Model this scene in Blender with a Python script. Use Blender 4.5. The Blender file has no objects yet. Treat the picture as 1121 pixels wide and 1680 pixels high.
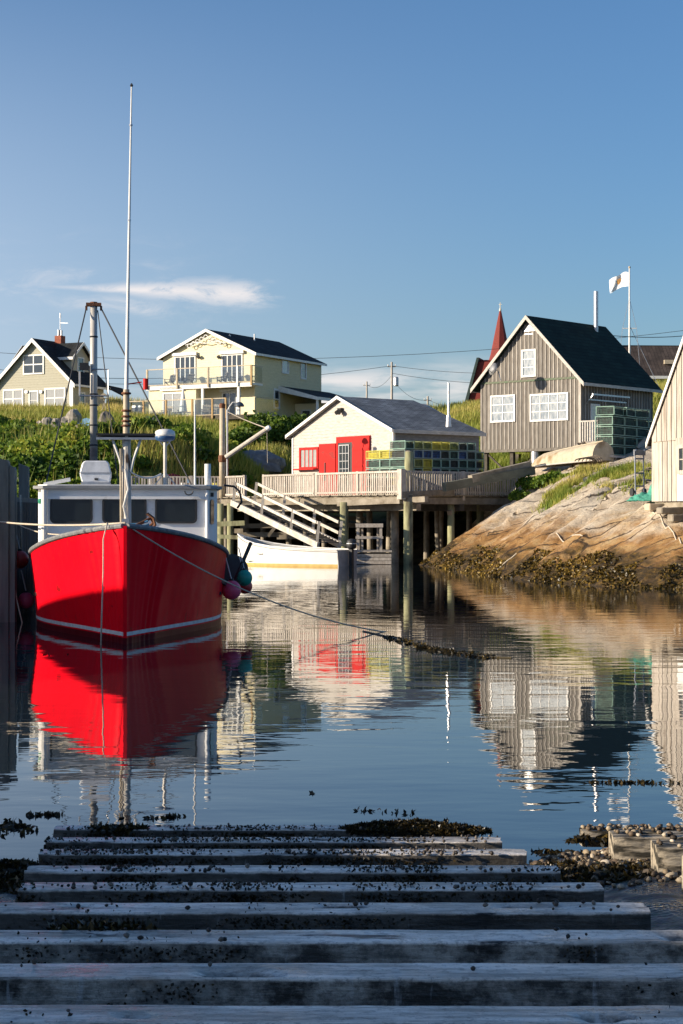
import bpy, bmesh, math, random
import numpy as np
from mathutils import Vector, Matrix, noise
random.seed(7); NP = np.random.RandomState(11)
S = bpy.context.scene
COL = S.collection
# ------------------------------------------------------------------ camera
CZ = 2.1; F = 2900.0; HX, HY = 560.5, 850.0
cam = bpy.data.cameras.new("camera"); cam_ob = bpy.data.objects.new("camera", cam); COL.objects.link(cam_ob)
cam_ob.location = (0, 0, CZ); cam_ob.rotation_euler = (math.radians(90), 0, 0)
cam.sensor_fit = 'VERTICAL'; cam.sensor_height = 36; cam.sensor_width = 24
cam.lens = F/1680*36; cam.shift_y = 10/1680; cam.clip_start = .1; cam.clip_end = 9000
S.camera = cam_ob
# ------------------------------------------------------------------ world, sun, exposure
SUN_EL = math.radians(15.0)
SUN = Vector((-.97, -.24, 0)).normalized() * math.cos(SUN_EL) + Vector((0, 0, math.sin(SUN_EL)))
W = bpy.data.worlds.new("World"); S.world = W; W.use_nodes = True
nt = W.node_tree; nd = nt.nodes; lk = nt.links
for n in list(nd): nd.remove(n)
def wn(t, **k):
    n = nd.new(t)
    for a, b in k.items(): setattr(n, a, b)
    return n
wo = wn('ShaderNodeOutputWorld'); bg = wn('ShaderNodeBackground'); bg.inputs[1].default_value = .098
sky = wn('ShaderNodeTexSky', sky_type='NISHITA', sun_disc=False)
sky.sun_elevation = SUN_EL; sky.sun_rotation = math.radians(-103.9); sky.altitude = 0
sky.air_density = 1.0; sky.dust_density = 1.3; sky.ozone_density = 2.0
tc = wn('ShaderNodeTexCoord'); sep = wn('ShaderNodeSeparateXYZ'); lk.new(tc.outputs['Generated'], sep.inputs[0])
def wm(op, a, b=None, c=None, clamp=False):
    n = wn('ShaderNodeMath', operation=op); n.use_clamp = clamp
    for i, v in enumerate((a, b, c)):
        if v is None: continue
        if isinstance(v, (int, float)): n.inputs[i].default_value = v
        else: lk.new(v, n.inputs[i])
    return n.outputs[0]
X_, Y_, Z_ = sep.outputs
ya = wm('MAXIMUM', Y_, .05)
u = wm('DIVIDE', X_, ya); v = wm('DIVIDE', Z_, ya)
front = wm('GREATER_THAN', Y_, .05)
def sm(x, a, b):
    n = wn('ShaderNodeMapRange', interpolation_type='SMOOTHSTEP')
    lk.new(x, n.inputs[0]); n.inputs[1].default_value = a; n.inputs[2].default_value = b
    return n.outputs[0]
cv = wn('ShaderNodeCombineXYZ')
lk.new(wm('MULTIPLY', u, 34.), cv.inputs[0]); lk.new(wm('MULTIPLY', v, 95.), cv.inputs[1])
n1 = wn('ShaderNodeTexNoise'); n1.inputs['Scale'].default_value = 1.0; n1.inputs['Detail'].default_value = 9; n1.inputs['Roughness'].default_value = .68
n1.inputs['Distortion'].default_value = .5
lk.new(cv.outputs[0], n1.inputs['Vector']); N1 = n1.outputs[0]
cv2 = wn('ShaderNodeCombineXYZ'); lk.new(wm('MULTIPLY', u, 9.), cv2.inputs[0]); lk.new(wm('MULTIPLY', v, 60.), cv2.inputs[1])
n2 = wn('ShaderNodeTexNoise'); n2.inputs['Scale'].default_value = 1.0; n2.inputs['Detail'].default_value = 5
lk.new(cv2.outputs[0], n2.inputs['Vector']); N2 = n2.outputs[0]
def mul(*a):
    r = a[0]
    for b in a[1:]: r = wm('MULTIPLY', r, b)
    return r
def inv(x): return wm('SUBTRACT', 1.0, x)
# long wisp of cirrus: thick at its right end, drawn out to the left; a fainter second streak below
wob = wm('MULTIPLY', wm('SUBTRACT', N2, .5), .006)
vv = wm('ADD', v, wob)
c_mid = wm('ADD', .1285, wm('MULTIPLY', wm('ADD', u, .10), -.045))
hw = wm('ADD', .0012, wm('MULTIPLY', sm(u, -.165, -.065), .0068))
dv = wm('DIVIDE', wm('ABSOLUTE', wm('SUBTRACT', vv, c_mid)), hw)
dv = wm('ADD', dv, wm('MULTIPLY', wm('SUBTRACT', N1, .5), 2.4))
wisp = mul(.85, inv(sm(dv, .0, 1.25)), sm(u, -.18, -.11), inv(sm(wm('ADD', u, wm('MULTIPLY', wm('SUBTRACT', N1, .5), .05)), -.056, -.034)), sm(N1, .22, .58))
c2 = wm('SUBTRACT', c_mid, .0095)
dv2 = wm('DIVIDE', wm('ABSOLUTE', wm('SUBTRACT', vv, c2)), .006)
wisp2 = mul(inv(sm(dv2, .1, 1.3)), sm(u, -.19, -.12), inv(sm(u, -.115, -.088)), sm(N1, .3, .7), .45)
wisp3 = mul(sm(N1, .42, .75), sm(N2, .42, .6), sm(v, .095, .115), inv(sm(v, .135, .17)), inv(sm(u, -.12, -.02)), .22)
bank = mul(sm(N2, .36, .62), sm(v, .040, .062), inv(sm(v, .070, .096)), sm(N1, .12, .55), inv(sm(wm('ABSOLUTE', wm('SUBTRACT', u, .03)), .05, .25)), .95)
cl = wm('ADD', wm('ADD', wm('ADD', wisp, wisp2), wisp3), bank, clamp=True)
cl = mul(cl, front)
mx = wn('ShaderNodeMix', data_type='RGBA'); lk.new(cl, mx.inputs[0])
hs = wn('ShaderNodeHueSaturation'); hs.inputs['Saturation'].default_value = 1.10; hs.inputs['Value'].default_value = 1.0
tint = wn('ShaderNodeVectorMath', operation='MULTIPLY'); lk.new(sky.outputs[0], tint.inputs[0]); tint.inputs[1].default_value = (.70, .82, 1.0)
lk.new(tint.outputs[0], hs.inputs['Color'])
# paler, hazier air low down on the sun's side of the sky
dts = wn('ShaderNodeVectorMath', operation='DOT_PRODUCT'); lk.new(tc.outputs['Generated'], dts.inputs[0]); dts.inputs[1].default_value = (-.97, -.24, 0)
hzf = mul(sm(dts.outputs['Value'], -.45, .35), inv(sm(Z_, .06, .36)))
hzm = wn('ShaderNodeMix', data_type='RGBA'); lk.new(hzf, hzm.inputs[0]); lk.new(hs.outputs[0], hzm.inputs[6]); hzm.inputs[7].default_value = (4.2, 4.9, 6.1, 1)
lk.new(hzm.outputs[2], mx.inputs[6]); mx.inputs[7].default_value = (6.4, 5.9, 5.7, 1)
lk.new(mx.outputs[2], bg.inputs[0]); lk.new(bg.outputs[0], wo.inputs[0])
sl = bpy.data.lights.new("sun", 'SUN'); sl.energy = 5.0; sl.angle = math.radians(.55); sl.color = (1.0, .86, .67)
so = bpy.data.objects.new("sun", sl); COL.objects.link(so); so.rotation_euler = SUN.to_track_quat('Z', 'Y').to_euler()
S.render.engine = 'CYCLES'
S.view_settings.view_transform = 'Standard'; S.view_settings.look = 'None'; S.view_settings.gamma = 1
S.view_settings.exposure = 0.68; S.view_settings.use_curve_mapping = False
S.cycles.max_bounces = 8; S.cycles.transparent_max_bounces = 12
try: S.cycles.use_denoising = True
except Exception: pass

# ------------------------------------------------------------------ helpers
def P(x, y, Y): return Vector(((x-HX)/F*Y, Y, CZ-(y-HY)/F*Y))
def lin(c):
    if isinstance(c, str):
        c = [int(c[i:i+2], 16)/255 for i in (0, 2, 4)]
        c = [q/12.92 if q <= .04045 else ((q+.055)/1.055)**2.4 for q in c]
    return (c[0], c[1], c[2], 1)
def shingle_mat(name, c1, c2, gap, row=.17, wd=.5):
    m, n, l, b = new_mat(name); b.inputs['Roughness'].default_value = .9; b.inputs['Specular IOR Level'].default_value = .25
    t = n.new('ShaderNodeTexCoord'); s = n.new('ShaderNodeSeparateXYZ'); l.new(t.outputs['Object'], s.inputs[0]); c = n.new('ShaderNodeCombineXYZ')
    l.new(s.outputs[1], c.inputs[0]); l.new(s.outputs[0], c.inputs[1]); br = n.new('ShaderNodeTexBrick'); l.new(c.outputs[0], br.inputs['Vector'])
    br.inputs['Scale'].default_value = 1; br.inputs['Brick Width'].default_value = wd; br.inputs['Row Height'].default_value = row; br.inputs['Mortar Size'].default_value = .014; br.inputs['Bias'].default_value = 0
    br.inputs['Color1'].default_value = lin(c1); br.inputs['Color2'].default_value = lin(c2); br.inputs['Mortar'].default_value = lin(gap)
    nz = n.new('ShaderNodeTexNoise'); nz.inputs['Scale'].default_value = .9; nz.inputs['Detail'].default_value = 7; l.new(t.outputs['Object'], nz.inputs['Vector'])
    mr = n.new('ShaderNodeMapRange'); mr.inputs[1].default_value = .3; mr.inputs[2].default_value = .7; mr.inputs[3].default_value = .72; mr.inputs[4].default_value = 1.3; l.new(nz.outputs[0], mr.inputs[0])
    v_ = n.new('ShaderNodeVectorMath'); v_.operation = 'SCALE'; l.new(br.outputs[0], v_.inputs[0]); l.new(mr.outputs[0], v_.inputs['Scale']); l.new(v_.outputs[0], b.inputs['Base Color'])
    bp = n.new('ShaderNodeBump'); bp.inputs['Strength'].default_value = .6; bp.inputs['Distance'].default_value = .02; bp.invert = True; l.new(br.outputs['Fac'], bp.inputs['Height']); l.new(bp.outputs[0], b.inputs['Normal']); return m
def new_mat(name):
    m = bpy.data.materials.new(name); m.use_nodes = True
    b = m.node_tree.nodes['Principled BSDF']
    return m, m.node_tree.nodes, m.node_tree.links, b
def mat(name, c1, c2=None, rough=.7, scale=4., stretch=(1, 1, 1), detail=6, lo=.35, hi=.65, bump=0., bscale=None, metal=0., rand=0., spec=.5,
        c3=None, c3scale=1.5, c3lo=.55, c3hi=.65, coat=0., rvar=0., bdist=.02):
    m, n, l, b = new_mat(name)
    b.inputs['Roughness'].default_value = rough; b.inputs['Metallic'].default_value = metal
    b.inputs['Specular IOR Level'].default_value = spec; b.inputs['Coat Weight'].default_value = coat
    c1 = lin(c1); c2 = lin(c2) if c2 else tuple(q*.72 for q in c1[:3])+(1,)
    t = n.new('ShaderNodeTexCoord'); mp = n.new('ShaderNodeMapping'); mp.inputs['Scale'].default_value = stretch
    l.new(t.outputs['Object'], mp.inputs[0])
    vec = mp.outputs[0]
    oi = n.new('ShaderNodeObjectInfo')
    if rand:
        ad = n.new('ShaderNodeVectorMath'); ad.operation = 'ADD'
        sc = n.new('ShaderNodeMath'); sc.operation = 'MULTIPLY'; sc.inputs[1].default_value = 37.
        l.new(oi.outputs['Random'], sc.inputs[0]); l.new(vec, ad.inputs[0]); l.new(sc.outputs[0], ad.inputs[1]); vec = ad.outputs[0]
    nz = n.new('ShaderNodeTexNoise'); nz.inputs['Scale'].default_value = scale; nz.inputs['Detail'].default_value = detail; nz.inputs['Roughness'].default_value = .62
    l.new(vec, nz.inputs['Vector'])
    mr = n.new('ShaderNodeMapRange'); mr.inputs[1].default_value = lo; mr.inputs[2].default_value = hi; l.new(nz.outputs[0], mr.inputs[0])
    mx = n.new('ShaderNodeMix'); mx.data_type = 'RGBA'; l.new(mr.outputs[0], mx.inputs[0]); mx.inputs[6].default_value = c1; mx.inputs[7].default_value = c2
    out = mx.outputs[2]
    if c3:
        n3 = n.new('ShaderNodeTexNoise'); n3.inputs['Scale'].default_value = c3scale; n3.inputs['Detail'].default_value = 7; l.new(vec, n3.inputs['Vector'])
        m3 = n.new('ShaderNodeMapRange'); m3.inputs[1].default_value = c3lo; m3.inputs[2].default_value = c3hi; l.new(n3.outputs[0], m3.inputs[0])
        x3 = n.new('ShaderNodeMix'); x3.data_type = 'RGBA'; l.new(m3.outputs[0], x3.inputs[0]); l.new(out, x3.inputs[6]); x3.inputs[7].default_value = lin(c3); out = x3.outputs[2]
    if rand:
        mv = n.new('ShaderNodeMapRange'); mv.inputs[3].default_value = 1-rand; mv.inputs[4].default_value = 1+rand; l.new(oi.outputs['Random'], mv.inputs[0])
        vm = n.new('ShaderNodeVectorMath'); vm.operation = 'SCALE'; l.new(out, vm.inputs[0]); l.new(mv.outputs[0], vm.inputs['Scale']); out = vm.outputs[0]
    l.new(out, b.inputs['Base Color'])
    if rvar:
        mr2 = n.new('ShaderNodeMapRange'); mr2.inputs[3].default_value = max(.02, rough-rvar); mr2.inputs[4].default_value = min(1, rough+rvar); l.new(nz.outputs[0], mr2.inputs[0]); l.new(mr2.outputs[0], b.inputs['Roughness'])
    if bump:
        nb = n.new('ShaderNodeTexNoise'); nb.inputs['Scale'].default_value = bscale or scale*3; nb.inputs['Detail'].default_value = 6; l.new(vec, nb.inputs['Vector'])
        bp = n.new('ShaderNodeBump'); bp.inputs['Strength'].default_value = bump; bp.inputs['Distance'].default_value = bdist; l.new(nb.outputs[0], bp.inputs['Height']); l.new(bp.outputs[0], b.inputs['Normal'])
    return m
ROOTM = {}
def link(o): COL.objects.link(o); return o
def thing(name, label, cat, loc=(0, 0, 0), rotz=0., group=None):
    o = bpy.data.objects.new(name, None); link(o); o.location = loc; o.rotation_euler = (0, 0, rotz); o.empty_display_size = .2
    o['label'] = label; o['category'] = cat
    if group: o['group'] = group
    ROOTM[o] = Matrix.Translation(Vector(loc)) @ Matrix.Rotation(rotz, 4, 'Z')
    return o
def tag(o, label=None, cat=None, group=None, kind=None):
    for k, v_ in (('label', label), ('category', cat), ('group', group), ('kind', kind)):
        if v_: o[k] = v_
    return o
def frame(d, n=None):
    d = Vector(d).normalized(); up = Vector((0, 0, 1)) if abs(d.z) < .95 else Vector((0, 1, 0))
    s = d.cross(up).normalized(); t = s.cross(d).normalized()
    return d, s, t
class MB:
    def __init__(self): self.v = []; self.f = []
    def add(self, vs, fs):
        k = len(self.v); self.v += [tuple(q) for q in vs]; self.f += [tuple(i+k for i in q) for q in fs]; return self
    def box(self, c, s, rz=0., M=None):
        x, y, z = s[0]/2, s[1]/2, s[2]/2
        vs = [Vector((a*x, b*y, d*z)) for a in (-1, 1) for b in (-1, 1) for d in (-1, 1)]
        R = M if M is not None else Matrix.Rotation(rz, 3, 'Z')
        c = Vector(c); vs = [R @ q + c for q in vs]
        return self.add(vs, [(0, 1, 3, 2), (4, 6, 7, 5), (0, 4, 5, 1), (2, 3, 7, 6), (0, 2, 6, 4), (1, 5, 7, 3)])
    def b(self, x0, x1, y0, y1, z0, z1): return self.box(((x0+x1)/2, (y0+y1)/2, (z0+z1)/2), (abs(x1-x0), abs(y1-y0), abs(z1-z0)))
    def bar(self, a, c, w, h, n=None):       # w across (sideways), h vertical-ish
        a = Vector(a); c = Vector(c); d, s, t = frame(c-a)
        vs = []
        for p in (a, c):
            for i, j in ((-1, -1), (1, -1), (1, 1), (-1, 1)): vs.append(p+s*(i*w/2)+t*(j*h/2))
        return self.add(vs, [(3, 2, 1, 0), (4, 5, 6, 7), (0, 1, 5, 4), (1, 2, 6, 5), (2, 3, 7, 6), (3, 0, 4, 7)])
    def tube(self, a, c, r0, r1=None, n=10, cap=True):
        r1 = r0 if r1 is None else r1; return self.path([a, c], [r0, r1], n, cap)
    def path(self, pts, r, n=8, cap=True):
        pts = [Vector(p) for p in pts]
        if not isinstance(r, (list, tuple)): r = [r]*len(pts)
        vs = []; N = len(pts)
        d0, s, t = frame(pts[1]-pts[0])
        for i, p in enumerate(pts):
            d = (pts[min(i+1, N-1)]-pts[max(i-1, 0)]).normalized()
            s = (s-d*s.dot(d))
            s = s.normalized() if s.length > 1e-5 else frame(d)[1]
            t = d.cross(s)
            for k in range(n):
                a = 2*math.pi*k/n; vs.append(p+(s*math.cos(a)+t*math.sin(a))*r[i])
        fs = [(i*n+k, i*n+(k+1) % n, (i+1)*n+(k+1) % n, (i+1)*n+k) for i in range(N-1) for k in range(n)]
        if cap: fs += [tuple(reversed(range(n))), tuple(range((N-1)*n, N*n))]
        return self.add(vs, fs)
    def lathe(self, c, prof, n=16, ax=(0, 0, 1)):
        c = Vector(c); d, s, t = frame(ax); vs = []
        for r, h in prof:
            for k in range(n):
                a = 2*math.pi*k/n; vs.append(c+d*h+(s*math.cos(a)+t*math.sin(a))*max(r, .0005))
        N = len(prof)
        fs = [(i*n+k, i*n+(k+1) % n, (i+1)*n+(k+1) % n, (i+1)*n+k) for i in range(N-1) for k in range(n)]
        fs += [tuple(reversed(range(n))), tuple(range((N-1)*n, N*n))]
        return self.add(vs, fs)
    def ball(self, c, r, n=12, m=8, sq=(1, 1, 1)):
        c = Vector(c); vs = []
        for i in range(m+1):
            th = math.pi*i/m; th = min(max(th, .02), math.pi-.02)
            for k in range(n):
                a = 2*math.pi*k/n; vs.append(c+Vector((math.sin(th)*math.cos(a)*sq[0], math.sin(th)*math.sin(a)*sq[1], math.cos(th)*sq[2]))*r)
        return self.add(vs, [(i*n+k, (i+1)*n+k, (i+1)*n+(k+1) % n, i*n+(k+1) % n) for i in range(m) for k in range(n)])
    def prism(self, pts, ext):          # polygon (3-D points) extruded by vector
        pts = [Vector(p) for p in pts]; e = Vector(ext); n = len(pts)
        vs = pts+[p+e for p in pts]
        return self.add(vs, [tuple(reversed(range(n))), tuple(range(n, 2*n))]+[(i, (i+1) % n, n+(i+1) % n, n+i) for i in range(n)])
    def build(self, name, m, parent=None, world=False, smooth=False, bevel=0., fix=True):
        me = bpy.data.meshes.new(name); vs = self.v
        if world and parent is not None:
            rp = parent
            while rp.parent: rp = rp.parent
            Mi = ROOTM[rp].inverted(); vs = [tuple(Mi @ Vector(q)) for q in vs]
        me.from_pydata(vs, [], self.f); me.update()
        if fix:
            bm = bmesh.new(); bm.from_mesh(me); bmesh.ops.recalc_face_normals(bm, faces=bm.faces)
            if bevel: bmesh.ops.bevel(bm, geom=list(bm.edges), offset=bevel, segments=1, affect='EDGES', clamp_overlap=True)
            bm.to_mesh(me); bm.free()
        me.materials.append(m)
        if smooth:
            for p_ in me.polygons: p_.use_smooth = True
        o = bpy.data.objects.new(name, me); link(o)
        if parent is not None: o.parent = parent
        return o
def kids(o): return [c for c in bpy.data.objects if c.parent == o]
def copy_tree(o, parent=None, _k=None):
    c = o.copy(); link(c)
    if parent is not None: c.parent = parent
    for ch in list(o.children): copy_tree(ch, c)
    return c
def shareobj(name, me, parent, loc=(0, 0, 0), rz=0., rot=None):
    o = bpy.data.objects.new(name, me); link(o); o.parent = parent; o.location = loc
    o.rotation_euler = rot if rot else (0, 0, rz); return o
def sag(a, c, s, n=14):
    a = Vector(a); c = Vector(c); out = []
    for i in range(n+1):
        t = i/n; p = a.lerp(c, t); p.z -= s*4*t*(1-t); out.append(p)
    return out
def npmesh(name, V, Fq, m, smooth=False, tone=None):
    """big mesh from numpy arrays, faces (n,k)"""
    me = bpy.data.meshes.new(name); V = np.asarray(V, np.float32); Fq = np.asarray(Fq, np.int32)
    k = Fq.shape[1]; me.vertices.add(len(V)); me.vertices.foreach_set('co', V.ravel())
    me.loops.add(Fq.size); me.loops.foreach_set('vertex_index', Fq.ravel())
    me.polygons.add(len(Fq)); me.polygons.foreach_set('loop_start', np.arange(len(Fq), dtype=np.int32)*k)
    try: me.polygons.foreach_set('loop_total', np.full(len(Fq), k, np.int32))
    except Exception: pass
    if smooth: me.polygons.foreach_set('use_smooth', np.ones(len(Fq), bool))
    me.update(calc_edges=True); me.validate()
    if tone is not None:
        a = me.attributes.new('tone', 'FLOAT', 'FACE'); a.data.foreach_set('value', np.asarray(tone, np.float32))
    me.materials.append(m); o = bpy.data.objects.new(name, me); link(o); return o
_perm = NP.rand(256, 256).astype(np.float64)
def vnoise(x, y):
    x = np.asarray(x, float); y = np.asarray(y, float)
    xi = np.floor(x).astype(int); yi = np.floor(y).astype(int); fx = x-xi; fy = y-yi
    fx = fx*fx*(3-2*fx); fy = fy*fy*(3-2*fy)
    g = lambda i, j: _perm[i % 256, j % 256]
    return (g(xi, yi)*(1-fx)+g(xi+1, yi)*fx)*(1-fy)+(g(xi, yi+1)*(1-fx)+g(xi+1, yi+1)*fx)*fy
def fbm(x, y, o=4):
    s = 0; a = .5
    for i in range(o): s = s+a*vnoise(x*2**i+17.3*i, y*2**i+5.1*i); a *= .5
    return s
def sstep(x, a, b):
    t = np.clip((x-a)/(b-a), 0, 1); return t*t*(3-2*t)
# ------------------------------------------------------------------ terrain height (thin-plate spline through surveyed points)
CP = [(9.98,51.6,0),(8.25,54.4,0),(6.8,58,0),(5.36,64.8,0),(4.6,72,0),(3.9,81.2,0),(5.2,86,0),(6.0,91,0),(4.5,96,.3),(0,98,0),(-6,98,0),(-12,92,0),(-20,88,0),(-35,86,0),(-60,84,0),
 (14,46,0),(24,41,0),(60,34,0),(5,50,-2),(0,75,-2),(-10,80,-2.2),(-30,78,-2.2),(2,62,-2),(10,44,-2),(-60,70,-3),(40,25,-3),(-5,40,-3),
 (10.65,60,2.6),(11,57,1.6),(8.6,88,3.2),(9.8,92,4.3),(12.9,85,4.9),(14.3,82,5.05),(7.97,68,2.05),(10.6,70,3.3),(8.06,60,1.05),(6.3,76,1.55),(13.2,78,4.45),(6.5,81,1.9),(2,92,-1.5),(0,92,-1.5),
 (15,62,3.6),(20,70,5),(30,60,4.5),(40,80,6),
 (11,103,4.7),(8.6,110,4.8),(8.4,122,7.4),(10.3,145,10.9),(23,130,10.2),(26.9,150,13.2),(20.8,115,7.6),(18,100,6.0),(0,105,1.8),(4,100,1.5),(0,118,5.2),(-4,108,3.0),
 (2,160,11.3),(-6.9,139,9.2),(-10.7,143,9.6)]
def cpx(x, y, Y): p = P(x, y, Y); CP.append((p.x, p.y, p.z))
for a in ((0,870,88),(0,800,97),(0,742,108),(0,704,122),(60,718,125),(150,722,128),(215,722,130),(0,674,147),(60,672,147),(120,672,147),(190,664,160),(240,700,134),
          (350,728,124),(440,745,116),(470,768,110),(250,800,97),(330,800,99),(250,745,110),(330,750,112),(480,700,135),(420,790,102),(400,765,107)): cpx(*a)
CP += [(-100,300,12),(100,300,13),(0,400,11),(-150,200,12),(150,250,14),(-60,150,11.5),(-60,110,6),(60,150,12),(60,110,8),(-100,100,5),(120,120,8)]
A_ = np.array(CP, float)
def _tps(r2): return np.where(r2 > 0, r2*np.log(np.maximum(r2, 1e-12))*.5, 0)
def _fit():
    n = len(A_); XY = A_[:, :2]/50.; r2 = ((XY[:, None]-XY[None])**2).sum(-1)
    K = _tps(r2)+np.eye(n)*2e-4; Q = np.c_[np.ones(n), XY]
    M = np.block([[K, Q], [Q.T, np.zeros((3, 3))]]); return XY, np.linalg.solve(M, np.r_[A_[:, 2], 0, 0, 0])
_XY, _Wt = _fit()
def hgt(x, y):
    x = np.asarray(x, float); y = np.asarray(y, float); sh = x.shape; q = np.stack([x.ravel(), y.ravel()], 1)/50.
    z = _Wt[-3]+q@_Wt[-2:]
    for i in range(len(_XY)): z = z+_Wt[i]*_tps(((q-_XY[i])**2).sum(1))
    return np.clip(z, -4, 16).reshape(sh)
def h1(x, y): return float(hgt(np.array([x]), np.array([y]))[0])
def grid_mesh(name, xs, ys, zf, m):
    X, Y = np.meshgrid(xs, ys); Z = zf(X, Y); nx, ny = len(xs), len(ys)
    V = np.stack([X.ravel(), Y.ravel(), Z.ravel()], 1)
    i = np.arange(nx*ny).reshape(ny, nx)
    Fq = np.stack([i[:-1, :-1].ravel(), i[:-1, 1:].ravel(), i[1:, 1:].ravel(), i[1:, :-1].ravel()], 1)
    return npmesh(name, V, Fq, m, smooth=True)
def rockmask(X, Y):     # 1 where bare granite shows on the right-hand shore
    sh_ = np.interp(Y, [44, 51.6, 58, 64.8, 81, 95, 102], [14.5, 9.98, 6.8, 5.36, 3.9, 5.5, 6.5])
    a = sstep(X, sh_-3.0, sh_-1.0)*(1-sstep(X, 22, 26))*sstep(Y, 42, 45)*(1-sstep(Y, 98, 102))
    return a*(1-sstep(Y-.35*X, 92, 95))
# grass hill / earth material
def earth_mat():
    m, n, l, b = new_mat('grassy_earth'); b.inputs['Roughness'].default_value = 1; b.inputs['Specular IOR Level'].default_value = .1
    t = n.new('ShaderNodeTexCoord'); nz = n.new('ShaderNodeTexNoise'); nz.inputs['Scale'].default_value = .35; nz.inputs['Detail'].default_value = 8
    l.new(t.outputs['Object'], nz.inputs['Vector']); cr = n.new('ShaderNodeValToRGB'); l.new(nz.outputs[0], cr.inputs[0])
    e = cr.color_ramp.elements; e[0].position = .3; e[0].color = (.05, .075, .018, 1); e[1].position = .7; e[1].color = (.20, .19, .055, 1)
    x = e.new(.5) if hasattr(e, 'new') else None
    if x: x.color = (.10, .13, .03, 1)
    # bare earth and rock near the waterline; colour darkened for shade under the wharf
    sp = n.new('ShaderNodeSeparateXYZ'); l.new(t.outputs['Object'], sp.inputs[0])
    mr = n.new('ShaderNodeMapRange'); mr.inputs[1].default_value = 1.6; mr.inputs[2].default_value = 3.2; l.new(sp.outputs[2], mr.inputs[0])
    n2 = n.new('ShaderNodeTexNoise'); n2.inputs['Scale'].default_value = 1.2; n2.inputs['Detail'].default_value = 8; l.new(t.outputs['Object'], n2.inputs['Vector'])
    c2 = n.new('ShaderNodeValToRGB'); l.new(n2.outputs[0], c2.inputs[0]); e = c2.color_ramp.elements; e[0].position = .38; e[0].color = (.02, .015, .01, 1); e[1].position = .62; e[1].color = (.10, .075, .045, 1)
    mx = n.new('ShaderNodeMix'); mx.data_type = 'RGBA'; l.new(mr.outputs[0], mx.inputs[0]); l.new(c2.outputs[0], mx.inputs[6]); l.new(cr.outputs[0], mx.inputs[7])
    l.new(mx.outputs[2], b.inputs['Base Color'])
    bp = n.new('ShaderNodeBump'); bp.inputs['Strength'].default_value = .6; bp.inputs['Distance'].default_value = .2; l.new(n2.outputs[0], bp.inputs['Height']); l.new(bp.outputs[0], b.inputs['Normal'])
    return m
M_EARTH = earth_mat()
xs = np.unique(np.r_[-3000, -1500, -700, -350, -200, -120, -80, np.arange(-55, 55.1, .55), 80, 120, 200, 350, 700, 1500, 3000])
ys = np.unique(np.r_[np.arange(44, 165, .55), 175, 190, 210, 240, 280, 350, 500, 800, 1500, 3000, 6000])
def zhill(X, Y):
    Z = hgt(X, np.minimum(Y, 400)); near = (np.abs(X) < 60) & (Y < 170)
    Z = np.where(Y > 200, np.minimum(Z, 12), Z); Z = np.where(np.abs(X) > 250, np.where(Y > 85, 8.0, -3), Z)
    Z = Z+np.where(near, (fbm(X*.35, Y*.35, 4)-.47)*np.clip(Z, 0, 1)*.8, 0)
    return Z-rockmask(X, Y)*1.1
hill = grid_mesh('grassy_hill', xs, ys, zhill, M_EARTH); tag(hill, kind='structure')

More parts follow.
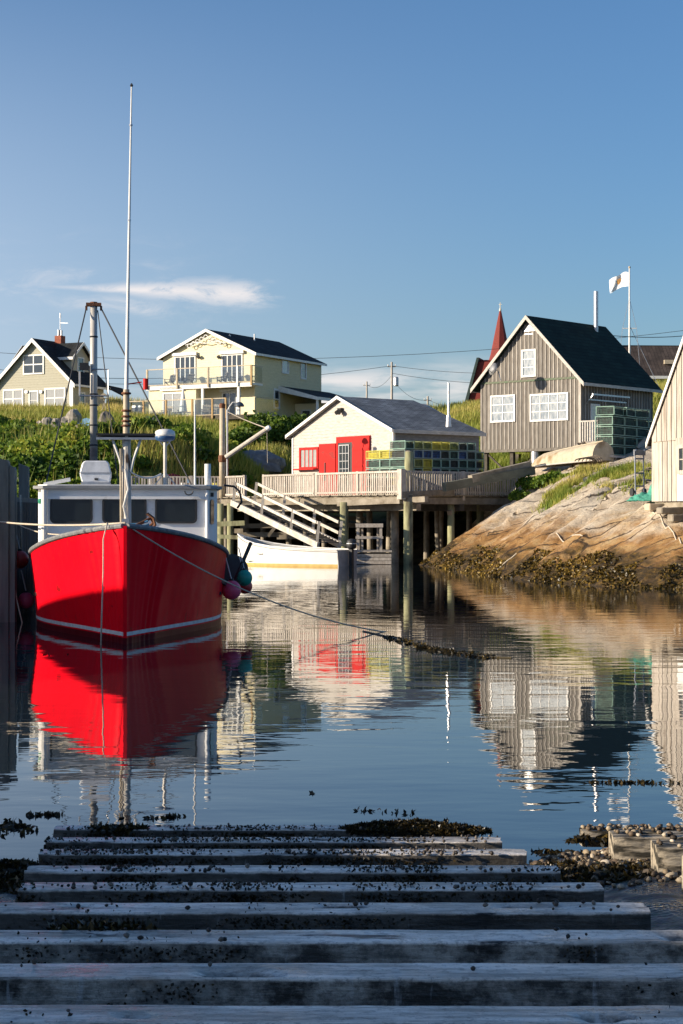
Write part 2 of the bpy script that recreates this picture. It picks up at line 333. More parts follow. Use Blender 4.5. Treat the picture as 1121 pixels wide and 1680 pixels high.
def rock_mat():
    m, n, l, b = new_mat('granite'); b.inputs['Roughness'].default_value = .85; b.inputs['Specular IOR Level'].default_value = .3
    t = n.new('ShaderNodeTexCoord'); ob = t.outputs['Object']
    def N(sc, det, rot=None, st=(1, 1, 1), ro=.6, dist=0.):
        mp = n.new('ShaderNodeMapping'); mp.inputs['Scale'].default_value = st
        if rot: mp.inputs['Rotation'].default_value = rot
        l.new(ob, mp.inputs[0]); z = n.new('ShaderNodeTexNoise'); z.inputs['Scale'].default_value = sc; z.inputs['Detail'].default_value = det; z.inputs['Roughness'].default_value = ro; z.inputs['Distortion'].default_value = dist
        l.new(mp.outputs[0], z.inputs['Vector']); return z.outputs[0]
    def R(x, *st):
        c = n.new('ShaderNodeValToRGB'); l.new(x, c.inputs[0]); e = c.color_ramp.elements
        e[0].position, e[0].color = st[0][0], st[0][1]+(1,); e[1].position, e[1].color = st[-1][0], st[-1][1]+(1,)
        for p_, c_ in st[1:-1]: q = e.new(p_); q.color = c_+(1,)
        return c.outputs[0]
    def MX(f, a, c):
        x = n.new('ShaderNodeMix'); x.data_type = 'RGBA'
        l.new(f, x.inputs[0]); (l.new(a, x.inputs[6]) if not isinstance(a, tuple) else setattr(x.inputs[6], 'default_value', a+(1,)))
        (l.new(c, x.inputs[7]) if not isinstance(c, tuple) else setattr(x.inputs[7], 'default_value', c+(1,))); return x.outputs[2]
    def MA(op, a, c):
        x = n.new('ShaderNodeMath'); x.operation = op
        for i, q in enumerate((a, c)):
            if isinstance(q, (int, float)): x.inputs[i].default_value = q
            else: l.new(q, x.inputs[i])
        return x.outputs[0]
    def SM(x, a, c):
        r = n.new('ShaderNodeMapRange'); r.interpolation_type = 'SMOOTHSTEP'; l.new(x, r.inputs[0]); r.inputs[1].default_value = a; r.inputs[2].default_value = c; return r.outputs[0]
    base = R(N(.9, 9), (.3, (.42, .33, .23)), (.5, (.62, .52, .39)), (.68, (.70, .61, .48)))
    ochre = R(N(1.6, 8), (.35, (.20, .095, .025)), (.5, (.37, .20, .07)), (.65, (.47, .31, .14)))
    weed = R(N(4.5, 9, ro=.75), (.36, (.012, .010, .006)), (.52, (.075, .045, .012)), (.66, (.26, .15, .03)))
    sp = n.new('ShaderNodeSeparateXYZ'); l.new(ob, sp.inputs[0])
    zz = MA('ADD', sp.outputs[2], MA('MULTIPLY', MA('SUBTRACT', N(.45, 6), .5), 2.6))
    streak = N(2.2, 6, rot=(0, 0, .5), st=(.25, 1.2, 1.2))
    z2 = MA('ADD', zz, MA('MULTIPLY', MA('SUBTRACT', streak, .5), 1.6))
    c = MX(SM(z2, 1.2, 2.4), ochre, base)
    c = MX(SM(z2, .55, 1.15), weed, c)
    # cracks
    vo = n.new('ShaderNodeTexVoronoi'); vo.feature = 'DISTANCE_TO_EDGE'; vo.inputs['Scale'].default_value = .42
    mp = n.new('ShaderNodeMapping'); mp.inputs['Scale'].default_value = (.34, 1.5, 1.1); mp.inputs['Rotation'].default_value = (0, 0, .62)
    wv = n.new('ShaderNodeVectorMath'); wv.operation = 'ADD'; nn = n.new('ShaderNodeTexNoise'); nn.inputs['Scale'].default_value = .8; nn.inputs['Detail'].default_value = 4; l.new(ob, nn.inputs['Vector'])
    l.new(ob, wv.inputs[0]); l.new(nn.outputs['Color'], wv.inputs[1]); l.new(wv.outputs[0], mp.inputs[0]); l.new(mp.outputs[0], vo.inputs['Vector'])
    crack = SM(vo.outputs['Distance'], .0, .024)
    c = MX(crack, (.055, .035, .02), c)
    dk = SM(N(1.3, 9, rot=(0, 0, .5), st=(.3, 1.6, 1), ro=.72), .54, .66)
    c = MX(MA('MULTIPLY', dk, .65), c, (.13, .08, .04))
    c = MX(MA('MULTIPLY', SM(N(22, 3, ro=.8), .50, .66), .35), c, (.10, .08, .06))
    l.new(c, b.inputs['Base Color'])
    bp = n.new('ShaderNodeBump'); bp.inputs['Strength'].default_value = .9; bp.inputs['Distance'].default_value = .12
    h = MA('ADD', MA('ADD', MA('MULTIPLY', N(2.5, 9, ro=.72), 1.4), MA('MULTIPLY', N(1.1, 8, rot=(0, 0, .62), st=(.25, 2.6, 1.5), ro=.7), 1.6)), MA('MULTIPLY', crack, .6)); l.new(h, bp.inputs['Height']); l.new(bp.outputs[0], b.inputs['Normal'])
    return m
M_ROCK = rock_mat()
def rdisp(X, Y):
    ca, sa = math.cos(.62), math.sin(.62); U = X*ca+Y*sa; V_ = -X*sa+Y*ca        # strata run diagonally up the slope
    r = 1-np.abs(2*fbm(U*.10+3, V_*.62+8, 4)-1)           # ridges
    led = np.floor(V_*.30+fbm(U*.12, V_*.2, 3)*2.2); fr = (V_*.30+fbm(U*.12, V_*.2, 3)*2.2)-led
    return (r-.75)*.85+(fr-.5)*.36+(fbm(X*1.6, Y*1.6, 4)-.47)*.26+(fbm(U*.8, V_*3.4, 3)-.43)*.13
def zrock(X, Y):
    Z = hgt(X, Y); k = np.clip(.35+Z*.35, .35, 1.0)
    low = np.clip(1-np.abs(Z-.4)/.9, 0, 1)*(fbm(X*3.3, Y*3.3, 3)-.4)*.55
    return Z+rdisp(X, Y)*k+low-(1-rockmask(X, Y))*3.0
rock = grid_mesh('granite_shore', np.arange(-1, 27, .16), np.arange(43, 103, .18), zrock, M_ROCK); tag(rock, kind='structure')

# ------------------------------------------------------------------ water
def water_mat():
    m, n, l, b = new_mat('harbour_water'); b.inputs['Base Color'].default_value = (.010, .017, .021, 1); b.inputs['Roughness'].default_value = .015; b.inputs['IOR'].default_value = 1.5
    b.inputs['Specular IOR Level'].default_value = .62
    t = n.new('ShaderNodeTexCoord'); ob = t.outputs['Object']
    def N(sc, st, det, ro=.5, dist=0.):
        mp = n.new('ShaderNodeMapping'); mp.inputs['Scale'].default_value = st; l.new(ob, mp.inputs[0])
        z = n.new('ShaderNodeTexNoise'); z.inputs['Scale'].default_value = sc; z.inputs['Detail'].default_value = det; z.inputs['Roughness'].default_value = ro; z.inputs['Distortion'].default_value = dist
        l.new(mp.outputs[0], z.inputs['Vector']); return z.outputs[0]
    def MA(op, a, c):
        x = n.new('ShaderNodeMath'); x.operation = op
        for i, q in enumerate((a, c)):
            if isinstance(q, (int, float)): x.inputs[i].default_value = q
            else: l.new(q, x.inputs[i])
        return x.outputs[0]
    patch = n.new('ShaderNodeMapRange'); patch.inputs[1].default_value = .35; patch.inputs[2].default_value = .7; patch.inputs[3].default_value = .35; patch.inputs[4].default_value = 1.25
    l.new(N(.11, (.5, 1.2, 1), 3), patch.inputs[0])
    h = MA('ADD', MA('MULTIPLY', N(1.15, (.55, 1.25, 1), 2, .45, .3), 1.0), MA('MULTIPLY', N(4.2, (.7, 1.3, 1), 2), .20))
    h = MA('MULTIPLY', h, patch.outputs[0])
    bp = n.new('ShaderNodeBump'); bp.inputs['Strength'].default_value = 1.0; bp.inputs['Distance'].default_value = WATER_BUMP; l.new(h, bp.inputs['Height']); l.new(bp.outputs[0], b.inputs['Normal'])
    return m
WATER_BUMP = .0068
wat = MB().add([(-6000, -200, 0), (6000, -200, 0), (6000, 6000, 0), (-6000, 6000, 0)], [(0, 1, 2, 3)]).build('water', water_mat()); tag(wat, kind='structure')
# ------------------------------------------------------------------ materials
M_WHITE = mat('white_paint', (.74,.72,.68), (.62,.60,.56), rough=.55, scale=3, bump=.1)
M_TRIM = mat('white_trim', (.80,.79,.76), (.70,.68,.64), rough=.5, scale=6)
M_WHITEWOOD = mat('old_white_boards', (.60,.56,.51), (.42,.385,.34), rough=.85, scale=3, stretch=(1,1,6), c3=(.38,.33,.28), c3lo=.62, c3hi=.8, bump=.3, rand=.07)
M_GREYWOOD = mat('weathered_grey_boards', (.21,.19,.165), (.12,.105,.09), rough=.9, scale=5, stretch=(3,3,.35), bump=.4, c3=(.12,.09,.075), c3scale=2, c3lo=.58, c3hi=.75)
M_BATTEN = mat('weathered_batten', (.42,.39,.35), (.26,.23,.20), rough=.9, scale=5, stretch=(3,3,.35), bump=.4, rand=.24)
M_PICKET = mat('silver_grey_picket', (.52,.47,.41), (.36,.31,.26), rough=.85, scale=5, stretch=(2,2,.5), rand=.14, bump=.2)
M_TIMBER = mat('wharf_timber', (.33,.29,.23), (.17,.14,.10), rough=.9, scale=3, stretch=(.6,.6,.6), bump=.4, rand=.15)
M_TIMBERD = mat('dark_wharf_timber', (.10,.085,.065), (.045,.038,.03), rough=.9, scale=3, bump=.4, rand=.2)
M_RAMP = mat('pale_ramp_wood', (.62,.57,.50), (.42,.37,.31), rough=.8, scale=3, bump=.2, rand=.1)
M_DECKDK = mat('tarred_ramp_boards', (.10,.10,.10), (.05,.05,.05), rough=.85, scale=5, bump=.3, rand=.25)
M_PILE = mat('treated_pile', (.36,.36,.20), (.22,.21,.11), rough=.85, scale=3, stretch=(2,2,.5), c3=(.10,.08,.045), c3scale=1.6, c3lo=.5, c3hi=.7, bump=.3)
M_SHINGLE_BK = shingle_mat('dark_shingles', (.030,.033,.035), (.018,.020,.021), (.006,.006,.007), .3, .9)
M_SHINGLE_GN = shingle_mat('dark_green_shingles', (.017,.036,.027), (.011,.024,.019), (.005,.009,.008), .22, .8)
M_SHINGLE_GY = shingle_mat('grey_asphalt_shingles', (.32,.32,.31), (.20,.20,.20), (.07,.07,.07), .17, .5)
M_SHINGLE_BR = shingle_mat('brown_roof_shingles', (.085,.065,.055), (.055,.042,.036), (.02,.016,.014), .3, 1.1)
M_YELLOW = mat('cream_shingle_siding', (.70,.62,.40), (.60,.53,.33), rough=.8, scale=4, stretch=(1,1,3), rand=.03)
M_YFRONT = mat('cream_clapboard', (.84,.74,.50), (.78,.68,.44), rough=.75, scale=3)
M_SAGE = mat('sage_grey_siding', (.44,.42,.33), (.38,.36,.28), rough=.8, scale=4, stretch=(1,1,4))
M_GLASS = mat('window_glass', (.03,.04,.05), (.05,.06,.07), rough=.06, scale=2, spec=1.0, coat=.5)
M_GLASSL = mat('curtained_glass', (.30,.30,.29), (.44,.44,.43), rough=.12, scale=5, stretch=(6,6,1), spec=.8, coat=.6)
M_CURTAIN = mat('bright_curtained_glass', (.14,.18,.22), (.40,.42,.43), rough=.15, scale=2.5, stretch=(3,3,1), spec=.8, coat=.5)
M_RED = mat('bright_red_paint', (.58,.012,.008), (.44,.010,.008), rough=.6, scale=4, bump=.15, spec=.2, c3=(.30,.02,.015), c3lo=.62)
M_CHURCH = mat('church_red_boards', (.22,.028,.018), (.16,.02,.014), rough=.8, scale=5, stretch=(1,1,5))
M_BRICK = mat('chimney_brick', (.36,.11,.06), (.22,.07,.045), rough=.9, scale=9, bump=.3)
M_METAL = mat('galvanised_metal', (.55,.55,.56), (.40,.40,.42), rough=.38, scale=6, metal=.75, rvar=.1)
M_STEELP = mat('painted_pole_steel', (.62,.60,.56), (.45,.42,.38), rough=.45, scale=3, stretch=(1,1,.4), c3=(.20,.10,.05), c3scale=2.2, c3lo=.62, c3hi=.72, metal=.2)
M_RUST = mat('rusty_iron', (.22,.085,.035), (.10,.04,.02), rough=.85, scale=12, bump=.4)
M_BLACK = mat('black_rubber', (.018,.018,.02), (.03,.03,.032), rough=.55, scale=6)
M_CABLE = mat('dark_cable', (.035,.035,.038), rough=.6)
M_POLEWOOD = mat('utility_pole_wood', (.30,.24,.18), (.20,.16,.12), rough=.9, scale=4, stretch=(2,2,.3))
M_TURQ = mat('turquoise_panel', (.22,.55,.42), (.16,.44,.34), rough=.6, scale=3)
M_POSTWOOD = mat('honey_wood_post', (.42,.27,.11), (.32,.20,.08), rough=.7, scale=5, stretch=(2,2,.4))
M_TAN = mat('tan_rail_wood', (.55,.46,.33), (.42,.34,.24), rough=.7, scale=5)
def glass_mat():
    m, n, l, b = new_mat('clear_panel_glass'); n.remove(b); o = n['Material Output']
    g = n.new('ShaderNodeBsdfGlossy'); g.inputs['Roughness'].default_value = .03; tr = n.new('ShaderNodeBsdfTransparent'); tr.inputs[0].default_value = (.90, .93, .93, 1)
    mx = n.new('ShaderNodeMixShader'); mx.inputs[0].default_value = .10; l.new(tr.outputs[0], mx.inputs[1]); l.new(g.outputs[0], mx.inputs[2]); l.new(mx.outputs[0], o.inputs[0]); return m
M_CLEAR = glass_mat()

# ------------------------------------------------------------------ house parts, in the house's own frame: x along the front, y back into the house, z up
# side frames: front at y=0 facing -y ; right side at x=w facing +x
def win(parent, x0, x1, z0, z1, nx=2, nz=2, glass=None, side='front', off=0., fw=.09, fm=None, name='window', mun=.035):
    fm = fm or M_TRIM; glass = glass or M_GLASS
    def T(a, d, z):      # a along wall, d outwards, z
        return (a, off-d, z) if side == 'front' else (off+d, a, z)
    def bx(mb, a0, a1, d0, d1, c0, c1):
        p = T(a0, d0, c0); q = T(a1, d1, c1); mb.b(p[0], q[0], p[1], q[1], c0, c1)
    f = MB()
    bx(f, x0-fw, x0, -.02, .06, z0-fw, z1+fw); bx(f, x1, x1+fw, -.02, .06, z0-fw, z1+fw)
    bx(f, x0, x1, -.02, .06, z1, z1+fw); bx(f, x0, x1, -.02, .085, z0-fw, z0)
    fr = f.build(name, fm, parent)
    for i in range(nx):
        for j in range(nz):
            a0 = x0+(x1-x0)*i/nx+(mun/2 if i else 0); a1 = x0+(x1-x0)*(i+1)/nx-(mun/2 if i < nx-1 else 0)
            c0 = z0+(z1-z0)*j/nz+(mun/2 if j else 0); c1 = z0+(z1-z0)*(j+1)/nz-(mun/2 if j < nz-1 else 0)
            g = MB(); bx(g, a0, a1, -.01, .012, c0, c1); g.build('pane', glass, fr)
    mm = MB()
    for i in range(1, nx): a = x0+(x1-x0)*i/nx; bx(mm, a-mun/2, a+mun/2, 0, .04, z0, z1)
    for j in range(1, nz): c = z0+(z1-z0)*j/nz; bx(mm, x0, x1, 0, .036, c-mun/2, c+mun/2)
    if mm.v: mm.build('glazing_bar', fm, fr)
    return fr
def gable_wall(parent, w, L, z0, ze, zp, m, name='wall'):
    mb = MB(); mb.prism([(0, 0, z0), (w, 0, z0), (w, 0, ze), (w/2, 0, zp), (0, 0, ze)], (0, L, 0)); return mb.build(name, m, parent)
def gable_roof(parent, w, L, ze, zp, m, ov=.3, ovs=.3, th=.14, trim=None, tw=.2, x0=0., y0=0.):
    sl_ = (zp-ze)/(w/2); r = []
    for s in (-1, 1):
        xe = w/2+s*(w/2+ovs); zed = ze-sl_*ovs
        pts = [(x0+w/2, y0-ov, zp+.02), (x0+xe, y0-ov, zed+.02), (x0+xe, y0-ov, zed+.02+th), (x0+w/2, y0-ov, zp+.02+th)]
        r.append(MB().prism(pts, (0, L+2*ov, 0)).build('roof', m, parent))
        if trim:
            k = math.hypot(1, sl_); dz = tw*k
            pts = [(x0+w/2, y0-ov-.035, zp+.02+th+.02), (x0+xe+s*.02, y0-ov-.035, zed+.02+th+.02), (x0+xe+s*.02, y0-ov-.035, zed+.02+th+.02-dz), (x0+w/2, y0-ov-.035, zp+.02+th+.02-dz)]
            MB().prism(pts, (0, .035-.003, 0)).build('fascia', trim, r[-1])
            e = MB(); xx = x0+xe+s*.003; e.b(xx, xx+s*.03, y0-ov, y0+L+ov, zed+th-.16, zed+th+.02); e.build('eave_board', trim, r[-1])
    return r
def clap(parent, w, L, z0, ze, zp, m, pitch=.2, side='front', name='clapboards', off=0., proud=.022, cut=None):
    """overlapping lapped boards as one joined piece of real relief"""
    mb = MB(); z = z0
    top = zp if side == 'front' else ze
    while z < top-.02:
        z1 = min(z+pitch, top)
        if side == 'front':
            def ext(q): return (0, w) if q <= ze else ((w/2)*(q-ze)/(zp-ze), w-(w/2)*(q-ze)/(zp-ze))
            a0, b0 = ext(z); a1, b1 = ext(z1)
            mb.add([(a0, off-proud, z), (b0, off-proud, z), (b1, off-.004, z1), (a1, off-.004, z1), (a0, off, z), (b0, off, z)], [(0, 1, 2, 3), (4, 5, 1, 0)])
        else:
            mb.add([(off+proud, 0, z), (off+proud, L, z), (off+.004, L, z1), (off+.004, 0, z1), (off, 0, z), (off, L, z)], [(0, 1, 2, 3), (4, 5, 1, 0)])
        z += pitch
    o = mb.build(name, m, parent, fix=False); o['kind'] = 'stuff'; return o
def hroot(name, label, cat, corner, d, group=None):
    """root at the LEFT front corner so that local +x runs along the front towards the right"""
    return thing(name, label, cat, corner, math.atan2(d[1], d[0]), group)

# ================================================================== white shack on the wharf
w = 8.85; dS = Vector((.62, -.785, 0)).normalized(); right = Vector((2.73, 93.0, 3.16)); left = right-dS*w
sh = hroot('fish_shack', 'low white clapboard shack with bright red doors and grey hipped roof on the wharf', 'shack', left, dS)
ze, zp, L = 3.55, 5.42, 6.1
gable_wall(sh, w, L, .0, ze, zp, M_WHITEWOOD)
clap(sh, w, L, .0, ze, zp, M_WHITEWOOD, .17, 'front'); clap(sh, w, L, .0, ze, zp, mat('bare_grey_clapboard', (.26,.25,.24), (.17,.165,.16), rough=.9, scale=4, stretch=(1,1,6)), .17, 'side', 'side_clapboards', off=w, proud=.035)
sl_ = (zp-ze)/(w/2); ov = .28
for s in (-1, 1):
    xe = w/2+s*(w/2+ov); zed = ze-sl_*ov
    MB().prism([(w/2, -ov, zp+.03), (xe, -ov, zed+.03), (xe, L+ov, zed+.03), (w/2, L-.9, zp+.03)], (0, 0, .13)).build('roof', M_SHINGLE_GY, sh)
    k = .17
    MB().prism([(w/2, -ov-.05, zp+.19), (xe, -ov-.05, zed+.19), (xe, -ov-.05, zed+.02), (w/2, -ov-.05, zp+.02)], (0, .045, 0)).build('fascia', M_TRIM, sh)
    e = MB(); e.b(xe+s*.003, xe+s*.035, -ov, L+ov, zed-.02, zed+.17); e.build('eave_board', M_WHITEWOOD, sh)
MB().prism([(w/2, L-.9, zp+.16), (-ov, L+ov, ze-sl_*ov+.16), (w+ov, L+ov, ze-sl_*ov+.16)], (0, .01, -.12)).build('hip_roof', M_SHINGLE_GY, sh)
c = MB(); c.b(w-.02, w+.035, -.05, .10, 0, ze-.02); c.build('corner_board', M_TRIM, sh)
c = MB(); c.b(-.03, .10, -.05, 0, 0, ze-.06); c.build('corner_board', M_TRIM, sh)
def fx(px, Y=None):        # pixel column -> distance along a front wall of root frame
    pass
def along(px, origin, d):  # where does the sight column px meet the line origin+d*t
    k = (px-HX)/F; return (k*origin.y-origin.x)/(d.x-k*d.y)
def S_(px): return along(px, left, dS)
def zat(py, px, origin, d): t = along(px, origin, d); q = origin+d*t; return CZ-(py-HY)/F*q.y-origin.z
# red doors and window
zt = zat(727, 560, left, dS); 
a, b_ = S_(526), S_(553)
dr = MB(); dr.b(a, b_, -.12, -.05, .1, zt); dr = dr.build('door', M_RED, sh); dr['label'] = 'red door leaf folded open on the left'
q = MB(); q.b(a+.55, a+.62, -.16, -.12, 1.0, 2.0); q.build('handle', M_BLACK, dr)
q = MB(); q.b(S_(553), S_(609), -.06, -.028, zt+.02, zt+.34); q.build('door_header', M_RED, sh)
q = MB(); q.b(S_(553), S_(556), -.07, -.028, .1, zt+.02); q.build('door_jamb', M_RED, sh)
q = MB(); q.b(S_(581), S_(609), -.14, -.07, .1, zt+.30); d2 = q.build('door', M_RED, sh); d2['label'] = 'wide red door leaf slid open to the right'
for zz in (.8, 1.7, 2.6): q = MB(); q.b(S_(582), S_(608), -.16, -.14, zz, zz+.12); q.build('ledge', M_RED, d2)
q = MB(); q.b(S_(556), S_(581), -.045, -.028, .1, zt); q.build('dark_doorway', M_BLACK, sh)
win(sh, S_(559), S_(574), 1.2, zt-.15, 3, 4, M_GLASS, 'front', -.045, fw=.05, fm=M_METAL, name='inner_door_window', mun=.03)
z0w, z1w = zat(766, 508, left, dS), zat(738, 508, left, dS)
win(sh, S_(495), S_(521), z0w, z1w, 4, 1, M_GLASSL, 'front', -.024, fw=.14, fm=M_RED, mun=.05)
q = MB(); q.b(S_(490), S_(524), -.42, -.10, z0w-.17, z0w-.10); q.build('window_shelf', M_RED, sh)
lampb = MB(); yy = zat(672, 560, left, dS); lampb.box((w/2+.05, -.12, yy), (.3, .18, .16)); lampb.tube((w/2, -.15, yy-.05), (w/2+.1, -.42, yy-.2), .09, .12); lampb.tube((w/2+.12, -.15, yy-.05), (w/2+.28, -.4, yy-.2), .09, .12)
lampb.build('floodlight', M_BLACK, sh)
p = P(736, 685, 94.5); q = MB(); q.tube(p, p+Vector((0, 0, 1.85)), .07); q.tube(p+Vector((0, 0, -.5)), p+Vector((0, 0, .12)), .16, .11); q.build('stove_pipe', M_METAL, sh, world=True)

# ================================================================== grey board-and-batten house
w = 7.29; dG = Vector((.74, -.67, 0)).normalized(); right = Vector((13.8, 102.0, 6.2)); left = right-dG*w; ze, zp, L = 4.0, 7.7, 7.7
gh = hroot('board_and_batten_house', 'tall weathered grey wooden house on stilts with dark green roof and white curtained windows', 'house', left, dG)
gable_wall(gh, w, L, 0, ze, zp, M_GREYWOOD)
gable_roof(gh, w, L, ze, zp, M_SHINGLE_GN, ov=.35, ovs=.45, th=.13, trim=M_WHITEWOOD, tw=.18)
pit = .295; n_ = int(w/pit)
openings = []
def G_(px): return along(px, left, dG)
def gz(py, px): return zat(py, px, left, dG)
W1 = (G_(808), G_(844), gz(690, 826), gz(651, 826)); W2 = (G_(873), G_(931), gz(688, 902), gz(648, 902)); W3 = (G_(859), G_(878), gz(616, 868), gz(576, 868))
for W_ in (W1, W2, W3): openings.append((W_[0]-.12, W_[1]+.12, W_[2]-.12, W_[3]+.12))
batmesh = {}
def batten(x, z0, z1, side='front', par=gh, m=M_BATTEN):
    if z1-z0 < .12: return
    mb = MB(); h = z1-z0; mb.b(-.035, .035, -.04, 0, 0, h)
    o = mb.build('batten', m, par); 
    if side == 'front': o.location = (x, 0, z0)
    else: o.location = (w, x, z0); o.rotation_euler = (0, 0, math.radians(90))
zmid = 4.02
for i in range(n_+1):
    x = .1+i*(w-.2)/n_; top = ze+(zp-ze)*(1-abs(x-w/2)/(w/2))-.05
    segs = [(0.0, zmid-.05), (zmid+.07, top)]
    for o_ in openings:
        if o_[0] < x < o_[1]:
            ns = []
            for s0, s1 in segs:
                if o_[2] > s0 and o_[2] < s1: ns.append((s0, o_[2]))
                if o_[3] > s0 and o_[3] < s1: ns.append((o_[3], s1))
                if o_[3] <= s0 or o_[2] >= s1: ns.append((s0, s1))
            segs = ns
    for s0, s1 in segs: batten(x, s0+random.uniform(0, .03), s1)
q = MB(); q.b(.02, w-.02, -.06, -.001, zmid-.05, zmid+.06); q.build('belt_board', mat('green_stained_board', (.07,.12,.06), (.12,.12,.08), scale=5), gh)
for i in range(25):
    y = .15+i*.3
    if y > L-.1: break
    z0s = 0 if not (1.0 < y < 1.9 or 2.75 < y < 3.7) else 2.75
    batten(y, z0s, ze-.15, 'side')
for W_, nx, nz in ((W1, 2, 3), (W2, 4, 3), (W3, 1, 3)): win(gh, *W_, nx, nz, M_CURTAIN, 'front', -.03, fw=.10, mun=.045)
q = MB(); q.b(.05, w-.05, -.03, .0, -.16, 0); q.b(w, w+.03, .0, L, -.16, 0); q.build('sill_board', M_GREYWOOD, gh)
q = MB(); q.b(w-.12, w+.045, -.045, -.001, 0, ze-.03); q.build('corner_board', M_BATTEN, gh)
win(gh, 1.05, 1.8, .25, 2.45, 1, 1, M_GLASSL, 'side', w+.02, fw=.10, name='side_door')
win(gh, 2.9, 3.6, 1.0, 2.4, 2, 3, M_GLASS, 'side', w+.02, fw=.10)
q = MB()
for yy in (.5, 4.2): q.bar((w+.05, yy, 2.5), (w+.55, yy, 3.05), .06, .06)
q.bar((w+.55, .4, 3.05), (w+.55, 4.3, 3.05), .05, .09); q.bar((w+.3, .4, 2.75), (w+.3, 4.3, 2.75), .05, .07); q.build('awning_frame', M_METAL, gh)
q = MB(); q.b(w/2-.28, w/2+.28, -.06, -.01, zp-.95, zp-.9); q.prism([(w/2-.42, -.05, zp-.75), (w/2+.42, -.05, zp-.75), (w/2, -.05, zp-.35)], (0, .03, 0)); q.build('gable_vent', M_METAL, gh)
q = MB(); q.b(w+.04, w+.3, 5.0, 5.5, 1.35, 1.95); q.build('meter_box', M_TRIM, gh)
p = P(978, 538, 109.0); q = MB(); q.tube(p-Vector((0, 0, 1.5)), p+Vector((0, 0, 2.25)), .14); q.build('flue_pipe', M_METAL, gh, world=True)
for (xx, yy) in ((.25, .3), (2.2, .3), (3.9, .3), (w-.3, .3), (.25, 3.5), (3.6, 3.5), (w-.3, 3.5), (.3, 7.2), (w-.3, 7.2)):
    q = MB(); q.box((xx, yy, -1.1), (.24, .24, 1.9)) if xx != 3.9 else q.tube((xx, yy, -2.0), (xx, yy, -.16), .3, .3, 14); q.build('stilt', M_TIMBERD if xx != 3.9 else M_METAL, gh)
q = MB(); q.bar((.3, .3, -.2), (2.2, .3, -1.7), .08, .1); q.bar((2.2, .35, -1.7), (3.9, .35, -.3), .08, .1); q.build('brace', M_TIMBERD, gh)
# porch
pr = thing('porch', 'small porch with white pickets on the right side of the grey house', 'porch', (left+dG*w), math.atan2(dG.y, dG.x))
gz_ = Vector((-dG.y, dG.x, 0))
q = MB(); q.b(.06, 1.5, -.2, 2.2, -.12, .06); q.build('deck', M_WHITEWOOD, pr)
pk = MB(); pk.b(-.04, .04, -.015, .015, 0, 1.35); pk0 = pk.build('picket', M_WHITEWOOD, pr); pk0.location = (.12, -.22, .1)
for i in range(1, 9): shareobj('picket', pk0.data, pr, (.12+i*.17, -.22, .1))
q = MB(); q.b(.04, 1.56, -.26, -.18, 1.42, 1.50); q.b(.04, 1.56, -.262, -.2, -.14, .14); q.build('rail', M_WHITEWOOD, pr)

# ================================================================== cream two-storey house
w = 8.65; dY = Vector((.88, -.47, 0)).normalized(); right = Vector((-6.9, 140.0, 9.6)); left = right-dY*w; ze, zp, L = 5.55, 7.5, 11.0
yh = hroot('cream_house', 'cream two-storey house with gable scrollwork, black roof and balconies above the harbour', 'house', left, dY)
def Y_(px): return along(px, left, dY)
def yz(py, px): return zat(py, px, left, dY)
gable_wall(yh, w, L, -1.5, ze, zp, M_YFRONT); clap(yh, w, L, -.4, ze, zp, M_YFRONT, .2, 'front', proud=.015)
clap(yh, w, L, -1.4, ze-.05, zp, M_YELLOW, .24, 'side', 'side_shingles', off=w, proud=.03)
gable_roof(yh, w, L, ze, zp, M_SHINGLE_BK, ov=.35, ovs=.35, th=.14, trim=M_TRIM, tw=.22)
ydoors = [(289, 320, 626, 587, 4), (366, 397, 626, 584, 4), (268, 297, 684, 645, 2), (367, 388, 690, 646, 2)]
for k, (a, c, y0_, y1_, nx) in enumerate(ydoors):
    x0_, x1_ = Y_(a), Y_(c)
    fr = win(yh, x0_, x1_, yz(y0_, a), yz(y1_, a), nx, 1, M_GLASS if k != 0 else M_GLASS, 'front', -.02, fw=.1, name='sliding_door', mun=.08)
    q = MB(); q.b(x0_-.25, x1_+.25, -.22, -.02, yz(y1_, a)+.12, yz(y1_, a)+.36); q.build('awning_box', M_TRIM, yh)
for a in (328, 361, 306): 
    q = MB(); q.tube((Y_(a), -.1, yz(588 if a != 306 else 648, a)), (Y_(a), -.25, yz(588 if a != 306 else 648, a)+.15), .1, .16, 8); q.build('wall_lamp', M_BLACK, yh)
# scrollwork in the gable
q = MB()
for i in range(9):
    t = -1.55+i*.39; h = zp-.35-abs(t)*.42
    pts = [(w/2+t+.18*math.cos(a_), -.38, h-.12+.16*math.sin(a_)) for a_ in [k_*.7 for k_ in range(10)]]
    q.path(pts, .035, 5)
q.path([(w/2-1.9, -.38, zp-1.05), (w/2-.9, -.38, zp-.85), (w/2, -.38, zp-1.0), (w/2+.9, -.38, zp-.85), (w/2+1.9, -.38, zp-1.05)], .04, 5); q.build('gable_scrollwork', M_TRIM, yh)
q = MB(); q.b(w-.1, w+.05, -.04, -.001, -1.3, ze-.05); q.build('corner_board', M_YFRONT, yh)
q = MB(); q.tube((w*.62, 5.5, zp-.6), (w*.62, 5.5, zp+.25), .06); q.build('roof_vent', M_METAL, yh)
q = MB(); q.tube((w*.6, 1.9, zp-.7), (w*.6, 1.9, zp-.15), .09); q.build('roof_vent', M_METAL, yh)
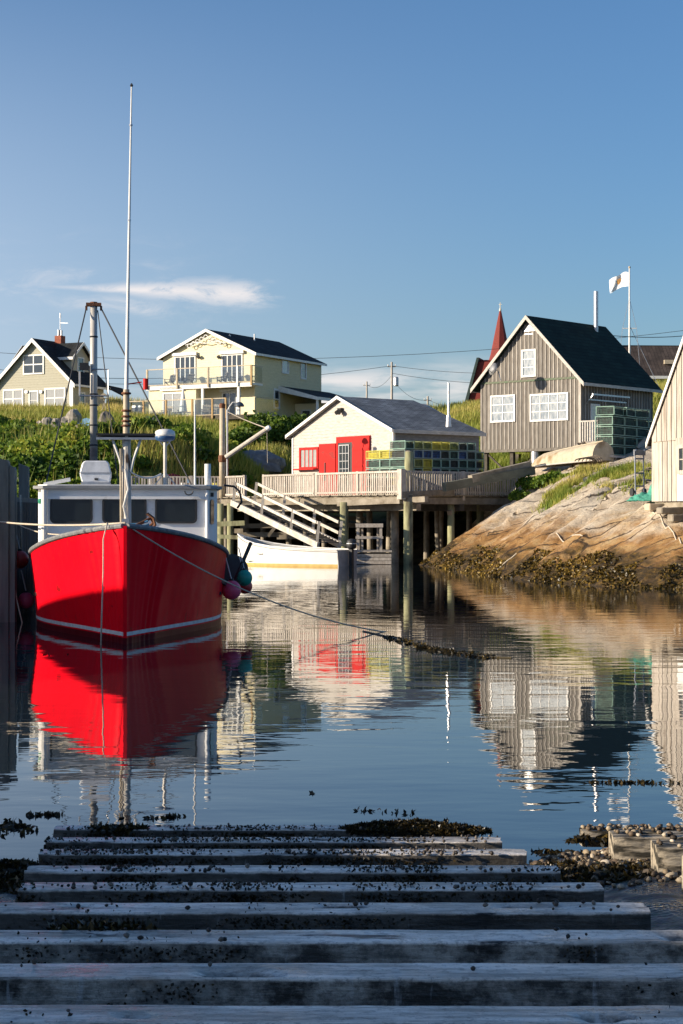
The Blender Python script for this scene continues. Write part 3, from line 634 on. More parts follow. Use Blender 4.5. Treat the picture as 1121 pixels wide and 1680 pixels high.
# side windows
dYs = Vector((-dY.y, dY.x, 0))
def Ys(px): return along(px, right, dYs)
def ysz(py, px): return zat(py, px, right, dYs)
win(yh, Ys(463), Ys(472), ysz(611, 468), ysz(591, 468), 1, 1, M_GLASSL, 'side', w+.03, fw=.12)
win(yh, Ys(494), Ys(500.5), ysz(620, 497), ysz(596, 497), 1, 2, M_GLASS, 'side', w+.03, fw=.14)
win(yh, Ys(450), Ys(457), ysz(668, 454), ysz(641, 454), 1, 2, M_GLASS, 'side', w+.03, fw=.15)
# side wing with porch
x0w = w; yA, yB = Ys(461), Ys(461)+8.0
q = MB(); q.b(x0w+.05, x0w+3.2, yA+2.2, yB, -1.5, 1.9); wg = q.build('side_wing', M_YFRONT, yh)
q = MB(); q.prism([(x0w, yA-.4, 3.1), (x0w+3.7, yA-.4, 2.05), (x0w+3.7, yB+.3, 2.05), (x0w, yB+.3, 3.1)], (0, 0, .13)); q.build('porch_roof', M_SHINGLE_BK, yh)
q = MB(); q.b(x0w+3.7, x0w+3.75, yA-.42, yB+.3, 1.98, 2.22); q.prism([(x0w, yA-.45, 3.24), (x0w+3.72, yA-.45, 2.2), (x0w+3.72, yA-.45, 1.95), (x0w, yA-.45, 2.75)], (0, .045, 0)); q.build('porch_fascia', M_TRIM, yh)
for xx, yy in ((x0w+3.5, yA-.2), (x0w+3.5, yA+2.1)):
    q = MB(); q.box((xx, yy, .4), (.16, .16, 3.3)); q.build('porch_post', M_TRIM, yh)
q = MB(); q.b(x0w+.05, x0w+3.6, yA-.25, yA-.2, -.95, -.75); q.b(x0w+.05, x0w+3.6, yA-.28, yA-.16, -.15, -.05)
for i in range(16): q.b(x0w+.2+i*.21, x0w+.24+i*.21, yA-.24, yA-.2, -.75, -.15)
q.build('porch_rail', M_TRIM, yh)
q = MB(); q.b(x0w+.05, x0w+3.6, yA-.2, yA+2.3, -1.1, -.95); q.build('porch_floor', M_WHITEWOOD, yh)
win(yh, x0w+.8, x0w+1.5, -.7, 1.3, 1, 1, M_GLASS, 'front', yA+2.19, fw=.1, name='porch_door'); win(yh, x0w+2.0, x0w+2.9, .1, 1.3, 1, 1, M_GLASS, 'front', yA+2.19, fw=.08)
win(yh, yA+4.4, yA+5.0, .1, 1.3, 1, 2, M_GLASS, 'side', x0w+3.21, fw=.1); win(yh, yA+5.3, yA+5.9, .1, 1.3, 1, 2, M_GLASS, 'side', x0w+3.21, fw=.1)
# balcony and deck
def bal(name, x0, x1, y0, z, posts, rail_m, post_m, fasc, ph=1.05, lab=None):
    q = MB(); q.b(x0, x1, y0, -.03, z-.16, z); q.build(name+'_floor', fasc, yh)
    q = MB(); q.b(x0-.02, x1+.02, y0-.05, y0-.002, z-.30, z+.04); q.build(name+'_fascia', fasc, yh)
    pm = None
    for i, xp in enumerate(posts):
        q = MB(); q.box((xp, y0-.12, z+ph/2-.1), (.14, .13, ph+.25)); q.build('rail_post', post_m[i] if isinstance(post_m, list) else post_m, yh)
        if i:
            g = MB(); g.b(posts[i-1]+.09, xp-.09, y0-.13, y0-.11, z+.12, z+ph-.06); g.build('glass_panel', M_CLEAR, yh)
    q = MB(); q.b(posts[0], posts[-1], y0-.15, y0-.09, z+ph-.04, z+ph+.03); q.b(posts[0], posts[-1], y0-.145, y0-.095, z+.05, z+.11); q.build('hand_rail', rail_m, yh)
    q = MB(); q.b(x1-.05, x1+.01, y0-.1, -.04, z+ph-.04, z+ph+.03); q.b(x1-.05, x1+.01, y0-.1, -.04, z+.05, z+.11); q.build('side_rail', rail_m, yh)
    g = MB(); g.b(x1-.03, x1-.015, y0+.05, -.1, z+.12, z+ph-.06); g.build('glass_panel', M_CLEAR, yh)
oB = left-dYs*1.7
def YB(px): return along(px, oB, dY)
zb = zat(631, 330, oB, dY)
bal('balcony', YB(241), YB(418)-.25, -1.7, zb, [YB(q_) for q_ in (243, 292, 343, 391, 414)], M_TAN, [M_TAN, M_TAN, M_TAN, M_TRIM, M_POSTWOOD], M_TRIM, ph=1.35)
for px in (332, 391): q = MB(); q.box((YB(px), -1.6, zb/2-.35), (.2, .2, zb-.2+.7)); q.build('balcony_post', M_TRIM, yh)
oD = left-dYs*3.6
def YD(px): return along(px, oD, dY)
zd = zat(684, 300, oD, dY)
# left ground-floor extension carrying the left half of the balcony
q = MB(); q.b(YB(241)+.1, YB(320), -1.55, -.02, -1.2, zb-.17); ext = q.build('front_extension', M_YFRONT, yh)
win(yh, YB(268), YB(297), zat(684, 282, oB, dY), zat(646, 282, oB, dY), 2, 1, M_GLASSL, 'front', -1.57, fw=.1, name='sliding_door', mun=.08)
q = MB(); q.b(YB(263), YB(300), -1.75, -1.58, zat(641, 282, oB, dY), zat(635, 282, oB, dY)); q.build('awning_box', M_TRIM, yh)
bal('deck', YD(205), YD(420), -3.6, zd, [YD(q_) for q_ in (211, 237, 274, 317, 350, 372)], M_TAN, M_POSTWOOD, M_TIMBERD, ph=1.35)
q = MB(); q.b(YD(205)+.3, YD(372), -3.3, -.1, zd-2.2, zd-.31); q.build('deck_underside_wall', mat('grey_stained_boards', (.13,.11,.09), (.08,.07,.06), scale=4, stretch=(4,4,.5)), yh)
for px in (230, 262, 297, 334, 350, 372): q = MB(); q.box((YD(px), -3.55, zd-1.3), (.18, .16, 2.0)); q.build('deck_post', M_POSTWOOD if px in (350, 372) else M_TIMBERD, yh)
for a, c in ((212, 236), (237, 255), (256, 279)):
    q = MB(); q.prism([(YD(a), -3.72, zd-.36), (YD(c)-.05, -3.72, zd-.36), (YD(c)-.05, -3.95, zd-1.05), (YD(a), -3.95, zd-1.05)], (0, -.03, 0)); q.build('turquoise_screen', M_TURQ, yh)
# chairs on balcony and deck
M_CHAIR = mat('grey_chair_plastic', (.16,.14,.12), (.11,.10,.09), rough=.6)
def chair(loc, rz, label, m, name='adirondack_chair', s=1.0, group=None):
    t = thing(name, label, 'chair', loc, rz, group)
    q = MB(); q.box((0, .0, .36*s), (.55*s, .55*s, .05*s)); q.build('seat', m, t)
    for i in range(5): q = MB(); q.bar(((-.22+i*.11)*s, .25*s, .34*s), ((-.26+i*.13)*s, .55*s, (1.02-.03*abs(i-2))*s), .1*s, .03*s); q.build('back_slat', m, t)
    for sx in (-1, 1):
        q = MB(); q.box((sx*.33*s, 0, .6*s), (.12*s, .7*s, .03*s)); q.build('arm', m, t)
        q = MB(); q.box((sx*.3*s, -.27*s, .3*s), (.05*s, .07*s, .6*s)); q.build('leg', m, t)
        q = MB(); q.bar((sx*.3*s, -.2*s, .36*s), (sx*.3*s, .5*s, .03*s), .04*s, .1*s); q.build('leg', m, t)
    return t
rzY = math.atan2(dY.y, dY.x)
def onY(x, y, z): return ROOTM[yh] @ Vector((x, y, z))
for k, (px, lab) in enumerate(((272, 'grey slatted chair at the left end of the upper balcony'), (303, 'grey slatted chair on the upper balcony in front of the left sliding door'),
                  (358, 'grey slatted chair on the upper balcony, left of the right-hand sliding door'), (378, 'grey slatted chair on the upper balcony in front of the right-hand sliding door'))):
    chair(onY(YB(px), -1.1, zb+.001), rzY+random.uniform(-.5, .5), lab, M_CHAIR, 'balcony_chair', group='chairs on the upper balcony')
for k, (px, lab) in enumerate(((263, 'pale chair on the lower deck beside the sliding door'), (328, 'pale chair on the lower deck under the balcony, left of its pair'), (341, 'pale chair on the lower deck nearest the corner post'))):
    chair(onY(YD(px), -2.7, zd+.001), rzY+random.uniform(-.5, .5), lab, M_TAN, 'deck_chair', group='chairs on the lower deck')
um = thing('closed_parasol', 'closed white parasol standing on the lower deck by the sliding door', 'parasol', onY(YD(287), -2.4, zd))
q = MB(); q.tube((0, 0, 0), (0, 0, 2.4), .03); q.build('pole', M_METAL, um)
q = MB(); q.lathe((0, 0, .5), [(.34, 0), (.28, .4), (.16, 1.2), (.05, 1.75)], 10); q.build('canopy', M_TRIM, um)
gr = thing('grill', 'black barbecue grill at the left end of the lower deck', 'grill', onY(YD(219), -3.0, zd+.001), rzY)
q = MB(); q.box((0, 0, .75), (.9, .5, .3)); q.build('body', M_BLACK, gr); q = MB(); q.box((0, 0, .98), (.8, .45, .15)); q.build('lid', M_METAL, gr)
for sx in (-.35, .35): q = MB(); q.box((sx, 0, .3), (.06, .4, .6)); q.build('leg', M_BLACK, gr)

# ================================================================== sage cottage at left
w = 7.75; dL = Vector((.9, -.44, 0)).normalized(); right = Vector((-22.5, 148.0, 11.0)); left = right-dL*w; ze, zp, L = 2.55, 6.15, 4.6
lh = hroot('sage_cottage', 'sage grey shingled cottage with steep black roof and brick chimney at far left', 'house', left, dL)
def L_(px): return along(px, left, dL)
def lz(py, px): return zat(py, px, left, dL)
gable_wall(lh, w, L, -1.0, ze, zp, M_SAGE); clap(lh, w, L, -.9, ze, zp, M_SAGE, .22, 'front', proud=.02); clap(lh, w, L, -.9, ze, zp, M_SAGE, .22, 'side', 'side_clapboards', off=w, proud=.02)
gable_roof(lh, w, L, ze, zp, M_SHINGLE_BK, ov=.4, ovs=.45, th=.14, trim=M_TRIM, tw=.26)
win(lh, L_(40.5), L_(71), lz(612, 56), lz(584, 56), 2, 2, M_GLASS, 'front', -.025, fw=.12, mun=.1)
win(lh, L_(8), L_(37), lz(668, 22), lz(641, 22), 2, 2, M_GLASSL, 'front', -.025, fw=.14, mun=.1); win(lh, L_(76), L_(106), lz(667, 90), lz(639, 90), 2, 2, M_GLASSL, 'front', -.025, fw=.14, mun=.1)
win(lh, L_(50), L_(62), lz(671, 56), lz(643, 56), 1, 2, M_GLASSL, 'front', -.03, fw=.12, name='front_door')
for px in (45, 69): q = MB(); q.box((L_(px), -.12, lz(643, px)), (.28, .16, .22)); q.build('wall_lamp', M_METAL, lh)
q = MB(); q.b(w-.3, w+.05, -.06, -.001, -.9, ze-.1); q.build('corner_board', M_TRIM, lh)
win(lh, 1.0, 1.6, .1, 1.6, 1, 2, M_GLASS, 'side', w+.025, fw=.12)
for s, (ya_, yb_) in ((1, (1.2, 3.8)), (-1, (1.6, 3.8))):       # dormers
    xo = w/2+s*2.9; dz0, dz1 = ze+.3, zp-1.35
    q = MB(); xa, xb = (w/2+.4, xo) if s > 0 else (xo, w/2-.4)
    yc = (ya_+yb_)/2
    q.prism([(xb if s > 0 else xa, ya_, dz0), (xb if s > 0 else xa, yb_, dz0), (xb if s > 0 else xa, yb_, dz1), (xb if s > 0 else xa, yc, dz1+1.1), (xb if s > 0 else xa, ya_, dz1)], (-(xb-xa)*s, 0, 0)); dm = q.build('dormer', M_SAGE, lh)
    for t in (-1, 1):
        yo = yc+t*((yb_-ya_)/2+.3)
        q = MB(); q.prism([(xo+s*.35, yc, dz1+1.14), (xo+s*.35, yo, dz1-.22), (xo+s*.35, yo, dz1-.08), (xo+s*.35, yc, dz1+1.28)], (-s*3.1, 0, 0)); q.build('dormer_roof', M_SHINGLE_BK, dm)
        q = MB(); q.prism([(xo+s*.40, yc, dz1+1.30), (xo+s*.40, yo, dz1-.06), (xo+s*.40, yo, dz1-.30), (xo+s*.40, yc, dz1+1.05)], (-s*.04, 0, 0)); q.build('dormer_fascia', M_TRIM, dm)
    q = MB(); q.b(xo-s*2.4, xo+s*.36, yc-(yb_-ya_)/2-.34, yc-(yb_-ya_)/2-.31, dz1-.32, dz1-.08); q.build('dormer_eave', M_TRIM, dm)
    if s > 0: win(lh, yc-.4, yc+.4, dz0+.4, dz1-.1, 1, 2, M_GLASS, 'side', xo+.02, fw=.1)
ch = MB(); ch.b(w/2+.2, w/2+.85, 2.6, 3.25, zp-1.0, zp+.62); chm = ch.build('chimney', M_BRICK, lh)
q = MB(); q.tube((w/2+.4, 2.9, zp+.6), (w/2+.4, 2.9, zp+1.15), .12); q.tube((w/2+.66, 2.95, zp+.6), (w/2+.66, 2.95, zp+1.1), .1); q.build('chimney_pot', M_METAL, chm)
q = MB(); q.tube((w/2+.5, 3.0, zp+.6), (w/2+.5, 3.0, zp+2.3), .035); q.bar((w/2+.5, 3.0, zp+1.75), (w/2+1.3, 3.0, zp+1.7), .03, .03); q.tube((w/2+.5, 3.0, zp+2.2), (w/2+.5, 3.0, zp+2.6), .07, .05); q.build('antenna', M_METAL, chm)
q = MB(); q.prism([(w, L, ze-.05), (w+.5, L, ze-.35), (w+.5, L+3.0, ze-1.0), (w, L+3.0, ze-.2)], (0, 0, .12)); q.build('porch_roof', M_SHINGLE_BK, lh)
q = MB(); q.b(w+.3, w+.42, L+2.6, L+2.72, -1, ze-1.0); q.build('porch_post', M_TRIM, lh)

# ================================================================== far church, dark-roofed building
def steep(name, label, cat, cx, cy, zb_, d, w, L, ze, zp, mw, mr, trim):
    dd = Vector((math.cos(d), math.sin(d), 0)); t = thing(name, label, cat, (cx, cy, zb_), d)
    gable_wall(t, w, L, 0, ze, zp, mw); gable_roof(t, w, L, ze, zp, mr, ov=.25, ovs=.3, th=.16, trim=trim, tw=.25); return t
M_DKGREEN = mat('dark_green_trim', (.02,.045,.04), rough=.6)
p0 = P(762, 672, 175); 
chh = thing('church', 'dark red wooden church with steep roof and slender spire behind the grey house', 'church', (p0.x, p0.y, p0.z-1), math.radians(-14))
q = MB(); q.prism([(0.0, 0, 0), (7.5, 0, 0), (7.5, 0, 2.6), (4.2, 0, 5.7), (1.35, 0, 5.7)], (0, 16, 0)); q.build('nave_wall', M_CHURCH, chh)
q = MB(); q.prism([(-.32, -.3, .3), (1.28, -.3, 6.1), (1.52, -.3, 6.1), (.02, -.3, .3)], (0, 16.5, 0)); q.build('nave_roof', M_DKGREEN, chh)
q = MB(); q.prism([(1.5, .5, 5.72), (8, .5, 5.72), (8, 15, 5.72), (1.5, 15, 5.72)], (0, 0, .2)); q.build('roof_ridge', M_CHURCH, chh)
ps = P(821, 600, 178); loc = Matrix.Rotation(-math.radians(-14), 3, 'Z') @ (ps-Vector((p0.x, p0.y, p0.z-1)))
q = MB(); q.lathe((loc.x, loc.y, 0), [(1.3, 0), (1.3, loc.z+.1), (.98, loc.z+1.2), (.10, loc.z+(600-510)/F*178)], 8); q.build('spire', M_CHURCH, chh)
q = MB(); zt_ = loc.z+(600-510)/F*178; q.lathe((loc.x, loc.y, zt_-.1), [(.09, 0), (.13, .2), (.05, .4), (.035, .95)], 8); q.box((loc.x, loc.y, zt_+.65), (.3, .04, .05)); q.build('finial', mat('gilded_white', (.8,.74,.6)), chh)
p0 = P(1028, 622, 152)
db = thing('dark_roofed_building', 'long low building with dark brown shingled roof and small brick chimney beyond the grey house', 'building', (p0.x, p0.y, p0.z-3.2), math.radians(3))
q = MB(); q.b(0, 14, 0, 7, 0, 3.4); q.build('wall', mat('cream_wall', (.55,.48,.33)), db)
q = MB(); q.prism([(-3.0, -.5, 3.3), (14.5, -.5, 3.3), (14.5, 3.6, 6.3), (-3.0, 3.6, 6.3)], (0, .05, .15)); q.prism([(-3.0, 7.5, 3.3), (14.5, 7.5, 3.3), (14.5, 3.6, 6.32), (-3.0, 3.6, 6.32)], (0, -.05, .15)); q.build('roof', M_SHINGLE_BR, db)
q = MB(); q.b(-3.0, 14.5, -.56, -.52, 3.2, 3.45); q.build('eave_board', M_TRIM, db)
q = MB(); q.b(1.0-2.3, 1.65-2.3, 3.2, 3.85, 5.5, 7.35); q.build('chimney', M_BRICK, db)
q = MB(); q.b(3.5, 7, .8, 1.1, 4.6, 4.95); q.build('skylight', M_TAN, db)
# ================================================================== wharf
M_WDECK = M_TIMBER
C = Vector((2.72, 81.0, 0)); d1 = Vector((-.62, .785, 0)).normalized(); d2 = Vector((.785, .62, 0)).normalized()
A = C+d1*14.5; B = C+d2*9.0; ZD = 3.15
wf = thing('wharf', 'long wooden wharf on piles with a picket railing in front of the white shack', 'wharf', (0, 0, 0))
poly = [C, A, Vector((-11.5, 92.4, 0)), Vector((-11.5, 101, 0)), Vector((6, 107, 0)), Vector((12.5, 98, 0)), B]
q = MB(); q.prism([Vector((p.x, p.y, ZD-.08)) for p in poly], (0, 0, .08)); q.build('deck', M_TIMBER, wf)
def edge_planks(a, b_, n, inw):
    for i in range(n):
        p = a.lerp(b_, (i+.06)/n); r = a.lerp(b_, (i+.94)/n); e = random.uniform(.02, .14)
        q = MB(); m_ = (p+r)/2-inw*e; z_ = ZD+.025+random.uniform(-.006, .006)
        dd = (b_-a).normalized(); ang = math.atan2(dd.y, dd.x)
        q.box((m_.x+inw.x*1.0, m_.y+inw.y*1.0, z_), ((b_-a).length/n*.94, 2.2, .05), ang); q.build('plank', M_TIMBER, wf)
edge_planks(C, A, 60, Vector((.785, .62, 0))); edge_planks(C+d2*.3, B, 36, Vector((-.62, .785, 0)))
q = MB()
q.bar(C+Vector((0, 0, ZD-.24)), A+Vector((0, 0, ZD-.24)), .18, .3); q.bar(C+Vector((.1, 0, ZD-.25)), B+Vector((0, 0, ZD-.25)), .18, .3)
q.bar(A+Vector((0, 0, ZD-.24)), Vector((-11.5, 92.4, ZD-.24)), .18, .3); q.build('edge_beam', M_TIMBER, wf)
for t in (1.2, 3.6, 6.0, 8.4, 10.8, 13.2):
    for s_ in (0.2, 3.0, 6.0):
        pass
for o_ in (.9, 3.6, 6.6, 9.6):       # stringers below
    q = MB(); q.bar(C+d2*o_+d1*-.2+Vector((0, 0, ZD-.55)), C+d2*o_+d1*14.2+Vector((0, 0, ZD-.55)), .28, .3); q.build('stringer', M_TIMBER if o_ < 2 else M_TIMBERD, wf)
q = MB(); q.bar(P(556, 826, 83.5), P(700, 819, 80.6), .3, .26); q.build('cross_beam', M_TIMBER, wf)
# piles
def pile(px, Y, r, top=ZD-.3, m=M_PILE, lean=0.):
    x = (px-HX)/F*Y; q = MB(); q.tube((x+lean, Y, -2.0), (x, Y, top), r*1.04, r*.95, 14); return q.build('pile', m, wf, smooth=True)
for px, Y, r in ((565, 83.2, .21), (670, 80.7, .22)): pile(px, Y, r)
for px, Y, r, l_ in ((590, 86.5, .17, 0), (606, 90, .16, .1), (648, 84, .20, 0), (640, 90, .16, -.1), (716, 86, .12, .15), (725, 87, .12, -.1), (740, 83.2, .17, 0), (788, 86.5, .18, 0), (770, 90, .15, 0), (700, 92, .16, 0),
                     (470, 93, .15, .3), (500, 93, .15, .2), (532, 91, .13, 0), (430, 95, .15, .2), (405, 94, .14, 0), (378, 91.0, .17, 0), (362, 91.5, .17, 0), (370, 93, .12, .1), (340, 93, .16, 0), (310, 93, .16, 0), (280, 93, .16, 0), (250, 93, .16, 0), (822, 92, .16, 0)):
    pile(px, Y, r, m=M_PILE if px in (740, 788, 378, 362, 340) else M_TIMBER, lean=l_)
q = MB(); q.bar(P(737, 842, 83.0), P(766, 813, 84.5), .2, .22); q.build('knee_brace', M_TIMBER, wf)
q = MB(); q.bar(P(440, 880, 92), P(470, 840, 92), .14, .16); q.build('knee_brace', M_TIMBER, wf)
# log cribbing behind at the left
for k, (x0_, x1_, y_) in enumerate(((462, 605, 838), (462, 600, 851), (470, 605, 862), (395, 470, 862), (360, 400, 871), (395, 480, 877), (455, 520, 880), (360, 385, 858))):
    q = MB(); q.bar(P(x0_, y_+random.uniform(-2, 2), 94.5-k*.3), P(x1_, y_, 94.2-k*.3), .24, .24); q.build('crib_log', M_TIMBER, wf)
q = MB(); q.bar(P(357, 860, 90.5), P(402, 858, 90.3), .22, .25); q.bar(P(357, 880, 90.5), P(398, 882, 90.3), .22, .2); q.build('crib_log', M_PILE, wf)
# big squared logs in front of the railing at the right
q = MB(); q.bar(P(729, 799, 81.4), P(875, 772, 84.3), .3, .40); q.build('curb_log', mat('green_grey_log', (.20,.20,.15), (.12,.12,.09), rough=.9, scale=3, stretch=(.6,.6,1), bump=.4), wf)
q = MB(); q.bar(P(772, 786, 82.2), P(868, 763, 84.4), .3, .35); q.build('curb_log', M_TIMBER, wf)
q = MB(); q.bar(P(657, 812, 80.9), P(742, 808, 83.0), .3, .3); q.build('curb_log', M_TIMBER, wf)
# railing with single pickets
rl = thing('railing', 'silvery picket railing running round the edge of the wharf in front of the white shack', 'railing', (0, 0, 0))
q = MB(); q.b(-.045, .045, -.012, .012, 0, 1.12); pk0 = q.build('picket', M_PICKET, rl); first = [True]
def rail(a, b_, spacing, ph=1.14, posts=3, off=.1, post_h=1.25, thick=.1, gap=0.):
    d = (b_-a).normalized(); L_2 = (b_-a).length; ang = math.atan2(d.y, d.x); n = int(L_2/spacing)
    nrm = Vector((d.y, -d.x, 0))
    for i in range(n):
        if gap and random.random() < gap: continue
        p = a+d*(i+.5)*spacing+nrm*.05; tl = random.uniform(-.02, .02)
        z_ = ZD-.02+random.uniform(-.02, .02)
        if first[0]: pk0.location = (p.x, p.y, z_); pk0.rotation_euler = (0, 0, ang); first[0] = False
        else: shareobj('picket', pk0.data, rl, (p.x, p.y, z_), rot=(0, tl, ang))
    q = MB(); q.bar(a+Vector((0, 0, ZD+ph-.05)), b_+Vector((0, 0, ZD+ph-.05)), .05, .09); q.build('rail', M_PICKET, rl)
    q = MB(); q.bar(a+Vector((0, 0, ZD+.16)), b_+Vector((0, 0, ZD+.16)), .05, .09); q.build('rail', M_PICKET, rl)
    for i in range(posts):
        p = a.lerp(b_, i/(max(posts-1, 1)))+nrm*.07
        q = MB(); q.box((p.x, p.y, ZD+ph/2-.10), (.15, .14, ph+.24), ang); q.build('post', M_PICKET, rl)
up = Vector((0, 0, 0))
rail(C, C+d1*6.4, .155, posts=3); rail(C+d1*6.6, C+d1*10.8, .155, posts=2)
rail(C+d1*12.5, C+d1*14.6, .17, posts=2)
rail(C+d2*.15, C+d2*7.4, .15, posts=3)
rail(Vector((-11.0, 92.3, 0)), A, .165, posts=4)
q = MB(); q.box((C.x+.02, C.y-.05, ZD+.50), (.30, .26, 1.38), math.atan2(-d1.y, -d1.x)); q.build('corner_post', M_PICKET, rl)
q = MB(); pp = P(671, 770, 80.4); q.tube((pp.x, pp.y, ZD-.1), (pp.x, pp.y, ZD+1.05), .22, .21, 14); 
mp_ = thing('mooring_post', 'thick pale round timber post rising above the railing by its corner', 'post', (P(671,770,82.6).x, 82.6, ZD))
q = MB(); q.tube((0, 0, 0), (0, 0, 2.05), .21, .20, 14); q.build('shaft', M_PILE, mp_, smooth=True); q = MB(); q.lathe((0, 0, 2.05), [(.2, 0), (.15, .05)], 14); q.build('cap', M_TIMBER, mp_)
# deck clutter at left of the wharf
yb_ = P(353, 800, 91.6)
# ================================================================== lobster traps
def _unused(h1_, h2_, fr):
    return mat('trap_mesh_'+h1_, h1_, h2_, rough=.8, scale=16, detail=3, lo=.45, hi=.55, rand=.2), mat('trap_frame_'+fr, fr, rough=.7)
TC = {}
def wire_mat(name, col, inner):
    """plastic coated wire netting: fine woven relief colour, with netting bundles inside showing as blotches"""
    m, n, l, b = new_mat(name); b.inputs['Roughness'].default_value = .6
    t = n.new('ShaderNodeTexCoord'); v = n.new('ShaderNodeTexVoronoi'); v.distance = 'CHEBYCHEV'; v.inputs['Scale'].default_value = 9; v.inputs['Randomness'].default_value = .5
    nz = n.new('ShaderNodeTexNoise'); nz.inputs['Scale'].default_value = 5; nz.inputs['Detail'].default_value = 3
    oi = n.new('ShaderNodeObjectInfo'); ad = n.new('ShaderNodeVectorMath'); ad.operation = 'ADD'; sc = n.new('ShaderNodeMath'); sc.operation = 'MULTIPLY'; sc.inputs[1].default_value = 23
    l.new(oi.outputs['Random'], sc.inputs[0]); l.new(t.outputs['Object'], ad.inputs[0]); l.new(sc.outputs[0], ad.inputs[1])
    l.new(ad.outputs[0], nz.inputs['Vector']); l.new(ad.outputs[0], v.inputs['Vector'])
    mr = n.new('ShaderNodeMapRange'); mr.inputs[1].default_value = .4; mr.inputs[2].default_value = .6; l.new(nz.outputs[0], mr.inputs[0])
    mx = n.new('ShaderNodeMix'); mx.data_type = 'RGBA'; l.new(mr.outputs[0], mx.inputs[0]); mx.inputs[6].default_value = lin(col); mx.inputs[7].default_value = lin(inner)
    l.new(mx.outputs[2], b.inputs['Base Color']); return m
TM = {'blue': wire_mat('blue_trap_wire', (.03,.10,.30), (.012,.03,.07)), 'yellow': wire_mat('yellow_trap_wire', (.50,.44,.03), (.30,.26,.04)), 'green': wire_mat('green_trap_wire', (.02,.07,.055), (.006,.018,.016)),
      'lime': wire_mat('olive_trap_wire', (.24,.28,.05), (.06,.09,.04)), 'black': wire_mat('black_trap_wire', (.02,.035,.035), (.008,.010,.010))}
TF = {'blue': mat('pale_blue_wire', (.30,.38,.40)), 'yellow': mat('yellow_wire_edge', (.62,.56,.10)), 'green': mat('sea_green_wire', (.26,.42,.34)), 'lime': mat('lime_wire_edge', (.42,.46,.22)), 'black': mat('grey_green_wire', (.25,.33,.30))}
TMESH = {}
def trap_parts(col, W_, D_, H_):
    k = (col, W_, D_, H_)
    if k in TMESH: return TMESH[k]
    out = []
    q = MB(); q.box((0, 0, H_*.40), (W_*.8, D_*.86, H_*.72)); out.append(('netting', q, TM[col]))
    q = MB(); r = .016
    for x in (-W_/2, W_/2):
        for y in (-D_/2, D_/2): q.b(x-r, x+r, y-r, y+r, .01, H_-.01)
        for z in (.03, H_-.03): q.b(x-r, x+r, -D_/2, D_/2, z-r, z+r)
    for y in (-D_/2, D_/2):
        for z in (.03, H_-.03): q.b(-W_/2, W_/2, y-r, y+r, z-r, z+r)
    out.append(('frame', q, TF[col]))
    q = MB(); r = .006                  # the wire mesh of the four sides
    nx = int(W_/.075); ny = int(D_/.075); nz = int(H_/.075)
    for i in range(1, nx):
        x = -W_/2+W_*i/nx
        for y in (-D_/2, D_/2): q.b(x-r, x+r, y-r, y+r, .02, H_-.02)
        q.b(x-r, x+r, -D_/2, D_/2, H_-.03-r, H_-.03+r)
    for i in range(1, ny):
        y = -D_/2+D_*i/ny
        for x in (-W_/2, W_/2): q.b(x-r, x+r, y-r, y+r, .02, H_-.02)
    for i in range(1, nz):
        z = H_*i/nz
        for y in (-D_/2, D_/2): q.b(-W_/2, W_/2, y-r, y+r, z-r, z+r)
        for x in (-W_/2, W_/2): q.b(x-r, x+r, -D_/2, D_/2, z-r, z+r)
    out.append(('wire_mesh', q, TM[col]))
    TMESH[k] = [(n_, b__, m_, None) for n_, b__, m_ in out]; return TMESH[k]
def trap(loc, rz, col, label, group, W_=.56, D_=1.1, H_=.42):
    t = thing('lobster_trap', label, 'lobster trap', loc, rz, group); k = (col, W_, D_, H_); ps_ = trap_parts(*k)
    new = []
    for n_, b__, m_, me in ps_:
        if me is None: o = b__.build(n_, m_, t); me = o.data
        else: shareobj(n_, me, t)
        new.append((n_, b__, m_, me))
    TMESH[k] = new; return t
ordn = ['first', 'second', 'third', 'fourth', 'fifth', 'sixth', 'seventh', 'eighth', 'ninth']
lay = ['bottom', 'second', 'third', 'fourth', 'fifth', 'top']
CN = {'blue': 'blue', 'yellow': 'yellow', 'green': 'dark green', 'lime': 'olive', 'black': 'black-green'}
# stack parallel to the side railing, ends towards the camera
base = C+d2*1.2+d1*1.6; ang2 = math.atan2(d2.y, d2.x)
for r in range(6):
    H_ = .425; z_ = ZD+.05+r*H_
    ncol = 9 if r < 5 else 8
    for c_ in range(ncol):
        if r == 5: col = ['green', 'lime', 'lime', 'yellow', 'yellow', 'lime', 'black', 'green'][c_]
        elif r == 4: col = ['black', 'blue', 'blue', 'blue', 'black', 'green', 'blue', 'black', 'green'][c_]
        elif r == 3: col = ['green', 'lime', 'yellow', 'green', 'green', 'black', 'green', 'green', 'black'][c_]
        else: col = random.choice(['green', 'black', 'blue', 'green', 'yellow' if c_ < 4 else 'green'])
        p = base+d2*(c_*.56+.2+(.02 if r % 2 else 0))
        trap((p.x, p.y, z_), ang2+random.uniform(-.02, .02), col, '%s lobster trap, %s layer, %s from left in the stack beside the shack' % (CN[col], lay[r], ordn[c_]), 'lobster traps stacked by the shack side', W_=.52)
# yellow ones on the front side of the corner
base = C+d1*3.6+d2*1.6; ang1 = math.atan2(-d1.y, -d1.x)
for r in range(5):
    col = ['green', 'black', 'green', 'green', 'yellow'][r]
    for c_ in range(2):
        p = base+d1*(-c_*1.05); 
        trap((p.x, p.y, ZD+.05+r*.43), ang1, col, '%s lobster trap, %s one of the %s layer by the red door' % (CN[col], ['left', 'right'][c_], ['bottom', 'second', 'middle', 'fourth', 'top'][r]), 'lobster traps stacked by the red door', W_=1.02, D_=.6)
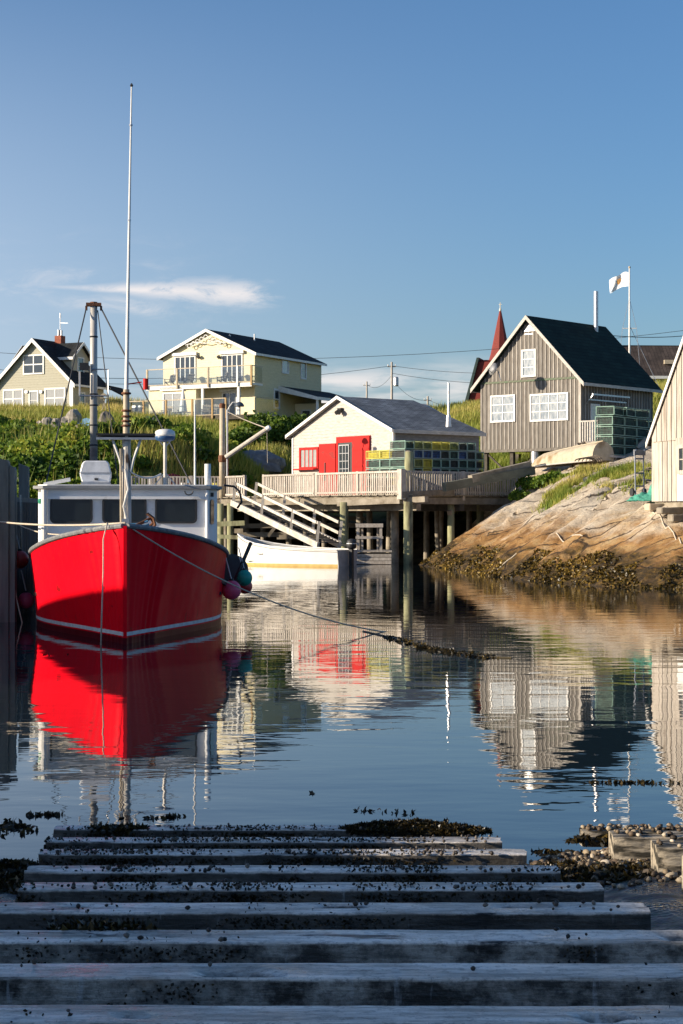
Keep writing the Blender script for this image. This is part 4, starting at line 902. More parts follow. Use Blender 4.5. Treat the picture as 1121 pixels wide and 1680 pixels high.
# green stack on the rock by the grey house
a0 = P(992, 747, 84.2); a1 = P(1064, 741, 88.0); dT = (a1-a0); dT.z = 0; nT = dT.length; dT.normalize(); angT = math.atan2(dT.y, dT.x)
pl = thing('pallet', 'pale plank platform carrying the green lobster traps on the rock', 'pallet', (a0.x, a0.y, a0.z-.12), angT)
for i in range(3): q = MB(); q.b(-.3, nT+.9, -.6+i*.5, -.25+i*.5, 0, .1); q.build('board', M_WHITEWOOD, pl)
for i in range(4): q = MB(); q.b(i*.9, i*.9+.14, -.6, .8, -.5, 0); q.build('bearer', M_TIMBER, pl)
nc = 4; cw = (nT+.5)/nc
for r in range(5):
    for c_ in range(nc):
        if r == 4 and c_ == 3: continue
        p = a0+dT*(c_*cw+cw/2-.1)+Vector((0, 0, r*.475)); p.z = a0.z+r*.475+.0
        lab = 'green lobster trap, %s from left in the %s layer on the plank platform' % (ordn[c_], ['bottom', 'second', 'third', 'fourth', 'top'][r])
        trap((p.x, p.y, p.z), angT+(random.uniform(-.15, .15) if r == 4 else 0), 'green', lab, 'green lobster traps on the platform', W_=round(cw*.94, 2), D_=.9, H_=.45)
# ================================================================== gangway ramp
rp = thing('gangway', 'pale wooden gangway with handrails sloping from the wharf down to the float', 'gangway', (0, 0, 0))
Pa, Pb = Vector((-5.35, 86.0, 2.85)), Vector((-1.05, 79.3, .88)); of = Vector((1.0, .64, 0)); dd = Pb-Pa
for k in (0, 1):
    q = MB(); q.bar(Pa+of*k, Pb+of*k, .12, .28); q.build('stringer', M_RAMP, rp)
    for h_ in (1.0, .52):
        q = MB(); q.bar(Pa+of*k+Vector((.1, 0, h_))+dd*.03, Pb+of*k+Vector((0, 0, h_))-dd*.02, .05, .13); q.build('hand_rail', M_RAMP, rp)
    for t in (.02, .36, .70, .985):
        p = Pa+of*k+dd*t; q = MB(); q.bar(p, p+Vector((.12, -.15, 1.04)), .13, .07); q.build('post', M_RAMP, rp)
for i in range(30):
    p = Pa+of*.5+dd*((i+.5)/30)+Vector((0, 0, .1)); q = MB()
    q.bar(p-of*.46, p+of*.46, dd.length/30*.9, .04); q.build('tread', M_DECKDK, rp)
# ================================================================== float with frame
fl = thing('float', 'grey plank float with a low wooden ladder frame beside the skiff', 'float', (.7, 80.4, 0))
for i in range(4): q = MB(); q.b(-2.4, 1.55, -.55, -.49, .02+i*.16, .16+i*.16) if i < 3 else q.b(-2.4, 1.57, -.58, 1.6, .56, .64); q.build('plank', M_PICKET, fl)
for i in range(3): q = MB(); q.b(1.5, 1.56, -.5, 1.5, .02+i*.16, .16+i*.16); q.build('plank', M_PICKET, fl)
q = MB(); q.b(-2.3, 1.45, -.45, 1.4, -.3, .5); q.build('flotation', M_TIMBERD, fl)
for x in (.05, 1.08): q = MB(); q.b(x-.06, x+.06, -.45, -.33, .64, 1.78); q.build('post', M_PICKET, fl)
for x in (.25, .95): q = MB(); q.b(x-.04, x+.04, .3, .4, .64, 1.7); q.build('post', M_PICKET, fl)
for z in (1.74, 1.22): q = MB(); q.b(-.06, 1.18, -.50, -.455, z-.06, z+.06); q.build('rung', M_PICKET, fl)
q = MB(); q.b(-.06, 1.18, -.50, .42, 1.80, 1.85); q.build('frame_top', M_PICKET, fl)
# ================================================================== skiff
sk = thing('skiff', 'open white skiff with cream boot line and black outboard tied beside the gangway', 'skiff', (0.25, 76.9, 0), math.atan2(3.0, -5.1))
# local +x = forward
def loft(name, secs, m, par, smooth=True, close=False):
    q = MB(); n = len(secs[0]); vs = [p for s_ in secs for p in s_]
    fs = [(i*n+k, i*n+k+1, (i+1)*n+k+1, (i+1)*n+k) for i in range(len(secs)-1) for k in range(n-1)]
    q.add(vs, fs); return q.build(name, m, par, smooth=smooth)
Ls = 5.7; st = [0, .6, 1.4, 2.4, 3.4, 4.3, 5.0, 5.4, 5.7]; hb = [.88, .93, .97, .98, .93, .76, .48, .24, .03]; shz = [.72, .73, .75, .79, .86, .97, 1.12, 1.24, 1.38]; wl = [.74, .78, .82, .82, .74, .52, .24, .09, .015]
def ssec(i, s_=1, inn=0.):
    x = st[i]; b0, w0, z1 = hb[i]-inn, wl[i]-inn, shz[i]
    return [(x+(.0 if i else 0), s_*max(b0*f+w0*(1-f), 0), z) for f, z in ((0, -.3), (.0, -.02), (.12, .08), (.38, .3), (.72, z1*.65), (1, z1))]
M_SKIFF = mat('skiff_white', (.82,.80,.76), (.76,.73,.68), rough=.35, scale=2, coat=.3)
for s_ in (-1, 1):
    loft('hull', [ssec(i, s_) for i in range(9)], M_SKIFF, sk)
    loft('inner_hull', [ssec(i, s_, .06) for i in range(8)], mat('skiff_inside', (.38,.38,.37), rough=.6), sk)
    q = MB(); q.path([(st[i], s_*hb[i], shz[i]) for i in range(9)], .035, 6); q.build('gunwale', M_SKIFF, sk)
    q = MB(); q.path([(st[i], s_*(hb[i]*.97+.015), shz[i]-.09) for i in range(9)], .014, 5); q.build('rub_strip', M_BLACK, sk)
    loft('boot_line', [[(st[i], s_*(wl[i]+.008), -.02), (st[i], s_*(wl[i]*.88+hb[i]*.12+.010), .10)] for i in range(9)], mat('cream_boot_line', (.62,.42,.14), (.5,.33,.1)), sk)
q = MB(); q.prism([(-.02, -.88, .72), (-.02, .88, .72), (-.02, .74, -.2), (-.02, -.74, -.2)], (.04, 0, 0)); q.build('transom', mat('transom_grey', (.50,.48,.46), rough=.5), sk)
q = MB(); q.b(.1, 5.0, -.5, .5, .18, .22); q.build('floor', M_WHITEWOOD, sk)
for x in (1.2, 2.6, 3.9): q = MB(); q.b(x, x+.28, -.86+.05*x*.3, .86-.05*x*.3, .5, .54); q.build('thwart', M_WHITEWOOD, sk)
om = MB(); om.lathe((-.22, 0, .80), [(.14, -.05), (.21, .05), (.22, .25), (.17, .36), (.05, .40)], 12); om = om.build('outboard_motor', M_BLACK, sk, smooth=True)
q = MB(); q.b(-.28, -.14, -.09, .09, -.3, .78); q.build('lower_leg', M_BLACK, om); q = MB(); q.lathe((-.22, 0, .98), [(.222, 0), (.222, .03)], 12); q.build('stripe', M_TRIM, om); q = MB(); q.bar((-.1, 0, .9), (.5, .15, .98), .04, .04); q.build('tiller', M_BLACK, om)
# ================================================================== overturned rowing boat
o0 = P(873, 764, 88.0); o1 = P(990, 752, 83.5); dv_ = o1-o0; Lr = dv_.length
ob = thing('overturned_boat', 'old cream rowing boat lying upside down on the rock below the grey house', 'rowing boat', o0, math.atan2(dv_.y, dv_.x)); 
M_OLDHULL = mat('peeling_cream_hull', (.52,.45,.33), (.40,.34,.24), rough=.75, scale=3, c3=(.24,.15,.06), c3scale=1.2, c3lo=.55, c3hi=.7)
secs = []; zr = dv_.z
for i in range(12):
    t = i/11; x = Lr*t; wd = .72*min(1, (t*2.2)**.5+.02) if t < .5 else .72*(1-.12*(t-.5)); ht = (.35+.55*t**.5)*min(1, .3+t*6)
    secs.append([(x, wd*math.cos(a_), t*zr-.1+ht*max(0, math.sin(a_))**.75) for a_ in [math.pi*k/12 for k in range(13)]])
hu = loft('hull', secs, M_OLDHULL, ob)
q = MB(); q.add([Vector(p)+Vector((.003, 0, 0)) for p in secs[-1]], [tuple(range(13))]); q.build('transom', M_OLDHULL, ob)
q = MB(); q.path([(s_[6][0], 0, s_[6][2]+.02) for s_ in secs], .035, 6); q.build('keel', M_OLDHULL, ob)
for s_ in (0, 12): q = MB(); q.path([c_[s_] for c_ in secs], .035, 6); q.build('gunwale', M_WHITEWOOD, ob)
rc = MB(); cc = P(978, 758, 82.4)
for k in range(5): rc.path([(cc.x+.3*math.cos(a_)*(1+.12*k)-.15*k, cc.y-.1*k, cc.z+.02+.28*abs(math.sin(a_))*(1-.12*k)) for a_ in [i*.35 for i in range(19)]], .03, 5, cap=False)
tag(rc.build('rope_coil', mat('old_rope', (.32,.26,.20), (.2,.16,.12))), 'heap of old rope loops beside the stern of the overturned rowing boat', 'rope')
# ================================================================== near shed at the right edge
dR = Vector((.3, -.954, 0)).normalized(); c0 = Vector((10.55, 60.0, 2.66)); w = 6.6; ze, zp, L = 2.05, 6.3, 8.0
rs = hroot('boathouse', 'sunlit weathered board shed at the right edge with pale trim and small paned window', 'shed', c0, dR)
gable_wall(rs, w, L, 0, ze, zp, M_BLACK)
def top_at(x): return ze+(zp-ze)*(1-abs(x-w/2)/(w/2))
x = 0.
M_SB = mat('sunbleached_board', (.54,.48,.41), (.33,.285,.24), rough=.88, scale=4, stretch=(3,3,.3), c3=(.22,.17,.12), c3scale=1.3, c3lo=.58, c3hi=.75, bump=.4, rand=.13)
while x < w-.02:
    bw = min(random.uniform(.24, .34), w-x); pr_ = random.uniform(.03, .06)
    q = MB(); q.prism([(x+.018, -pr_, 0 if x > 1 else .0), (x+bw-.018, -pr_, 0), (x+bw-.018, -pr_, min(ze, top_at(x))), (x+.018, -pr_, min(ze, top_at(x)))], (0, .03, 0)); q.build('lower_board', M_SB, rs)
    x += bw
x = 0.12
while x < w-.1:
    bw = min(random.uniform(.30, .42), w-x)
    a_, c_ = x+.02, x+bw-.02
    if not (1.35 < x < 1.5): 
        q = MB(); q.prism([(a_, -.085, ze-.04), (c_, -.085, ze-.04), (c_, -.085, top_at(c_)-.04)]+([(w/2, -.085, zp-.04)] if a_ < w/2 < c_ else [])+[(a_, -.085, max(ze, top_at(a_)-.04))], (0, .03, 0)); q.build('upper_board', M_SB, rs)
    x += bw
gable_roof(rs, w, L, ze, zp, M_SHINGLE_BR, ov=.14, ovs=.14, th=.10, trim=M_TRIM, tw=.12)
q = MB(); q.b(1.9, 3.3, -.13, -.09, ze-.25, ze+.02); q.build('lintel', M_SB, rs)
win(rs, 2.15, 3.1, 1.0, 1.72, 4, 2, M_GLASS, 'front', -.09, fw=.12, fm=M_SB, mun=.035)
q = MB(); q.b(1.95, 4.2, -.10, -.065, .0, .88); q.build('white_panel', M_TRIM, rs)
for xx in (.2, 1.5, 3.2, 5.0): q = MB(); q.box((xx, .3, -.8), (.24, .24, 1.6)); q.build('stilt', M_SB if xx < 2 else M_TIMBERD, rs)
q = MB(); q.b(0, w, .1, .3, -.2, 0); q.build('sill_beam', M_TIMBER, rs)
# hand truck and netting by the shed
ht_ = thing('hand_truck', 'blue-grey two-wheeled hand truck standing upright by the corner of the sunlit shed', 'hand truck', P(1050, 814, 61.5), .35)
M_HT = mat('blue_grey_paint', (.18,.22,.30), rough=.5)
for x in (-.17, .17): q = MB(); q.path([(x, 0, 0), (x, .05, 1.5), (x, -.05, 1.62)], .028, 6); q.build('upright', M_HT, ht_)
for z in (.35, .8, 1.3): q = MB(); q.bar((-.17, .03, z), (.17, .03, z), .04, .05); q.build('crossbar', M_HT, ht_)
q = MB(); q.b(-.2, .2, -.3, 0, .02, .05); q.build('toe_plate', M_HT, ht_)
q = MB(); q.b(-.22, .22, -.02, .06, 1.42, 1.62); q.build('handle_pad', M_METAL, ht_)
for x in (-.24, .24): q = MB(); q.tube((x-.03, .12, .14), (x+.03, .12, .14), .14, .14, 14); q.build('wheel', M_BLACK, ht_)
nb = MB(); pc = P(1060, 818, 60.6)
N_ = 26; vs = []; 
for i in range(N_):
    for j in range(N_):
        u_, v_ = i/(N_-1)*2-1, j/(N_-1)*2-1; r2 = u_*u_+v_*v_
        z_ = max(0, 1-r2)**.8*(.42+.75*math.exp(-((u_-.5)**2)/.12))*(.7+.6*noise.noise((u_*3, v_*3, 1))) 
        vs.append((pc.x+u_*.62, pc.y+v_*.5, pc.z-.08+z_*.75+.07*noise.noise((u_*9, v_*9, 5))))
nb.add(vs, [(i*N_+j, i*N_+j+1, (i+1)*N_+j+1, (i+1)*N_+j) for i in range(N_-1) for j in range(N_-1)])
tag(nb.build('net_heap', mat('sea_green_net', (.10,.42,.30), (.05,.26,.19), rough=.8, scale=14, bump=.8), smooth=True), 'heap of sea-green fishing net at the corner of the sunlit shed', 'fishing net')
for k, (x, y, Y, sx, sz) in enumerate(((1080, 832, 59.5, .9, .25), (1098, 838, 58.5, .8, .22), (1112, 850, 57.8, .6, .25))):
    p = P(x, y, Y); o = tag(MB().box(p, (sx, .35, sz), .4).build('timber_offcut', M_TIMBER if k else M_TAN, bevel=.03), ['orange-brown plank block on the rock below the shed corner', 'grey timber block under the shed, middle of the three', 'short timber end on the rock at the right edge'][k], 'timber')
# ================================================================== red lobster boat. local x to the right of the picture, y aft, z up; origin at the stem on the waterline
bt = thing('lobster_boat', 'bright red lobster boat with white wheelhouse moored bow-on at the left pier', 'fishing boat', (-3.6, 29.4, 0), math.radians(6.2))
def HB(x, y, z): return ROOTM[bt] @ Vector((x, y, z))
def hull_mat():
    m, n, l, b = new_mat('red_gelcoat'); b.inputs['Specular IOR Level'].default_value = .10; b.inputs['IOR'].default_value = 1.35
    t = n.new('ShaderNodeTexCoord')
    def N(sc, st, det):
        mp = n.new('ShaderNodeMapping'); mp.inputs['Scale'].default_value = st; l.new(t.outputs['Object'], mp.inputs[0]); z = n.new('ShaderNodeTexNoise'); z.inputs['Scale'].default_value = sc; z.inputs['Detail'].default_value = det; l.new(mp.outputs[0], z.inputs['Vector']); return z.outputs[0]
    c = n.new('ShaderNodeValToRGB'); l.new(N(2.2, (1, 1, .5), 7), c.inputs[0]); e = c.color_ramp.elements; e[0].position = .3; e[0].color = (.78, .003, .014, 1); e[1].position = .7; e[1].color = (.92, .004, .016, 1)
    # scuffs: thin pale vertical streaks near the sheer, dull scum near the waterline
    s = n.new('ShaderNodeMapRange'); s.inputs[1].default_value = .66; s.inputs[2].default_value = .80; s.inputs[4].default_value = .06; l.new(N(3, (6, 6, .35), 6), s.inputs[0])
    mx = n.new('ShaderNodeMix'); mx.data_type = 'RGBA'; l.new(s.outputs[0], mx.inputs[0]); l.new(c.outputs[0], mx.inputs[6]); mx.inputs[7].default_value = (.42, .10, .08, 1)
    sp = n.new('ShaderNodeSeparateXYZ'); l.new(t.outputs['Object'], sp.inputs[0])
    def band_(z0, z1): r_ = n.new('ShaderNodeMapRange'); r_.inputs[1].default_value = z0; r_.inputs[2].default_value = z1; l.new(sp.outputs[2], r_.inputs[0]); return r_.outputs[0]
    def stain(noise_, a0, a1, zf, k_, col, prev):
        r_ = n.new('ShaderNodeMapRange'); r_.inputs[1].default_value = a0; r_.inputs[2].default_value = a1; r_.inputs[4].default_value = k_; l.new(noise_, r_.inputs[0])
        m_ = n.new('ShaderNodeMath'); m_.operation = 'MULTIPLY'; l.new(r_.outputs[0], m_.inputs[0]); l.new(zf, m_.inputs[1]); x_ = n.new('ShaderNodeMix'); x_.data_type = 'RGBA'
        l.new(m_.outputs[0], x_.inputs[0]); l.new(prev, x_.inputs[6]); x_.inputs[7].default_value = col; return x_.outputs[2]
    c_st = stain(N(4.5, (5, 5, .22), 4), .62, .72, band_(.7, 1.7), .55, (.16, .02, .01, 1), mx.outputs[2])      # rusty drips below the rail
    c_st = stain(N(7, (1, 1, .6), 7), .60, .68, band_(.55, .15), .6, (.20, .06, .03, 1), c_st)                  # scum above the waterline
    c_st = stain(N(2.1, (1, 1, 2.6), 6), .68, .72, band_(.2, .5), .7, (.06, .008, .008, 1), c_st)               # fender rubs
    w_ = n.new('ShaderNodeMapRange'); w_.inputs[1].default_value = .10; w_.inputs[2].default_value = .115; l.new(sp.outputs[2], w_.inputs[0])
    m2 = n.new('ShaderNodeMix'); m2.data_type = 'RGBA'; l.new(w_.outputs[0], m2.inputs[0]); m2.inputs[6].default_value = (.12, .008, .012, 1); l.new(c_st, m2.inputs[7]); l.new(m2.outputs[2], b.inputs['Base Color'])
    bp = n.new('ShaderNodeBump'); bp.inputs['Strength'].default_value = .4; bp.inputs['Distance'].default_value = .02; l.new(N(2.4, (.8, .8, 2.2), 3), bp.inputs['Height']); l.new(bp.outputs[0], b.inputs['Normal'])
    rr = n.new('ShaderNodeMapRange'); rr.inputs[3].default_value = .30; rr.inputs[4].default_value = .5; l.new(N(5, (1, 1, .4), 6), rr.inputs[0]); l.new(rr.outputs[0], b.inputs['Roughness'])
    return m
M_HULL = hull_mat()
sy = np.array([0, .25, .5, 1, 1.5, 2, 2.75, 3.5, 4.5, 5.5, 7, 9, 11.5]); bd = [.03, .21, .38, .68, .94, 1.17, 1.44, 1.63, 1.82, 1.93, 1.99, 1.97, 1.85]
bw_ = [.015, .10, .18, .36, .55, .73, 1.02, 1.30, 1.62, 1.80, 1.88, 1.88, 1.76]; sz = [1.97, 1.95, 1.93, 1.88, 1.83, 1.775, 1.69, 1.61, 1.51, 1.42, 1.30, 1.18, 1.12]
yy_ = np.linspace(0, 11.5, 60); yy_ = np.unique(np.r_[np.linspace(0, 1.2, 12), yy_])
def ip(v): return np.interp(yy_, sy, v)
def smooth_(a):
    b = a.copy()
    for _ in range(3): b[1:-1] = (b[:-2]+2*b[1:-1]+b[2:])/4
    return b
BD, BW, SZ = smooth_(ip(bd)), smooth_(ip(bw_)), smooth_(ip(sz))
fr_ = [(-.6, 'a')]
def sec(i, s_, dx=0., zs=None):
    out = []
    for k in range(13):
        f = k/12; z = -.55+(SZ[i]+.55)*f; g = np.clip((z-0)/SZ[i], 0, 1)**1.35
        out.append((s_*(BW[i]*(1-g)+BD[i]*g+dx), yy_[i], z))
    return out
def xat(i, z, dx=0.): g = np.clip(z/SZ[i], 0, 1)**1.35; return BW[i]*(1-g)+BD[i]*g+dx
hullq = MB()
for s_ in (-1, 1):
    n = 13; secs = [sec(i, s_) for i in range(len(yy_))]
    hullq.add([p for s2 in secs for p in s2], [(i*n+k, i*n+k+1, (i+1)*n+k+1, (i+1)*n+k) for i in range(len(secs)-1) for k in range(n-1)])
i = len(yy_)-1; hullq.add([*sec(i, -1), *reversed(sec(i, 1))], [tuple(range(26))])
hullq.build('hull', M_HULL, bt, smooth=True)
q = MB(); q.bar((0, -.012, -.4), (0, -.012, 1.97), .06, .05); q.build('stem', M_HULL, bt)
M_STRIPE = mat('white_stripe_paint', (.80,.78,.76), (.62,.58,.55), rough=.5, scale=6)
for s_ in (-1, 1):
    ss = [[(s_*xat(i, .135, .006), yy_[i]-.01, .135), (s_*xat(i, .20, .006), yy_[i]-.01, .20)] for i in range(len(yy_))]
    loft('waterline_stripe', ss, M_STRIPE, bt)
q = MB()
deckv = []
for i in range(len(yy_)):
    if yy_[i] > 5.0: break
    deckv.append([(x*(BD[i]-.02), yy_[i], SZ[i]-.06+.05*(1-x*x)) for x in np.linspace(-1, 1, 7)])
loft('foredeck', deckv, mat('grey_deck_paint', (.42,.42,.41), (.30,.30,.29), rough=.7), bt)
M_GUN = mat('scuffed_grey_gunwale', (.16,.17,.18), (.30,.29,.27), rough=.7, scale=9, lo=.5, hi=.7, bump=.3)
for s_ in (-1, 1):
    q = MB(); q.path([(s_*(BD[i]+.005), yy_[i], SZ[i]+.0) for i in range(0, len(yy_))], .045, 8); q.build('gunwale', M_GUN, bt)
q = MB(); q.b(-1.8, 1.8, 5.0, 11.4, .6, .66); q.build('work_deck', M_DECKDK, bt)
# wheelhouse
M_CAB = mat('wheelhouse_white', (.84,.84,.83), (.76,.76,.75), rough=.45, scale=2.5, c3=(.36,.34,.31), c3scale=3.5, c3lo=.64, c3hi=.78)
cb = thing_cab = MB(); z0c, z1c = 1.28, 2.66
foot = [(-1.52, 4.3), (1.47, 4.3), (1.71, 4.75), (1.71, 8.2), (-1.71, 8.2), (-1.71, 4.6)]
q = MB(); q.prism([(x, y, z0c) for x, y in foot], (0, 0, z1c-z0c)); cab = q.build('wheelhouse', M_CAB, bt)
q = MB(); rf = [(-1.60, 4.20), (1.56, 4.20), (1.80, 4.64), (1.80, 8.5), (-1.80, 8.5), (-1.80, 4.46)]
q.prism([(x, y, z1c) for x, y in rf], (0, 0, .055)); rfo = q.build('roof', mat('dark_grey_roof_edge', (.26,.27,.28), (.18,.19,.20), rough=.6), cab)
q = MB(); q.prism([(x*.95, y+.03 if y < 6 else y-.1, z1c+.058) for x, y in rf], (0, 0, .02)); q.build('roof_top', M_CAB, rfo)
q = MB(); q.b(-1.6, 1.5, 4.245, 4.297, z1c-.20, z1c-.145); q.build('drip_moulding', M_CAB, cab)
q = MB(); q.tube((-1.58, 4.26, z0c+.1), (-1.58, 4.26, z1c-.02), .055, .055, 8); q.build('corner_moulding', M_TRIM, cab)
q = MB(); q.tube((1.50, 4.27, z0c+.1), (1.50, 4.27, z1c-.02), .035, .035, 8); q.build('corner_moulding', M_CAB, cab)
def rrect(x0, x1, z0, z1, r, n=5):
    out = []
    for cx, cz, a0_ in ((x1-r, z1-r, 0), (x0+r, z1-r, 90), (x0+r, z0+r, 180), (x1-r, z0+r, 270)):
        for k in range(n+1): a_ = math.radians(a0_+90*k/n); out.append((cx+r*math.cos(a_), cz+r*math.sin(a_)))
    return out
M_TINT = mat('tinted_wheelhouse_glass', (.012,.016,.018), (.02,.026,.028), rough=.04, spec=1.0, coat=.6)
for x0_, x1_ in ((-1.47, -.67), (-.49, .35), (.51, 1.31)):
    z0_, z1_ = 2.0, 2.50
    o_ = rrect(x0_, x1_, z0_, z1_, .09); i_ = rrect(x0_+.035, x1_-.035, z0_+.035, z1_-.035, .065)
    q = MB(); n = len(o_)
    vs = [(x, 4.262, z) for x, z in o_]+[(x, 4.262, z) for x, z in i_]+[(x, 4.305, z) for x, z in o_]+[(x, 4.29, z) for x, z in i_]
    q.add(vs, [(k, (k+1) % n, n+(k+1) % n, n+k) for k in range(n)]+[(k, (k+1) % n, 2*n+(k+1) % n, 2*n+k) for k in range(n)]+[(n+k, n+(k+1) % n, 3*n+(k+1) % n, 3*n+k) for k in range(n)])
    wn_ = q.build('window', M_BLACK, cab)
    q = MB(); q.prism([(x, 4.283, z) for x, z in i_], (0, .01, 0)); q.build('pane', M_TINT, wn_)
# slit window on the chamfer
u_ = Vector((.24, .45, 0)).normalized(); nrm = Vector((.45, -.24, 0)).normalized(); c_ = Vector((1.59, 4.525, 2.22))
q = MB(); q.prism([tuple(c_+u_*a_+Vector((0, 0, z_))+nrm*.004) for a_, z_ in rrect(-.07, .07, -.24, .24, .06)], nrm*.02); q.build('slit_window', M_TINT, cab)
q = MB(); q.box(HB(1.6, 4.4, 2.55), (.06, .06, .08)); q.build('deck_light', M_BLACK, cab, world=True)
q = MB(); q.lathe((-1.66, 4.4, 2.42), [(.03, -.05), (.045, 0), (.03, .05)], 8); q.build('side_light', mat('green_lens', (.02,.35,.20)), cab)
# roof gear
def RP(px, py, Y): p = P(px, py, Y); return p
bx = MB(); pc = RP(157.5, 778, 34.1); Mi = ROOTM[bt].inverted(); l_ = Mi @ pc
prof = [(-.30, -.2), (-.27, .0), (-.29, .02), (-.24, .22), (.24, .22), (.29, .02), (.27, 0), (.30, -.2)]
q = MB(); q.prism([(l_.x+a_, l_.y-.2, l_.z+b__) for a_, b__ in [(-.26, -.16), (.27, -.16), (.30, -.02), (.29, .04), (.25, .22), (.21, .255), (-.20, .255), (-.25, .22), (-.30, .04), (-.30, -.02)]], (0, .5, 0)); lk_ = q.build('roof_locker', mat('locker_white', (.80,.81,.83), rough=.3, coat=.4), rfo, bevel=.02)
q = MB(); q.b(l_.x-.31, l_.x+.31, l_.y-.215, l_.y-.2, l_.z+.015, l_.z+.03)
q.build('lid_seam', M_METAL, rfo); q = MB(); q.b(l_.x-.28, l_.x+.28, l_.y-.18, l_.y+.25, 2.74, l_.z-.16); q.build('locker_base', M_METAL, rfo)
q = MB(); q.b(l_.x-.02, l_.x+.05, l_.y-.225, l_.y-.2, l_.z-.12, l_.z-.08); q.build('latch', M_BLACK, rfo)
l_ = Mi @ RP(271, 800, 34.6)
q = MB(); q.tube((l_.x, l_.y, 2.70), (l_.x, l_.y, 3.62), .034, .034, 10); rpole = q.build('radar_pole', M_STEELP, rfo)
q = MB(); q.lathe((l_.x, l_.y, 3.60), [(.10, 0), (.18, .03), (.195, .07), (.195, .11)], 20); q.build('radar_base', mat('blue_band', (.03,.10,.24), rough=.4), rfo, smooth=True)
q = MB(); q.lathe((l_.x, l_.y, 3.70), [(.197, 0), (.20, .04), (.185, .10), (.12, .135), (.01, .145)], 20); q.build('radar_dome', M_TRIM, rfo, smooth=True)
for s_ in (-1, 1): q = MB(); q.bar((l_.x, l_.y, 3.48), (l_.x+s_*.1, l_.y, 3.6), .02, .02); q.bar((l_.x, l_.y, 3.0), (l_.x+s_*.22, l_.y, 2.73), .02, .02); q.build('pole_brace', M_METAL, rfo)
l_ = Mi @ RP(320, 800, 35.2); q = MB(); q.tube((l_.x, l_.y, 2.7), (l_.x, l_.y, 4.45), .022, .014, 8); q.build('whip_antenna', M_TRIM, rfo)
l_ = Mi @ RP(341, 800, 34.6); q = MB(); q.tube((l_.x, l_.y, 2.7), (l_.x, l_.y, 3.16), .062, .062, 14); q.build('exhaust_stack', M_TRIM, rfo, smooth=True)
q = MB(); q.path(sag(HB(.0, 2.0, 2.98), HB(.62, 4.6, 2.95), .12), .016, 6); q.build('roof_line', M_WHITE, rfo, world=True)
q = MB(); a_ = Mi @ RP(90, 795, 34); q.bar((-1.6, 4.5, 2.74), (-1.1, 4.5, 2.84), .07, .07); q.b(-1.7, -1.5, 4.4, 4.6, 2.6, 2.72); q.build('horn', M_TRIM, rfo)
q = MB(); q.path([(1.84, 4.9, 2.74), (2.05, 5.0, 2.72), (2.16, 5.0, 2.62), (2.2, 5.0, 2.42), (2.12, 5.1, 2.3)], .022, 7); q.build('grab_line', M_BLACK, rfo)
for k in range(4): q = MB(); q.path([(1.15+.03*k+.08*math.cos(t_), 4.2, 2.62+.08*math.sin(t_)) for t_ in [math.pi+.31*j for j in range(11)]], .012, 5); q.build('hook', M_BLACK, rfo) if k == 0 else None
# foredeck mast with antenna
mx_, my_ = .01, 1.25
mst = MB(); mst.tube((mx_, my_, 1.72), (mx_+.0, my_, 3.55), .085, .07, 10); mst = mst.build('foremast', mat('weathered_white_post', (.66,.62,.56), (.50,.44,.37), rough=.8, scale=7, stretch=(1,1,.4), c3=(.12,.07,.04), c3scale=6, c3lo=.58, c3hi=.66, bump=.5), bt)
q = MB(); q.tube((mx_-.005, my_, 3.55), (mx_-.005, my_, 4.33), .058, .052, 10); q.build('mast_extension', M_TAN, mst)
for z_ in (4.26, 3.96, 3.86, 3.78, 3.70): q = MB(); q.lathe((mx_-.005, my_, z_), [(.075, -.015), (.088, 0), (.075, .02)], 10); q.build('band', M_RUST, mst)
q = MB(); q.tube((mx_-.004, my_, 4.3), (mx_+.085, my_, 9.58), .036, .012, 8); ant = q.build('antenna', M_TRIM, mst)
for z_, t_ in ((4.45, 0), (7.25, .5), (8.9, .84)): q = MB(); q.lathe((mx_-.004+.089*(z_-4.3)/5.28, my_, z_), [(.03, 0), (.03, .03)], 8); q.build('joint', M_METAL, ant)
q = MB(); q.lathe((mx_+.085, my_, 9.58), [(.018, 0), (.03, .02), (.01, .06)], 8); q.build('tip', M_BLACK, ant)
for dz in (.035, -.035): q = MB(); q.bar((mx_-.52, my_-.1, 3.51+dz), (mx_+.50, my_-.1, 3.51+dz), .05, .038); q.build('light_bar', M_METAL if dz < 0 else M_BLACK, mst)
q = MB(); q.bar((mx_-.5, my_-.05, 3.51), (mx_+.49, my_-.05, 3.51), .03, .09); q.build('crossarm', M_BLACK, mst)
for s_ in (-1, 1):
    q = MB(); q.path([(mx_+s_*.24, my_-.04, 3.46), (mx_+s_*.12, my_-.04, 3.12), (mx_+s_*.07, my_-.04, 2.9)], .026, 6); q.build('mast_brace', M_WHITE, mst)
q = MB(); q.tube((mx_-.09, my_-.05, 1.8), (mx_-.10, my_-.05, 3.3), .022, .022, 6); q.build('halyard_pipe', M_TAN, mst)
q = MB(); q.path([(mx_-.02, my_-.1, 2.95), (mx_+.03, my_-.11, 2.6), (mx_-.05, my_-.11, 2.3), (mx_+.02, my_-.1, 2.0), (mx_-.03, my_-.1, 1.85)], .02, 6); q.build('halyard', M_WHITE, mst)
q = MB(); q.bar((mx_, my_, 4.42), (mx_+.26, my_, 4.46), .02, .02); q.tube((mx_+.33, my_, 4.33), (mx_+.33, my_, 4.52), .045, .045, 10); q.build('lantern', M_RED, mst)
